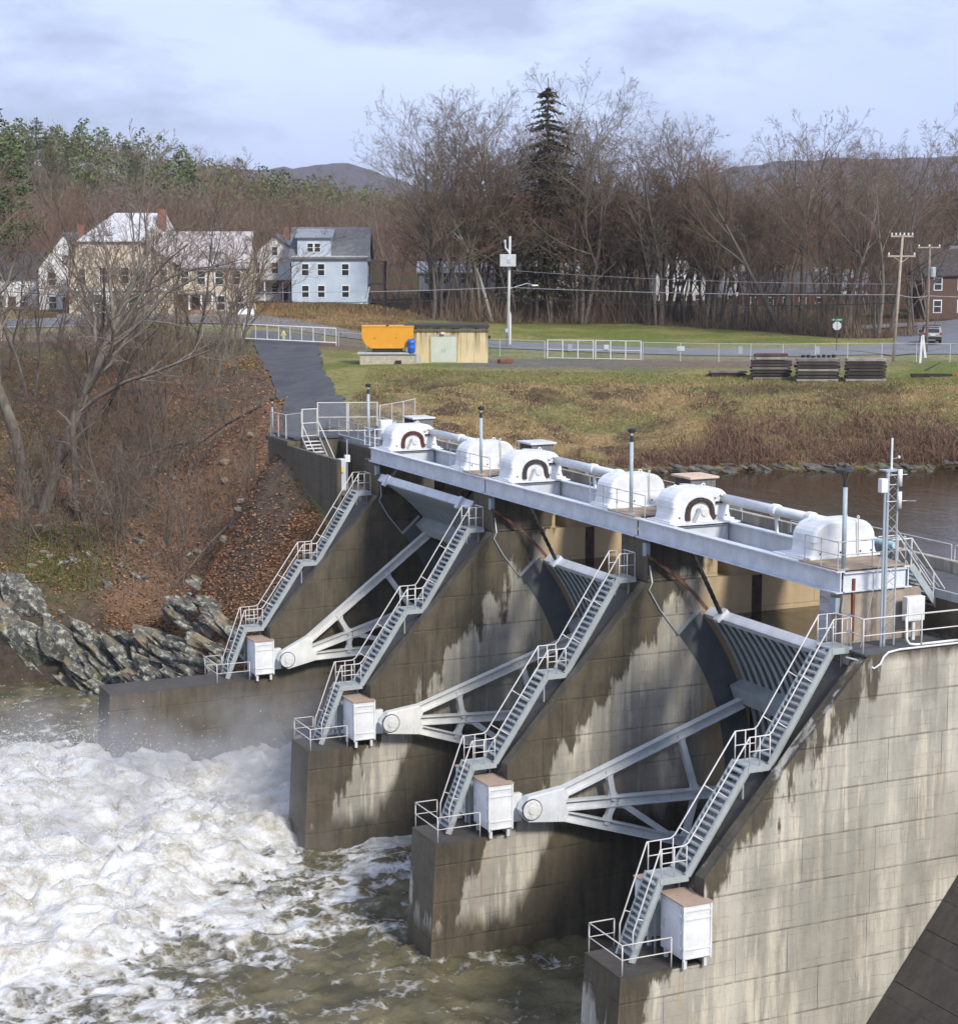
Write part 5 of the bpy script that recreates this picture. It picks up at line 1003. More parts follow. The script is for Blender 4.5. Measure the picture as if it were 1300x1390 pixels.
# ------------------------------------------------------------------ houses
def siding(name, c, lap=0.18):
    t = NT(name); v = t.obj(); x, y, z = t.sep(v); cc = t.mix(t.ramp(t.noise(v, .7, 5), .3, .7), tuple(a * .82 for a in c), c)
    lp = t.math('FRACT', t.math('DIVIDE', z, lap)); t.bump(lp, .5, .03); return t.done(t.mix(t.math('MULTIPLY', t.ramp(lp, 0.0, .12, (1, 1, 1), (0, 0, 0)), .35), cc, tuple(a * .5 for a in c)), .7)
def shingle(name, c): return plain(name, c, .9, .3, 1.6, .3)
TRIM = plain('house_trim', (.72, .72, .70), .6, .1)
def window(r, x_, y_, z_, w_, h_, fr=TRIM, side=None):
    """double-hung window on the front (side=None) or on the right gable end (side = x of that wall)"""
    if side is None:
        f = MB(); f.box(x_ - w_ / 2 - .12, x_ + w_ / 2 + .12, y_ - .05, y_ + .02, z_ - .12, z_ + h_ + .14); fo = f.build('window', fr, r); MB().box(x_ - w_ / 2, x_ + w_ / 2, y_ - .075, y_ - .05, z_, z_ + h_).build('pane', GLASS, fo); MB().box(x_ - w_ / 2, x_ + w_ / 2, y_ - .095, y_ - .075, z_ + h_ * .47, z_ + h_ * .53).build('sash_bar', fr, fo)
    else:
        s_ = 1 if side > 0 else -1
        f = MB(); f.box(min(side, side + .05 * s_), max(side, side + .05 * s_), y_ - w_ / 2 - .12, y_ + w_ / 2 + .12, z_ - .12, z_ + h_ + .14); fo = f.build('window', fr, r); MB().box(min(side + .05 * s_, side + .075 * s_), max(side + .05 * s_, side + .075 * s_), y_ - w_ / 2, y_ + w_ / 2, z_, z_ + h_).build('pane', GLASS, fo)
def gable(r, x0, x1, y0, y1, z0, z1, ridge_z, along, wm, rm, ov=.35, th=.16):
    """box walls with a gable roof; along = 'x' or 'y' is the ridge direction"""
    if along == 'x':
        yc_ = (y0 + y1) / 2; MB().prismx([(y0, z0), (y1, z0), (y1, z1), (yc_, ridge_z - .05), (y0, z1)], x0, x1).build('wall', wm, r); sl_ = (ridge_z - z1) / (yc_ - y0)
        for s_, ye in ((-1, y0), (1, y1)):
            e_ = ye + s_ * ov; ze = z1 - sl_ * ov; MB().prismx([(yc_, ridge_z), (e_, ze), (e_, ze + th), (yc_, ridge_z + th)], x0 - ov, x1 + ov).build('roof', rm, r)
    else:
        xc = (x0 + x1) / 2; MB().prism([(x0, z0), (x1, z0), (x1, z1), (xc, ridge_z - .05), (x0, z1)], y0, y1).build('wall', wm, r); sl_ = (ridge_z - z1) / (xc - x0)
        for s_, xe in ((-1, x0), (1, x1)):
            e_ = xe + s_ * ov; ze = z1 - sl_ * ov; MB().prism([(xc, ridge_z), (e_, ze), (e_, ze + th), (xc, ridge_z + th)], y0 - ov, y1 + ov).build('roof', rm, r)
def chimney(r, x_, y_, z0, z1, c=(.21, .115, .085), w_=.7): MB().box(x_ - w_ / 2, x_ + w_ / 2, y_ - w_ / 2, y_ + w_ / 2, z0, z1).build('chimney', plain('chimney_brick', c, .9, .3, 4), r)
# blue house with dormer
r = thing('house', 'pale blue three-storey house with wide front dormer beyond the swing gate', 'house', (85.6, 230.3, 21.6), AZ)
BLUE = siding('blue_siding', (.52, .60, .68)); SLATE = shingle('slate_roof', (.13, .135, .14))
gable(r, -5.0, 5.0, 0, 8.2, 0, 6.5, 10.3, 'x', BLUE, SLATE)
m = MB(); m.prismx([(-.02, 6.45), (4.4, 6.45), (4.4, 10.15), (-.02, 9.0)], -4.2, 0.2); m.build('dormer', BLUE, r); MB().prismx([(-.4, 8.95), (4.4, 10.2), (4.4, 10.36), (-.4, 9.11)], -4.5, 0.5).build('dormer_roof', shingle('dormer_roof_grey', (.22, .24, .26)), r)
MB().box(-5.1, 5.1, -.12, .02, 6.35, 6.62).build('fascia', TRIM, r); MB().box(-5.05, 5.05, -.06, .02, 0, .35).build('foundation', plain('foundation_grey', (.35, .36, .34), .9), r)
for x_ in (-3.2, -1.1, 2.1):
    window(r, x_, 0, .95 + .3, .85, 1.45); window(r, x_, 0, 4.1, .85, 1.45)
for x_ in (-2.5, -1.55): window(r, x_, -.02, 7.2, .7, 1.05)
for y_, z_ in ((2, 1.3), (5.5, 1.3), (2, 4.1), (5.5, 4.1), (4.1, 7.3)): window(r, 0, y_, z_, .8, 1.4, side=5.0)
for k in range(2):
    MB().box(5.0, 7.2, 1.0, 7, 2.8 + 3 * k, 2.95 + 3 * k).build('porch_floor', plain('porch_dark', (.10, .09, .085), .9), r); 
    for y_ in (1.1, 4, 6.9): MB().box(7.0, 7.15, y_ - .07, y_ + .07, 3 * k, 2.8 + 3 * k).build('porch_post', plain('porch_dark', (0, 0, 0)), r)
MB().tube([(5.3, -.2, 2.6), (4.9, -.4, .9), (3.9, -.5, .1)], .08, 5).build('downpipe', TRIM, r)
# yellow house
r = thing('house', 'large cream-yellow two-storey house with broad pale roof and brick chimney', 'house', (56.9, 210.6, 21.2), AZ)
CRM = siding('cream_siding', (.66, .56, .42)); PINKR = shingle('pale_pink_roof', (.38, .345, .34)); PALER = shingle('pale_grey_roof', (.50, .50, .51))
x0, x1 = -10.2, 2.0                                  # main block: gambrel-like gable end facing us, hipped top
MB().prism([(x0, 0), (x1, 0), (x1, 6.6), (x0, 6.6)], 0, 11).build('wall', CRM, r)
MB().prism([(x0, 6.6), (x1, 6.6), (-1.9, 9.0), (x0 + 1.6, 9.0)], 0, .2).build('gable_wall', CRM, r)
def quad(name, pts, mat): m_ = MB(); c_ = Vector((0, 0, -.12)); P_ = [Vector(p) for p in pts]; n_ = len(P_); m_.add(P_ + [p + c_ for p in P_], [tuple(range(n_)), tuple(reversed(range(n_, 2 * n_)))] + [((k + 1) % n_, k, k + n_, (k + 1) % n_ + n_) for k in range(n_)]); return m_.build(name, mat, r)
quad('roof', [(x0 + 1.2, -.4, 8.95), (-1.5, -.4, 8.95), (.1, 4.6, 12.2), (-5.5, 4.6, 12.2)], PALER)
quad('roof', [(x1 + .5, -.4, 6.3), (x1 + .5, 11.3, 6.3), (.1, 7, 12.2), (.1, 4.6, 12.2), (-1.5, -.4, 8.95)], PINKR)
quad('roof', [(x0 - .5, 11.3, 6.3), (x0 - .5, -.4, 6.3), (x0 + 1.2, -.4, 8.95), (-5.5, 4.6, 12.2), (-5.5, 7, 12.2)], PINKR)
quad('roof', [(-5.5, 4.6, 12.2), (.1, 4.6, 12.2), (.1, 7, 12.2), (-5.5, 7, 12.2)], PALER)
gable(r, 2.0, 10.2, 2.2, 11, 0, 6.0, 9.9, 'x', CRM, PINKR)
chimney(r, .3, 3.0, 8.2, 12.6, (.24, .12, .085), .9)
for x_ in (-6.1, -3.6, -1.6): window(r, x_, 0, 4.05, .85, 1.75)
for x_ in (-8.6, .9): window(r, x_, 0, 4.05, .7, 1.6)
MB().box(x0 - .1, x1 + .1, -.25, -.02, 3.15, 3.4).build('string_course', TRIM, r)
for x_ in (-6.6, -2.6): MB().box(x_ - 1.5, x_ + 1.3, -.10, -.02, .55, 3.0).build('bay_panel', TRIM, r); window(r, x_ - .1, -.12, .75, .85, 1.95)
for x_ in (3.0, 4.9, 7.0, 9.0): window(r, x_, 2.2, 3.9, .85, 1.5)
for x_ in (7.2, 9.4): window(r, x_, 2.2, .9, .85, 1.6)
m = MB(); m.box(2.1, 6.6, .3, 2.2, 2.75, 2.95); m.build('porch_roof', shingle('porch_roof', (.25, .23, .22)), r)
for x_ in (2.2, 3.7, 5.1, 6.4): MB().box(x_ - .1, x_ + .1, .4, .6, 0, 2.75).build('porch_post', TRIM, r)
MB().box(2.1, 6.6, .35, .5, .2, .95).build('porch_wall', plain('porch_brick', (.33, .20, .13), .9, .3, 3), r); MB().box(3.8, 5.0, 2.1, 2.18, .2, 2.4).build('door', plain('door_brown', (.20, .09, .06), .6), r)
MB().box(4.9, 7.1, 2.9, 4.8, 6.7, 7.7).build('dormer', shingle('porch_roof', (0, 0, 0)), r)
tag(MB().box(-11, 11.5, -3.2, -2.9, -.6, .75).build('garden_wall', plain('garden_wall_grey', (.24, .23, .21), .9, .3), loc=(56.9, 210.6, 21.0), rotz=AZ), 'low grey garden wall in front of the cream-yellow house', 'wall')
r2 = thing('parked_car', 'white car parked beside the cream-yellow house', 'car', (66.0, 205.2, 20.9), R(-20)); carbody(.88, [(-2.1, .4), (-2.1, .95), (-1.6, 1.0), (-1.1, 1.45), (.4, 1.45), (1.1, .98), (2.0, .85), (2.1, .4)], 0).build('body', plain('car_white', (.75, .75, .75), .3, .05), r2, bevel=.05)
for s_ in (-1, 1):
    for y_ in (-1.3, 1.3): MB().tube([(s_ * .7, y_, .32), (s_ * .9, y_, .32)], .32, 14).build('wheel', TYRE, r2)
    MB().add([(s_ * .85, -1.1, 1.0), (s_ * .85, .8, 1.0), (s_ * .79, .4, 1.4), (s_ * .79, -.95, 1.4)], [(0, 1, 2, 3)]).build('side_window', GLASS, r2)
# simpler houses further back
def house(label, x_, y_, z_, w_, d_, eave, rz, wc, rc, along, rows=2, cols=3, rot=AZ, chim=True, porch=False):
    r = thing('house', label, 'house', (x_, y_, z_), rot); wm = siding('siding_%d' % (abs(hash((wc, w_))) % 99999), wc); rm = shingle('roof_%d' % (abs(hash((rc, w_, d_))) % 99999), rc)
    gable(r, -w_ / 2, w_ / 2, 0, d_, 0, eave, rz, along, wm, rm)
    for k in range(rows):
        for j in range(cols): window(r, -w_ / 2 + w_ * (j + .5) / cols, 0, .9 + k * 2.8, .85, 1.4)
        window(r, 0, d_ * .3, .9 + k * 2.8, .8, 1.4, side=w_ / 2); window(r, 0, d_ * .7, .9 + k * 2.8, .8, 1.4, side=w_ / 2)
    if along == 'y': window(r, 0, 0, eave + .5, .7, 1.1)
    MB().box(-.45, .45, -.05, .02, .1, 2.2).build('door', plain('door_dark', (.10, .07, .06), .6), r, loc=(w_ / 2 - w_ / cols, 0, 0))
    if chim: chimney(r, w_ * .15, d_ / 2, rz - .6, rz + 1.1)
    if porch:
        MB().box(-w_ / 2 - .2, w_ / 2 + .2, -2.0, 0, 2.6, 2.8).build('porch_roof', rm, r)
        for k in range(4): xx = -w_ / 2 + .1 + (w_ - .2) * k / 3; MB().box(xx - .07, xx + .07, -1.9, -1.76, 0, 2.6).build('porch_post', TRIM, r)
    return r
WH, OFFW, BRN, TANc = (.84, .84, .83), (.66, .64, .60), (.13, .08, .06), (.42, .35, .26)
def hs(s_, d_): return XY(s_, d_)
house('white gabled house with steep front gable behind the bare trees left of the cream house', *hs(-49.5, 222), 21.2, 6.5, 9, 5.6, 9.8, WH, (.16, .15, .15), 'y', 2, 2)
house('white clapboard house with dark roof at the edge of the woods by the cream house', *hs(-58.5, 226), 21.2, 9, 8, 4.6, 7.6, WH, (.07, .07, .075), 'x', 1, 3)
house('weathered off-white house with front porch between the cream and blue houses', *hs(-27.5, 250), 22.2, 7.5, 9, 5.6, 8.8, OFFW, (.12, .11, .10), 'y', 2, 3, porch=True)
house('long white two-storey house half hidden behind trees beside the blue house', *hs(-1.0, 262), 20.6, 15, 8, 5.2, 6.6, OFFW, (.45, .44, .43), 'x', 2, 6, porch=True)
house('white house with pale roof behind the leaning trees', *hs(9.8, 278), 20.2, 10, 8, 5.4, 7.0, WH, (.40, .39, .38), 'x', 2, 4, porch=True)
house('white gabled house glimpsed through the trees above the double gate', *hs(31.0, 284), 19.8, 8, 9, 5.2, 9.0, WH, (.20, .2, .21), 'y', 2, 3)
house('narrow white house glimpsed between thin trunks above the fence', *hs(40.5, 288), 19.6, 5, 8, 6.6, 9.4, WH, (.14, .14, .14), 'y', 2, 2)
house('low dark brick house with white windows behind the woods', *hs(45.5, 274), 19.6, 12, 8, 3.2, 6.0, (.20, .09, .06), (.09, .085, .085), 'x', 1, 5)
house('brown two-storey house with white window frames by the cross street', *hs(60.5, 232), 20.4, 9, 9, 5.6, 8.6, BRN, (.06, .055, .055), 'x', 2, 3)
house('tan house with grey roof behind the large trunk at the cross street', *hs(67.0, 243), 20.4, 8, 9, 5.8, 9.0, (.45, .37, .24), (.15, .155, .17), 'x', 2, 3)
house('white garage with double doors at the end of the cross street', *hs(75.5, 240), 20.3, 9, 7, 3.0, 5.2, WH, (.35, .34, .34), 'x', 1, 2, chim=False)
house('white cottage behind brush near the dark brick house', *hs(58.5, 296), 19.6, 8, 8, 3.4, 6.4, WH, (.25, .25, .26), 'x', 1, 3)
# ------------------------------------------------------------------ rock ledges
def ROCKM(name, light, tan):
    t = NT(name); v = t.obj(); g = t.n('NewGeometry').outputs['Position']
    c = t.mix(t.ramp(t.noise(g, 1.1, 6, .7), .38, .62), (.055, .05, .042), (.17, .16, .135)); c = t.mix(t.math('MULTIPLY', t.ramp(t.noise(g, 2.3, 6, .75), .51, .60), .85), c, light)
    c = t.mix(t.math('MULTIPLY', t.ramp(t.noise(g, .35, 3), .55, .62), tan), c, (.30, .23, .14)); c = t.mix(t.math('MULTIPLY', t.ramp(t.noise(g, .7, 4), .58, .66), .5), c, (.09, .10, .03))
    t.bump(t.noise(g, 3.5, 7, .75), .9, .2); return t.done(c, .9, 0, .3)
ROCK = ROCKM('schist', (.46, .48, .39), .7); ROCKD = ROCKM('dark_shore_rock', (.07, .065, .05), .0)
rr = np.random.RandomState(12)
def slabmesh(name, mat, k):
    m = MB(); r_ = np.random.RandomState(100 + k); nx = 4; ring = []
    for i in range(nx + 1):
        x = -1 + 2 * i / nx; tp = 1 - .45 * abs(x) ** 2.2; prof = [(-1, -.8), (0.1, -1), (1, -.7), (.95, .7), (.1, 1), (-1, .75)]
        for y, z in prof: ring.append((x + r_.normal(0, .10), y * tp * (1 + r_.normal(0, .12)), z * tp * (1 + r_.normal(0, .18))))
    fs = [tuple(reversed(range(6))), tuple(range(nx * 6, nx * 6 + 6))]
    for i in range(nx):
        for j in range(6): fs.append((i * 6 + j, i * 6 + (j + 1) % 6, i * 6 + 6 + (j + 1) % 6, i * 6 + 6 + j))
    m.add(ring, fs); me = m.mesh(name); me.materials.append(mat); return me
SL = [slabmesh('slab', ROCK, k) for k in range(8)]; SLD = [slabmesh('rock', ROCKD, k) for k in range(5)]
r = bpy.data.objects.new('rock_outcrop', None); col.objects.link(r); tag(r, 'tilted grey-green schist ledges at the foot of the leafy bank', 'rock', None, 'structure')
ex = Vector((CA, -SA, 0)); ed = Vector((SA, CA, 0))
def slab_at(s_, d_, z_, L, wd, th, tilt, meshes, parent, yaw=0.0):
    x_, y_ = XY(s_, d_); a = R(tilt); u = (ex * math.cos(a) - Vector((0, 0, 1)) * math.sin(a) + ed * yaw).normalized(); n_ = Vector((0, 0, 1)) * math.cos(a) + ex * math.sin(a) - ed * .45; w_ = n_.cross(u).normalized(); n_ = u.cross(w_)
    M = Matrix(((u.x * L, w_.x * wd, n_.x * th, x_), (u.y * L, w_.y * wd, n_.y * th, y_), (u.z * L, w_.z * wd, n_.z * th, z_), (0, 0, 0, 1)))
    o = bpy.data.objects.new(meshes[0].name.split('.')[0], meshes[rr.randint(len(meshes))]); col.objects.link(o); o.parent = parent; o.matrix_local = M; return o
for k in range(280):
    s_ = rr.uniform(-46, -14.5); f = rr.rand() ** .8; d0 = np.interp(s_, [-46, -32, -26, -15], [128.0, 124.0, 119.5, 111.5]); hmax = np.interp(s_, [-46, -32, -27, -22, -15], [8.5, 6.6, 3.8, 3.8, 4.8])
    z_ = -.6 + hmax * f; d_ = d0 + (0.4 + 4.2 * f * np.interp(s_, [-40, -24], [.75, 1.0])) + rr.normal(0, .35)
    L = rr.uniform(.8, 2.3) * (1.1 if s_ < -29 else 1); slab_at(s_, d_, z_, L, rr.uniform(.3, .7), rr.uniform(.06, .17) * (1.7 if s_ < -29 else 1), rr.normal(35, 5), SL, r, rr.normal(0, .14))
r = bpy.data.objects.new('rock_ledge', None); col.objects.link(r); tag(r, 'low pale ledges showing through the leaves behind the long low wall', 'rock', None, 'structure')
for k in range(420):                                  # ledges showing through the leaves behind the low wall
    s_ = rr.uniform(-28, -13.5); d_ = rr.uniform(106, 123); x_, y_ = XY(s_, d_); gz_ = ground_z(x_, y_)
    if not (1.0 < gz_ < 6.6 + rr.normal(0, .4)) or y_ < 102.5: continue
    slab_at(s_, d_, gz_ + .02, rr.uniform(.6, 1.9), rr.uniform(.25, .6), rr.uniform(.06, .16), rr.normal(33, 5), SL, r, rr.normal(0, .15))
for s_, d_, z_, L, wd, th in ((-33.0, 125.2, 3.6, 2.5, 1.5, 1.3), (-30.2, 124.2, 2.2, 2.0, 1.3, 1.0), (-36.0, 126.4, 5.4, 2.3, 1.6, 1.2), (-31.2, 125.9, 5.0, 2.2, 1.1, .8), (-28.4, 123.2, 2.6, 1.8, 1.0, .8), (-35.3, 125.0, 1.2, 2.4, 1.5, 1.1), (-38.5, 126.5, 3.0, 2.6, 1.6, 1.4)):
    slab_at(s_, d_, z_, L, wd, th, 40, SL, r)
r = bpy.data.objects.new('shore_ledge', None); col.objects.link(r); tag(r, 'dark broken rock ledge along the far pond shore', 'rock', None, 'structure')
for k in range(150):
    s_ = rr.uniform(6, 48); d_ = shore(s_) + rr.uniform(-.4, 1.3); slab_at(s_, d_, 13.5 + rr.uniform(-.2, .55), rr.uniform(.2, .6), rr.uniform(.15, .3), rr.uniform(.04, .1), rr.normal(16, 8), SLD, r)
r = bpy.data.objects.new('stone_scatter', None); col.objects.link(r); tag(r, 'loose grey stones among the fallen leaves', 'stone', None, 'structure')
for k in range(60):
    s_, d_ = rr.uniform(-33, -12.5), rr.uniform(121, 152)
    if s_ > paths(d_) - 3: s_ = paths(d_) - 3 - rr.rand() * 4
    x_, y_ = XY(s_, d_); slab_at(s_, d_, ground_z(x_, y_) + .05, rr.uniform(.2, .5), rr.uniform(.15, .3), rr.uniform(.08, .2), rr.uniform(-20, 40), SL, r, rr.normal())

# ------------------------------------------------------------------ bare trees
def BARK(name, a, b, moss=0.0):
    t = NT(name); v = t.obj(); g = t.objrand(); c = t.mix(t.ramp(t.noise(t.map(v, (3, 3, .6)), 1.5, 6, .7), .35, .65), a, b)
    c = t.mix(t.math('MULTIPLY', g, .5), c, tuple(x * .45 for x in a)); c = t.mix(t.math('MULTIPLY', t.ramp(t.noise(v, .9, 4), .55, .62), moss), c, (.26, .28, .20))
    t.bump(t.noise(t.map(v, (6, 6, 1)), 2, 4), .6, .05); return t.done(c, .95, 0, .2)
BK = BARK('bark_grey', (.10, .083, .07), (.20, .17, .145)); BKH = BARK('bark_lichen', (.11, .092, .075), (.22, .19, .155), .35); BKP = BARK('bark_pale', (.26, .235, .20), (.42, .39, .35))
TW = BARK('twig_brown', (.145, .10, .066), (.24, .175, .122)); TWG = BARK('twig_grey', (.17, .14, .11), (.30, .255, .205)); TWR = BARK('twig_red', (.175, .096, .062), (.27, .165, .112))
def bare_tree(seed, H, r0, limbs=8, n1=6, n2=5, n3=4, spread=.9, lean=(0, 0), fork=.30, twig=.016, up=.25, stems=1):
    g = random.Random(seed); T, K = MB(), MB()
    def br(p, d, L, r_, lv, maxlv):
        n = (8, 5, 4, 3, 2)[lv]; pts = [p.copy()]; rs = [r_]; dd = d.copy(); re = max(twig * .6, r_ * (.30 if lv else .22))
        for k in range(n):
            dd = (dd + Vector((g.gauss(0, 1), g.gauss(0, 1), g.gauss(0, .7))) * (.06 if lv == 0 else .16) + Vector((0, 0, up * (.10 if lv else .02)))).normalized()
            p = p + dd * (L / n); pts.append(p.copy()); rs.append(r_ + (re - r_) * (k + 1) / n)
        (T if lv < 2 else K).tube(pts, rs, (8, 5, 4, 3, 3)[lv], False)
        if lv >= maxlv: return
        cnt = (limbs, n1, n2, n3)[lv]
        for k in range(cnt):
            t_ = (fork + (1 - fork) * ((k + g.random()) / cnt)) if lv == 0 else (.25 + .75 * (k + g.random()) / cnt)
            q = t_ * n; i = min(int(q), n - 1); f = q - i; pp = pts[i].lerp(pts[i + 1], f); rr_ = rs[i] + (rs[i + 1] - rs[i]) * f; ax = (pts[i + 1] - pts[i]).normalized()
            az = g.random() * 6.283; o = ax.orthogonal().normalized(); o = (o * math.cos(az) + ax.cross(o) * math.sin(az)); an = g.uniform(.45, .95) * spread
            dn = (ax * math.cos(an) + o * math.sin(an) + Vector((0, 0, .12 * up * 4))).normalized()
            LL = L * (1.08 - .55 * t_ if lv == 0 else .95 - .45 * t_) * g.uniform(.45, .75) * (.95 if lv == 0 else .82)
            br(pp, dn, LL, max(twig, rr_ * g.uniform(.45, .68)), lv + 1, maxlv)
    for s_ in range(stems):
        a = g.random() * 6.28; sp = .22 if stems > 1 else 0; d0 = Vector((lean[0] + sp * math.cos(a), lean[1] + sp * math.sin(a), 1)).normalized()
        br(Vector((.3 * math.cos(a), .3 * math.sin(a), -.4)) if stems > 1 else Vector((0, 0, -.4)), d0, H * (1 if s_ == 0 else g.uniform(.7, .95)), r0 if stems == 1 else r0 * .75, 0, 4)
    return T, K
def proto(seed, H, r0, tm=BK, cm=TW, **k):
    T, K = bare_tree(seed, H, r0, **k); a, b = T.mesh('trunk'), K.mesh('crown'); a.materials.append(tm); b.materials.append(cm)
    for me in (a, b): me.polygons.foreach_set('use_smooth', [True] * len(me.polygons))
    return a, b, H
def plant(name, label, pr, x_, y_, scale=1.0, rot=0.0, group=None, z_=None, cat='tree', sz=None):
    r = thing(name, label, cat, (x_, y_, ground_z(x_, y_) if z_ is None else z_), rot, group); r.scale = (scale, scale, sz or scale)
    inst('trunk', pr[0], r); inst('crown', pr[1], r); return r
WD = [proto(1, 20, .24, limbs=10, n1=7, n2=5, n3=5, spread=1.15, up=.15, twig=.0145), proto(2, 19, .20, BK, TW, limbs=9, spread=.95, up=.3, twig=.0145, n3=5), proto(3, 19, .22, limbs=9, spread=1.0, stems=2, n1=6, up=.2, twig=.0145), proto(4, 17, .18, BK, TWR, limbs=11, n1=7, spread=1.05, up=.25, fork=.2, twig=.0145, n3=5), proto(5, 20, .26, TWG, TWG, limbs=10, n1=7, spread=1.15, up=.2, fork=.35, twig=.0145), proto(6, 16, .17, BK, TWR, limbs=12, n1=7, spread=1.2, fork=.15, n3=5, up=.1, twig=.0145), proto(7, 18, .20, BK, TW, limbs=10, n1=7, spread=1.0, lean=(.28, .05), up=.25, twig=.0145), proto(8, 17, .19, BK, TWR, limbs=12, n1=7, spread=1.1, lean=(-.2, .1), up=.1, twig=.0145, n3=5)]
vr = random.Random(77); cnt = 0
LOOK = ['broad brown bare tree', 'slim brown bare tree', 'two-stemmed brown bare tree', 'dense reddish bare tree', 'pale grey wide bare tree', 'low bushy reddish bare tree', 'leaning brown bare tree', 'leaning reddish bare tree']
# woods behind the lawn (right) and behind the houses (left)
for k in range(232):
    s_ = vr.uniform(-8, 88) if k < 190 else vr.uniform(-8, 50); d0 = float(treed(s_)); d_ = d0 + 2 + (abs(vr.gauss(0, 1)) * 26 if k < 120 else vr.random() * 12)
    if 44 < s_ < 84 and d_ < 250 and (s_ > 50 or d_ > 213): d_ = vr.uniform(252, 300)
    if s_ > 62 and vr.random() < .3: continue
    x_, y_ = XY(s_, d_); p = vr.choice(WD); look = LOOK[WD.index(p)]; where = ('behind the pump house' if s_ < 6 else 'behind the white double gate' if s_ < 22 else 'behind the timber stacks' if s_ < 36 else 'near the stop sign' if s_ < 48 else 'beyond the side road'); sc_ = vr.uniform(.68, 1.02) * (.85 if d_ < d0 + 8 else 1) * float(np.interp(s_, [5, 25, 50], [1.22, 1.12, 1.0]))
    plant('bare_tree', look + (' at the edge of the woods ' if d_ < d0 + 14 else ' deep in the woods ') + where, p, x_, y_, sc_, vr.random() * 6.28, 'bare trees behind the lawn', sz=sc_ * vr.uniform(.9, 1.15))
for k in range(62):
    s_ = vr.uniform(-95, -6); d_ = vr.uniform(262, 420) if k < 40 else vr.uniform(255, 300)
    if -52 < s_ < -22 and d_ < 264: d_ += 15
    x_, y_ = XY(s_, d_); p = vr.choice(WD); look = LOOK[WD.index(p)]; where = 'behind the white houses' if s_ < -50 else 'behind the cream-yellow house' if s_ < -32 else 'behind the blue house'; sc_ = vr.uniform(.55, .82)
    plant('bare_tree', look + (' close ' if d_ < 320 else ' far ') + where, p, x_, y_, sc_, vr.random() * 6.28, 'bare trees behind the houses')
# singled-out tall trees at the edge of the woods
HERO = proto(31, 27, .40, BK, TWG, limbs=14, n1=8, n2=6, n3=5, spread=1.1, up=.22, fork=.16, twig=.014, stems=2); HERO2 = proto(32, 25, .28, BKP, TWG, limbs=12, n1=8, n2=6, n3=5, spread=1.0, up=.25, fork=.35, twig=.013, lean=(-.22, .12)); HERO3 = proto(33, 22, .32, BK, TW, limbs=13, n1=8, n2=6, n3=5, spread=1.1, up=.2, fork=.35, twig=.013)
HERO4 = proto(34, 24, .36, BK, TW, limbs=9, n1=6, n2=5, n3=4, lean=(-.48, .3), up=.5, fork=.4)
for lab, p, px_, d_, sc_, rot in [('very tall many-stemmed bare tree beside the dark spruce', HERO, 790, 240, 1.02, 0), ('pale-barked leaning bare tree right of the metal utility pole', HERO2, 668, 241, 1.0, 0), ('pale-barked leaning bare tree beyond the pump house', HERO2, 634, 243, .93, .35), ('tall bare tree with upright limbs left of the spruce', HERO, 700, 245, .93, 2.1),
                          ('tall open-crowned bare tree above the white double gate', HERO3, 895, 236, .98, 1.0), ('thick bare trunk leaning strongly over the woods edge', HERO4, 1062, 222, .95, 0), ('slender high bare tree rising above the leaning trunk', HERO3, 1085, 236, 1.02, 3.0), ('broad bare tree behind the stop sign', HERO, 1135, 224, .68, 4.0), ('twiggy bare tree at the corner of the side road', HERO3, 1165, 212, .80, 5.0), ('thick-trunked bare tree in front of the tan house', HERO, 1258, 226, .62, 1.3), ('tall bare tree with wide crown behind the side road', HERO3, 1215, 250, .85, 2.0), ('bare tree standing at the edge of the lawn behind the orange bin', HERO3, 588, 238, .86, 2.5)]:
    s_ = (px_ - 650) / 2500 * d_; x_, y_ = XY(s_, d_); plant('bare_tree', lab, p, x_, y_, sc_, rot)

# ---- trees on the leafy bank
BIG1 = proto(51, 24, .52, BKH, TWG, limbs=14, n1=8, n2=6, n3=5, spread=1.0, lean=(-.14, 0), fork=.34, twig=.017); BIG2 = proto(52, 22, .50, BKH, TWG, limbs=15, n1=8, n2=6, n3=5, spread=1.05, lean=(.20, -.06), fork=.30, twig=.017); MIDT = proto(53, 15, .17, BK, TW, limbs=11, n1=6, n2=5, n3=4, spread=.9, fork=.15, twig=.014, stems=2); MIDL = proto(54, 14, .19, BK, TW, limbs=10, n1=6, n2=5, n3=4, spread=.85, lean=(.40, 0), fork=.25, twig=.014)
SAP = [proto(60 + k, 5.5, .045, BK, TWG if k % 2 else TW, limbs=7, n1=4, n2=3, n3=2, spread=.85, fork=.2, twig=.010, stems=1 + k % 3) for k in range(5)]
def pd(px_, d_): return XY((px_ - 650) / 2500 * d_, d_)
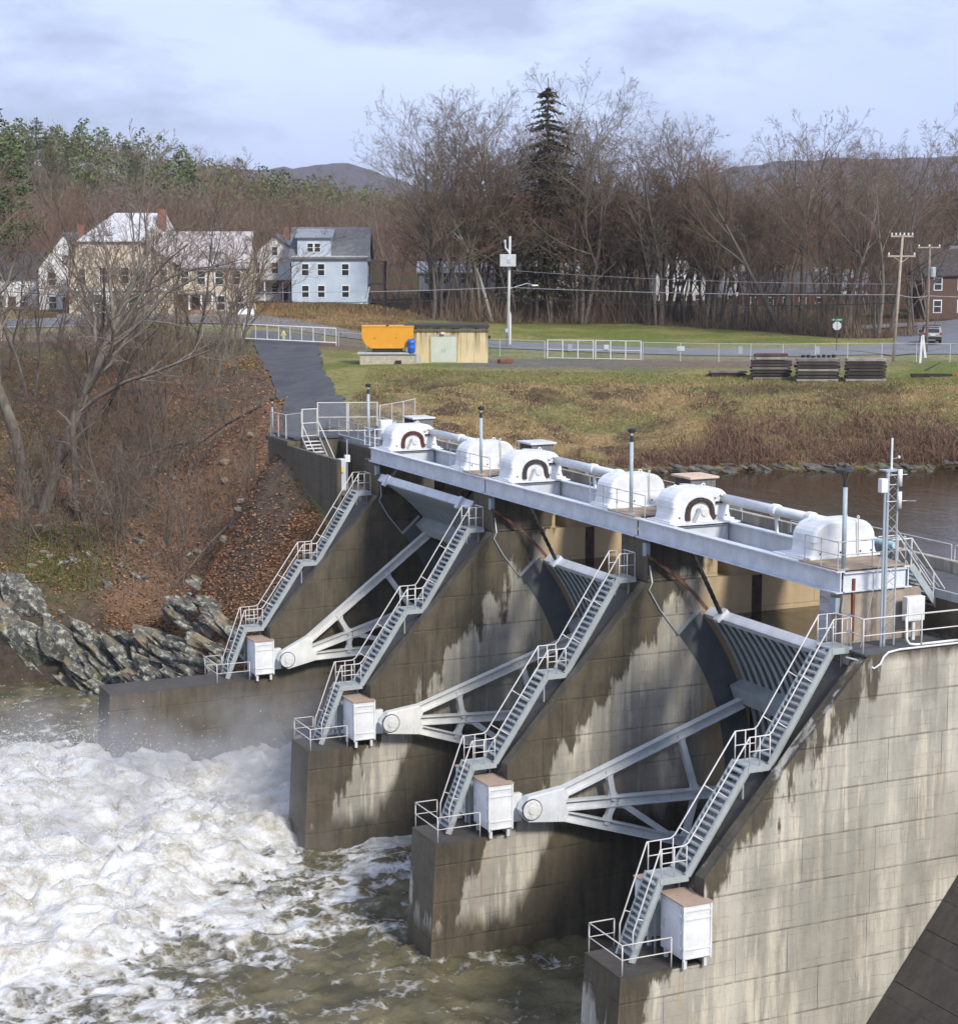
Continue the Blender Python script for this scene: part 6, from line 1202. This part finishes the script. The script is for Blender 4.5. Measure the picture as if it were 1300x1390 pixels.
for lab, p, px_, d_, sc_, rot in [('huge grey-barked bare tree leaning left on the leafy bank', BIG1, 36, 140, 1.06, 0), ('huge lichen-spotted bare tree leaning right on the leafy bank', BIG2, 52, 139, 1.06, 0), ('bare two-stemmed tree in front of the cream-yellow house', MIDT, 222, 160, 1.0, 0), ('bare tree leaning right towards the swing gate', MIDL, 268, 166, .95, 0), ('dark bare tree leaning over the access path', MIDL, 292, 172, .78, .4), ('bare many-branched tree between the big trunks and the road', MIDT, 140, 176, .9, 2), ('tall thin bare tree near the cream house corner', MIDT, 310, 186, .9, 4), ('bare tree at the far left of the road fence', MIDT, 10, 178, 1.0, 1), ('thin tree leaning left above the rock ledges', MIDL, 48, 133.5, .55, 3.3), ('slim straight bare tree low on the leafy bank', MIDT, 160, 135, .62, 5), ('bare tree beside the left road verge', MIDT, 75, 188, .95, 3), ('broad bare tree right of the lichen-spotted tree', MIDT, 118, 150, 1.1, 1.7), ('tall bare tree before the gable of the cream house', MIDT, 178, 166, 1.3, 5.2), ('bare tree before the porch of the cream house', MIDT, 258, 176, 1.2, .9), ('bare tree reaching towards the swing gate hinge', MIDT, 322, 187, 1.05, 2.7), ('bare tree behind the two huge trees', MIDT, 40, 168, 1.2, 4.4), ('slim bare tree in the middle of the thicket', MIDT, 205, 150, 1.0, 3.9)]:
    x_, y_ = pd(px_, d_); plant('bare_tree', lab, p, x_, y_, sc_, rot)
for k in range(150):
    d_ = vr.uniform(130, 188) if k < 110 else vr.uniform(127, 150); px_ = vr.gauss(205, 75) if k < 85 or k > 115 else vr.uniform(-40, 100); s_ = (px_ - 650) / 2500 * d_
    if s_ > paths(d_) - 3.5: continue
    x_, y_ = XY(s_, d_); sp_ = vr.choice(SAP); plant('sapling', ('single-stemmed brown', 'two-stemmed grey', 'three-stemmed brown', 'single-stemmed grey', 'two-stemmed brown')[SAP.index(sp_)] + ' bare sapling ' + ('by the huge trees' if px_ < 110 else 'above the rock ledges' if d_ < 142 else 'in the middle of the thicket' if d_ < 165 else 'below the road fence') + (' next to the access path side' if px_ > 255 else ''), sp_, x_, y_, vr.uniform(.55, 1.35), vr.random() * 6.28, 'saplings on the leafy bank', cat='sapling')
r = thing('dead_snag', 'broken dead tree stump with pale stub branches on the leafy bank', 'dead tree', G(*pd(98, 137.5))); m = MB(); m.tube([(0, 0, -.3), (.05, 0, 3), (-.1, .1, 6.5), (0, 0, 8.2)], [.34, .30, .26, .16], 9); m.build('trunk', BKH, r, smooth=True)
for z, dx_, dz_ in ((6.0, 1.7, 1.3), (6.8, -1.2, 1.5), (4.6, 1.3, -1.6), (7.6, 1.0, .9), (5.6, -1.4, .4)): MB().tube([(0, 0, z), (dx_ * .5, .1, z + dz_ * .6), (dx_, .2, z + dz_)], [.12, .09, .04], 6).build('stub', BKH, r)
for k, (pa, pb, ra) in enumerate([((355, 141), (255, 146), .11), ((190, 150), (290, 147), .14), ((330, 128), (225, 127), .07)]):
    a, b = G(*pd(*pa), .15), G(*pd(*pb), .2); L = Vector(b) - Vector(a); m = MB(); m.tube([(0, 0, 0), L * .5 + Vector((0, 0, .3)), L], [ra, ra * .8, ra * .4], 7); m.tube([L * .4, L * .55 + Vector((.3, .2, .9))], [.04, .02], 5); tag(m.build('fallen_branch', BKH if k else BK, loc=a), ('grey fallen limb below the access path', 'long dark fallen trunk in the thicket', 'thin fallen stick above the rock ledges')[k], 'branch')

# ------------------------------------------------------------------ conifers
def NEED(name, a, b):
    t = NT(name); return t.done(t.mix(t.island(), t.mix(t.math('MULTIPLY', t.objrand(), .5), a, tuple(x * .6 for x in a)), b), .8, 0, .2)
SPR = NEED('spruce_needles', (.036, .036, .02), (.11, .092, .055)); PIN = NEED('pine_needles', (.06, .095, .04), (.14, .165, .07))
def conifer(seed, H, R0, rows, mat, pine=False, thin=0.0):
    g = random.Random(seed); T = MB(); T.tube([(0, 0, -.3), (0, 0, H * .5), (0, 0, H)], [H * .013, H * .009, .03], 7); K = MB()
    for k in range(rows):
        f = min(.995, max(.01, (k + g.uniform(-1.5, 2.2)) / rows)); z = H * (.12 + .86 * f) if not pine else H * (.3 + .68 * f); prof = ((1 - f) ** .6 if not pine else math.sin(math.pi * (0.12 + .83 * f)) ** .7); n = g.randint(5, 8)
        for j in range(n):
            if g.random() < thin: continue
            a = g.random() * 6.28; L = max(.4, R0 * prof * g.uniform(.4, 1.2)); dz_ = -.35 if not pine else .18; d = Vector((math.cos(a), math.sin(a), 0)); sd = Vector((-d.y, d.x, 0)); p = Vector((0, 0, z)); T.tube([p, p + d * L * .6 + Vector((0, 0, dz_ * L * .5)), p + d * L + Vector((0, 0, dz_ * L * .6))], [.05, .03, .015], 3, False)
            m_ = int(14 + L * 8)
            for q in range(m_):
                t_ = g.uniform(.18 if not pine else .45, 1.05); c = p + d * L * t_ + Vector((0, 0, dz_ * L * t_ * .8)) + sd * g.gauss(0, .13 * L) + Vector((0, 0, g.gauss(0, .08 if not pine else .25))); s_ = g.uniform(.16, .36) * (1 if not pine else 1.1); w_ = (d * g.gauss(.6, .5) + sd * g.gauss(0, .8) + Vector((0, 0, g.gauss(-.35 if not pine else .25, .35)))).normalized() * s_; h_ = w_.cross(Vector((g.gauss(0, 1), g.gauss(0, 1), 1))).normalized() * s_ * .38
                K.add([c - h_, c + w_, c + h_, c - w_ * .5], [(0, 1, 2, 3)])
    a, b = T.mesh('trunk'), K.mesh('crown'); a.materials.append(BK); b.materials.append(mat); return a, b, H
SPRUCE = conifer(1, 32, 8.2, 72, SPR, thin=.22); PINE = [conifer(2, 20, 4.2, 22, PIN, True, .15), conifer(3, 18, 3.6, 20, PIN, True, .2)]
x_, y_ = pd(742, 245); plant('spruce_tree', 'tall dark spruce among the bare trees', SPRUCE, x_, y_, 1.0, 0, z_=19.4)
for k, (px_, d_, sc_) in enumerate([(-15, 215, 1.25), (22, 230, 1.0), (1285, 320, .8), (-60, 200, 1.2)]):
    x_, y_ = pd(px_, d_); plant('pine_tree', ('dark ragged pine behind the huge bare trees', 'dark pine by the white house at the left edge', 'dark pine far behind the cross street', 'dark pine beyond the left verge')[k], PINE[k % 2], x_, y_, sc_, k)
cnt = 0
while cnt < 62:                                      # pines one can tell apart on the hill and behind the woods
    s_, d_ = (vr.uniform(-190, -42), vr.uniform(520, 760)) if cnt < 44 else (vr.uniform(-44, -12), vr.uniform(420, 520))
    x_, y_ = XY(s_, d_); plant('pine_tree', ('green white pine on the hill crest' if d_ > 640 else 'green white pine half way up the hill' if s_ < -110 else 'green white pine low on the hill shoulder') if cnt < 44 else 'green pine in the wood behind the blue house', vr.choice(PINE), x_, y_, vr.uniform(.5, .78) if cnt < 44 else vr.uniform(.45, .62), vr.random() * 6, 'pines on the hill' if cnt < 44 else 'pines behind the blue house'); cnt += 1

# ------------------------------------------------------------------ massed vegetation
def gzv(x, y):
    i = np.clip(np.searchsorted(GX, x) - 1, 0, len(GX) - 2); j = np.clip(np.searchsorted(GY, y) - 1, 0, len(GY) - 2); fx = (x - GX[i]) / (GX[i + 1] - GX[i]); fy = (y - GY[j]) / (GY[j + 1] - GY[j])
    return (gzz[j, i] * (1 - fx) + gzz[j, i + 1] * fx) * (1 - fy) + (gzz[j + 1, i] * (1 - fx) + gzz[j + 1, i + 1] * fx) * fy
q = np.random.RandomState(9)
def islandmat(name, stops, rough=.9):
    t = NT(name); rp = t.n('ValToRGB'); e = rp.color_ramp.elements
    while len(e) < len(stops): e.new(.5)
    for k, c in enumerate(stops): e[k].position = k / (len(stops) - 1); e[k].color = (*c, 1)
    t.t.links.new(t.island(), rp.inputs[0]); return t.done(rp.outputs[0], rough, 0, .15)
def ribbons(name, P, D, L, W, seg, droop, mat, label, cat):
    """thin tapering stems: P start, D unit direction, L length, W width"""
    n = len(P); side = np.cross(D, q.normal(0, 1, (n, 3))); side /= np.linalg.norm(side, axis=1)[:, None] + 1e-9; V = []
    for k in range(seg):
        t_ = k / seg; c = P + D * (L * t_)[:, None]; c[:, 2] -= droop * L * t_ ** 2; w_ = (W * (1 - .8 * t_))[:, None]; V += [c - side * w_, c + side * w_]
    c = P + D * L[:, None]; c[:, 2] -= droop * L; V.append(c); V = np.stack(V, 1); m = 2 * seg + 1; F = []
    for k in range(seg - 1): F += [(2 * k, 2 * k + 1, 2 * k + 3), (2 * k, 2 * k + 3, 2 * k + 2)]
    F.append((2 * seg - 2, 2 * seg - 1, 2 * seg)); F = np.array(F)
    return trimesh(name, V.reshape(-1, 3), (F[None] + m * np.arange(n)[:, None, None]).reshape(-1, 3), mat, 'stuff', label, cat)
def dirs(n, tilt):
    a = q.rand(n) * 6.283; t_ = np.abs(q.normal(0, tilt, n)); return np.stack([np.cos(a) * np.sin(t_), np.sin(a) * np.sin(t_), np.cos(t_)], -1)
def pts(s_, d_, dz=0.0):
    x, y = s_ * CA + d_ * SA, -s_ * SA + d_ * CA; return np.stack([x, y, gzv(x, y) + dz], -1)
# fallen leaves
n = 150000; d_ = 106 + 80 * q.rand(n) ** 1.5; s_ = q.uniform(-46, -5, n); d_[115000:] = q.uniform(104, 125, 35000); s_[115000:] = q.uniform(-26, -8, 35000); P = pts(s_, d_, .04); keep = (s_ < paths(d_) - 2.0) & (P[:, 2] > 2.5) & (fbm(P[:, 0] / 6, P[:, 1] / 6, 4, 21) + q.normal(0, .13, n) < .66); P = P[keep]; n = len(P)
u = q.normal(0, 1, (n, 3)); u[:, 2] *= .35; u /= np.linalg.norm(u, axis=1)[:, None]; w_ = np.cross(u, q.normal(0, .4, (n, 3)) + [0, 0, 1]); w_ /= np.linalg.norm(w_, axis=1)[:, None]; sz_ = q.uniform(.05, .13, n)[:, None]
P[:, 2] += q.rand(n) * .08
V = np.stack([P - u * sz_, P + w_ * sz_ * .7, P + u * sz_, P - w_ * sz_ * .7], 1)
trimesh('leaf_litter', V.reshape(-1, 3), (np.arange(4)[None] + 4 * np.arange(n)[:, None]), islandmat('dead_leaves', [(.11, .06, .036), (.25, .12, .056), (.36, .175, .075), (.21, .115, .062), (.42, .27, .165)]), 'stuff', 'orange-brown fallen leaves covering the bank', 'leaves')
# dry grass on the bank, brambles at the shore
n = 130000; s_ = q.uniform(-10, 52, n); f = q.rand(n); d_ = shore(s_) + 1 + f * (tops(s_) + 3 - shore(s_)); P = pts(s_, d_); ok = P[:, 2] > 13.7; P = P[ok]; f = f[ok]
nn = fbm(P[:, 0] / 3, P[:, 1] / 3, 4, 9); big = fbm(P[:, 0] / 7, P[:, 1] / 5, 4, 71) + q.normal(0, .07, len(P)) + (f - .55) * .10
big = np.where((f > .80) & (q.rand(len(f)) < .7), .55, big)
for nm, lo, hi, ll, mt, lab in (('bank_dry_grass', -9, .50, .7, islandmat('dry_grass', [(.32, .22, .10), (.42, .31, .15), (.26, .17, .08), (.50, .39, .21)]), 'pale tan dry grass on the bank above the pond'), ('bank_green_grass', .50, .60, .45, islandmat('olive_grass', [(.17, .18, .06), (.24, .22, .08), (.13, .15, .045), (.30, .25, .11)]), 'olive green grass in patches on the bank above the pond'), ('bank_dead_weeds', .60, 9, .8, islandmat('dead_weeds', [(.13, .085, .055), (.20, .13, .08), (.09, .06, .042), (.27, .18, .11)]), 'dark brown dead weeds in patches on the bank above the pond')):
    k = (big >= lo) & (big < hi); Q = P[k]; ribbons(nm, Q, dirs(len(Q), .6), .12 + ll * nn[k] * q.rand(len(Q)), np.full(len(Q), .022), 2, .55, mt, lab, 'grass')
n = 40000; s_ = q.uniform(2, 52, n); hf = fbm(s_ / 4, s_ * 0, 3, 33); d_ = shore(s_) + .8 + np.abs(q.normal(0, 4.2, n)) * (.2 + 1.5 * hf * sstep(2, 26, s_)); P = pts(s_, d_); w1 = fbm(P[:, 0] / 4, P[:, 1] / 4, 3, 14); ok = (P[:, 2] > 13.6) & (w1 + q.normal(0, .08, n) > .38); P = P[ok]; L = (.6 + 1.5 * q.rand(len(P)) * w1[ok] * 1.3)
ribbons('shore_bramble', P, dirs(len(P), .75), L, np.full(len(P), .024), 4, .4, islandmat('bramble', [(.12, .06, .042), (.17, .085, .062), (.22, .145, .10), (.10, .065, .05), (.28, .20, .13)]), 'reddish brown brambles overhanging the pond shore', 'bramble')
# short grass on the lawn
n = 70000; s_ = q.uniform(-10, 60, n); d_ = q.uniform(148, 236, n); ok = (d_ > tops(s_)) & (d_ < treed(s_)); P = pts(s_[ok], d_[ok]); x_, y_ = P[:, 0], P[:, 1]
road = np.array([(66, 202.5), (76, 196), (83, 186.5), (90, 176.5), (98, 166), (108, 156.5), (117, 149.5), (127, 140.5), (140, 126)], float); side = np.array([(112.5, 149.5), (118, 149.5), (123, 153), (131, 163.5), (139, 171.5), (150, 178)], float)
def dist(x, y, pl):
    b = np.full(len(x), 1e9)
    for a, c in zip(pl[:-1], pl[1:]):
        v_ = c - a; t_ = np.clip(((x - a[0]) * v_[0] + (y - a[1]) * v_[1]) / (v_ @ v_), 0, 1); b = np.minimum(b, np.hypot(x - a[0] - v_[0] * t_, y - a[1] - v_[1] * t_))
    return b
ok = (dist(x_, y_, road) > 4.8) & (dist(x_, y_, side) > 4.0) & ~((np.abs(SD(x_, y_)[1] - 174) < 6) & (SD(x_, y_)[0] > 0) & (SD(x_, y_)[0] < 40) & (q.rand(len(x_)) < .85)); P = P[ok]
ribbons('lawn_grass', P, dirs(len(P), .5), q.uniform(.05, .16, len(P)), np.full(len(P), .02), 1, .2, islandmat('lawn_blade', [(.10, .14, .03), (.15, .18, .045), (.22, .20, .07), (.09, .12, .03)]), 'short green lawn grass beyond the bank', 'grass')
# brush at the foot of the woods and in the thicket of the leafy bank
n = 56000; s_ = q.uniform(-60, 84, n); d_ = treed(s_) + 1 + np.abs(q.normal(0, 1, n)) * 16; d_ = np.where(s_ < -9, 236 + np.abs(q.normal(0, 14, n)), d_); ok = ~((s_ > 43) & (d_ < 240) & ((s_ > 50) | (d_ > 214))) & ~((s_ < -9) & (s_ > -30) & (d_ < 256)); P = pts(s_[ok], d_[ok])
ribbons('woods_brush', P, dirs(len(P), .45), (q.uniform(.5, 7.5, len(P)) * q.rand(len(P)) + .3) * (.15 + 1.5 * sstep(.3, .7, fbm(P[:, 0] / 5, P[:, 1] / 5, 3, 55))), np.full(len(P), .024), 3, .18, islandmat('brush', [(.10, .075, .055), (.17, .125, .09), (.24, .185, .13), (.13, .085, .062), (.30, .23, .15)]), 'tangled brown brush at the foot of the woods', 'brush')
n = 4500; d_ = q.uniform(126, 190, n); d_[2500:] = q.uniform(126, 154, 2000); s_ = (q.normal(195, 75, n) - 650) / 2500 * d_; ok = s_ < paths(d_) - 2.6; P = pts(s_[ok], d_[ok])
ribbons('bank_thicket', P, dirs(len(P), .6), q.uniform(.3, 2.2, len(P)), np.full(len(P), .013), 3, .3, islandmat('thicket', [(.13, .105, .085), (.20, .165, .14), (.28, .24, .20), (.15, .11, .085)]), 'tangle of thin grey stems on the leafy bank', 'brush')
n = 6000; d_ = q.uniform(127, 136, n); s_ = (q.normal(75, 45, n) - 650) / 2500 * d_; P = pts(s_, d_); ok = P[:, 2] > 5; P = P[ok]
ribbons('bank_moss', P, dirs(len(P), .8), q.uniform(.15, .6, len(P)), np.full(len(P), .03), 2, .5, islandmat('moss', [(.06, .09, .02), (.11, .13, .03), (.16, .15, .05), (.05, .07, .02)]), 'green mossy undergrowth above the rock ledges', 'undergrowth')
n = 9000; s_ = q.uniform(-34, -8, n); d_ = q.uniform(206, 242, n); P = pts(s_, d_)
ribbons('verge_grass', P, dirs(len(P), .4), q.uniform(.2, .9, len(P)), np.full(len(P), .03), 2, .3, islandmat('verge', [(.22, .13, .06), (.30, .19, .08), (.13, .085, .05), (.36, .25, .12)]), 'tall dry brown grass below the blue house', 'grass')
# the far wooded hill reads as one mass
n = 2600; s_ = q.uniform(-330, 40, n); d_ = q.uniform(430, 860, n); s_ = np.where(q.rand(n) < .25, q.uniform(-60, 330, n), s_); B = pts(s_, d_); H = q.uniform(9, 17, n); pine = (fbm(s_ / 45, d_ / 45, 3, 61) + q.normal(0, .06, n) > .47)
def massed(B, H, per, spread, mat, name, label):
    n = len(B); k = per; a = q.rand(n, k) * 6.283; f = q.rand(n, k); rr_ = (H[:, None] * spread) * np.sqrt(q.rand(n, k)) * np.sin(np.pi * (.15 + .8 * f)) ** .7; c = np.stack([B[:, 0, None] + rr_ * np.cos(a), B[:, 1, None] + rr_ * np.sin(a), B[:, 2, None] + H[:, None] * (.22 + .8 * f)], -1).reshape(-1, 3)
    u = q.normal(0, 1, (len(c), 3)); u /= np.linalg.norm(u, axis=1)[:, None]; w_ = np.cross(u, q.normal(0, 1, (len(c), 3))); w_ /= np.linalg.norm(w_, axis=1)[:, None]
    return c, u, w_
c, u, w_ = massed(B[pine], H[pine], 130, .25, None, '', ''); sz_ = q.uniform(.3, .8, len(c))[:, None]; V = np.stack([c - u * sz_, c + w_ * sz_ * .6, c + u * sz_, c - w_ * sz_ * .6], 1)
trimesh('hill_pinewood', V.reshape(-1, 3), np.arange(4)[None] + 4 * np.arange(len(c))[:, None], islandmat('hill_needles', [(.07, .10, .04), (.12, .15, .06), (.17, .18, .075), (.08, .10, .05)]), 'stuff', 'green pinewood covering the hill behind the houses', 'wood')
b = ~pine; c, u, w_ = massed(B[b], H[b] * .95, 85, .30, None, '', ''); u[:, 2] = np.abs(u[:, 2]) + .5; u /= np.linalg.norm(u, axis=1)[:, None]; sz_ = q.uniform(.9, 2.2, len(c))[:, None]; V = np.stack([c - u * sz_ - w_ * .045, c - u * sz_ + w_ * .045, c + u * sz_], 1)
trimesh('hill_hardwood', V.reshape(-1, 3), np.arange(3)[None] + 3 * np.arange(len(c))[:, None], islandmat('hill_twigs', [(.14, .11, .085), (.20, .16, .125), (.25, .20, .15), (.16, .11, .09)]), 'stuff', 'leafless brown hardwood covering the hill behind the houses', 'wood')
# deeper woods behind the edge trees
n = 1000; s_ = q.uniform(-110, 130, n); d_ = q.uniform(285, 430, n); B = pts(s_, d_); H = q.uniform(9, 17, n); c, u, w_ = massed(B, H, 230, .30, None, '', ''); u[:, 2] = np.abs(u[:, 2]) + .6; u /= np.linalg.norm(u, axis=1)[:, None]; sz_ = q.uniform(.6, 1.6, len(c))[:, None]; V = np.stack([c - u * sz_ - w_ * .022, c - u * sz_ + w_ * .022, c + u * sz_], 1)
trimesh('deep_woods', V.reshape(-1, 3), np.arange(3)[None] + 3 * np.arange(len(c))[:, None], islandmat('deep_twigs', [(.12, .082, .062), (.17, .118, .09), (.22, .16, .12), (.155, .095, .075)]), 'stuff', 'leafless brown woodland filling the valley behind the edge trees', 'wood')

# ------------------------------------------------------------------ mist over the plume
mm = MB(); mm.box(-14, 36, 76, 101.5, 0.2, 6.2); t = NT('spray_mist'); t.t.nodes.remove(t.b); v = t.obj(); x, y, z = t.sep(v)
hgt = t.ramp(t.math('DIVIDE', z, 6.2), 0.12, 0.95, (1, 1, 1), (0, 0, 0)); cl_ = t.ramp(t.noise(v, 0.28, 4, 0.6), 0.46, 0.72)
ey = t.math('SUBTRACT', 1.0, t.math('MINIMUM', 1.0, t.math('DIVIDE', t.math('ABSOLUTE', t.math('SUBTRACT', y, 91.0)), 11.0)))
pv = t.n('VolumePrincipled'); pv.inputs['Color'].default_value = (.97, .97, .97, 1); t.put(pv.inputs['Density'], t.math('MULTIPLY', t.math('MULTIPLY', t.math('MULTIPLY', hgt, cl_), ey), 0.7)); t.t.links.new(pv.outputs[0], t.t.nodes['Material Output'].inputs['Volume'])
o = mm.build('spray_mist', t.m); tag(o, 'drifting white mist over the boiling discharge', 'mist', None, 'stuff')
# ------------------------------------------------------------------ hazy air over the valley
hz = MB(); hz.box(-5200, 7200, -700, 9200, -4, 420); t = NT('valley_haze'); t.t.nodes.remove(t.b); pv = t.n('VolumePrincipled'); pv.inputs['Color'].default_value = (.86, .91, 1.0, 1); pv.inputs['Density'].default_value = 0.00008; pv.inputs['Anisotropy'].default_value = 0.2
t.t.links.new(pv.outputs[0], t.t.nodes['Material Output'].inputs['Volume']); o = hz.build('haze', t.m); tag(o, 'thin blue-grey haze in the valley air', 'haze', None, 'stuff')
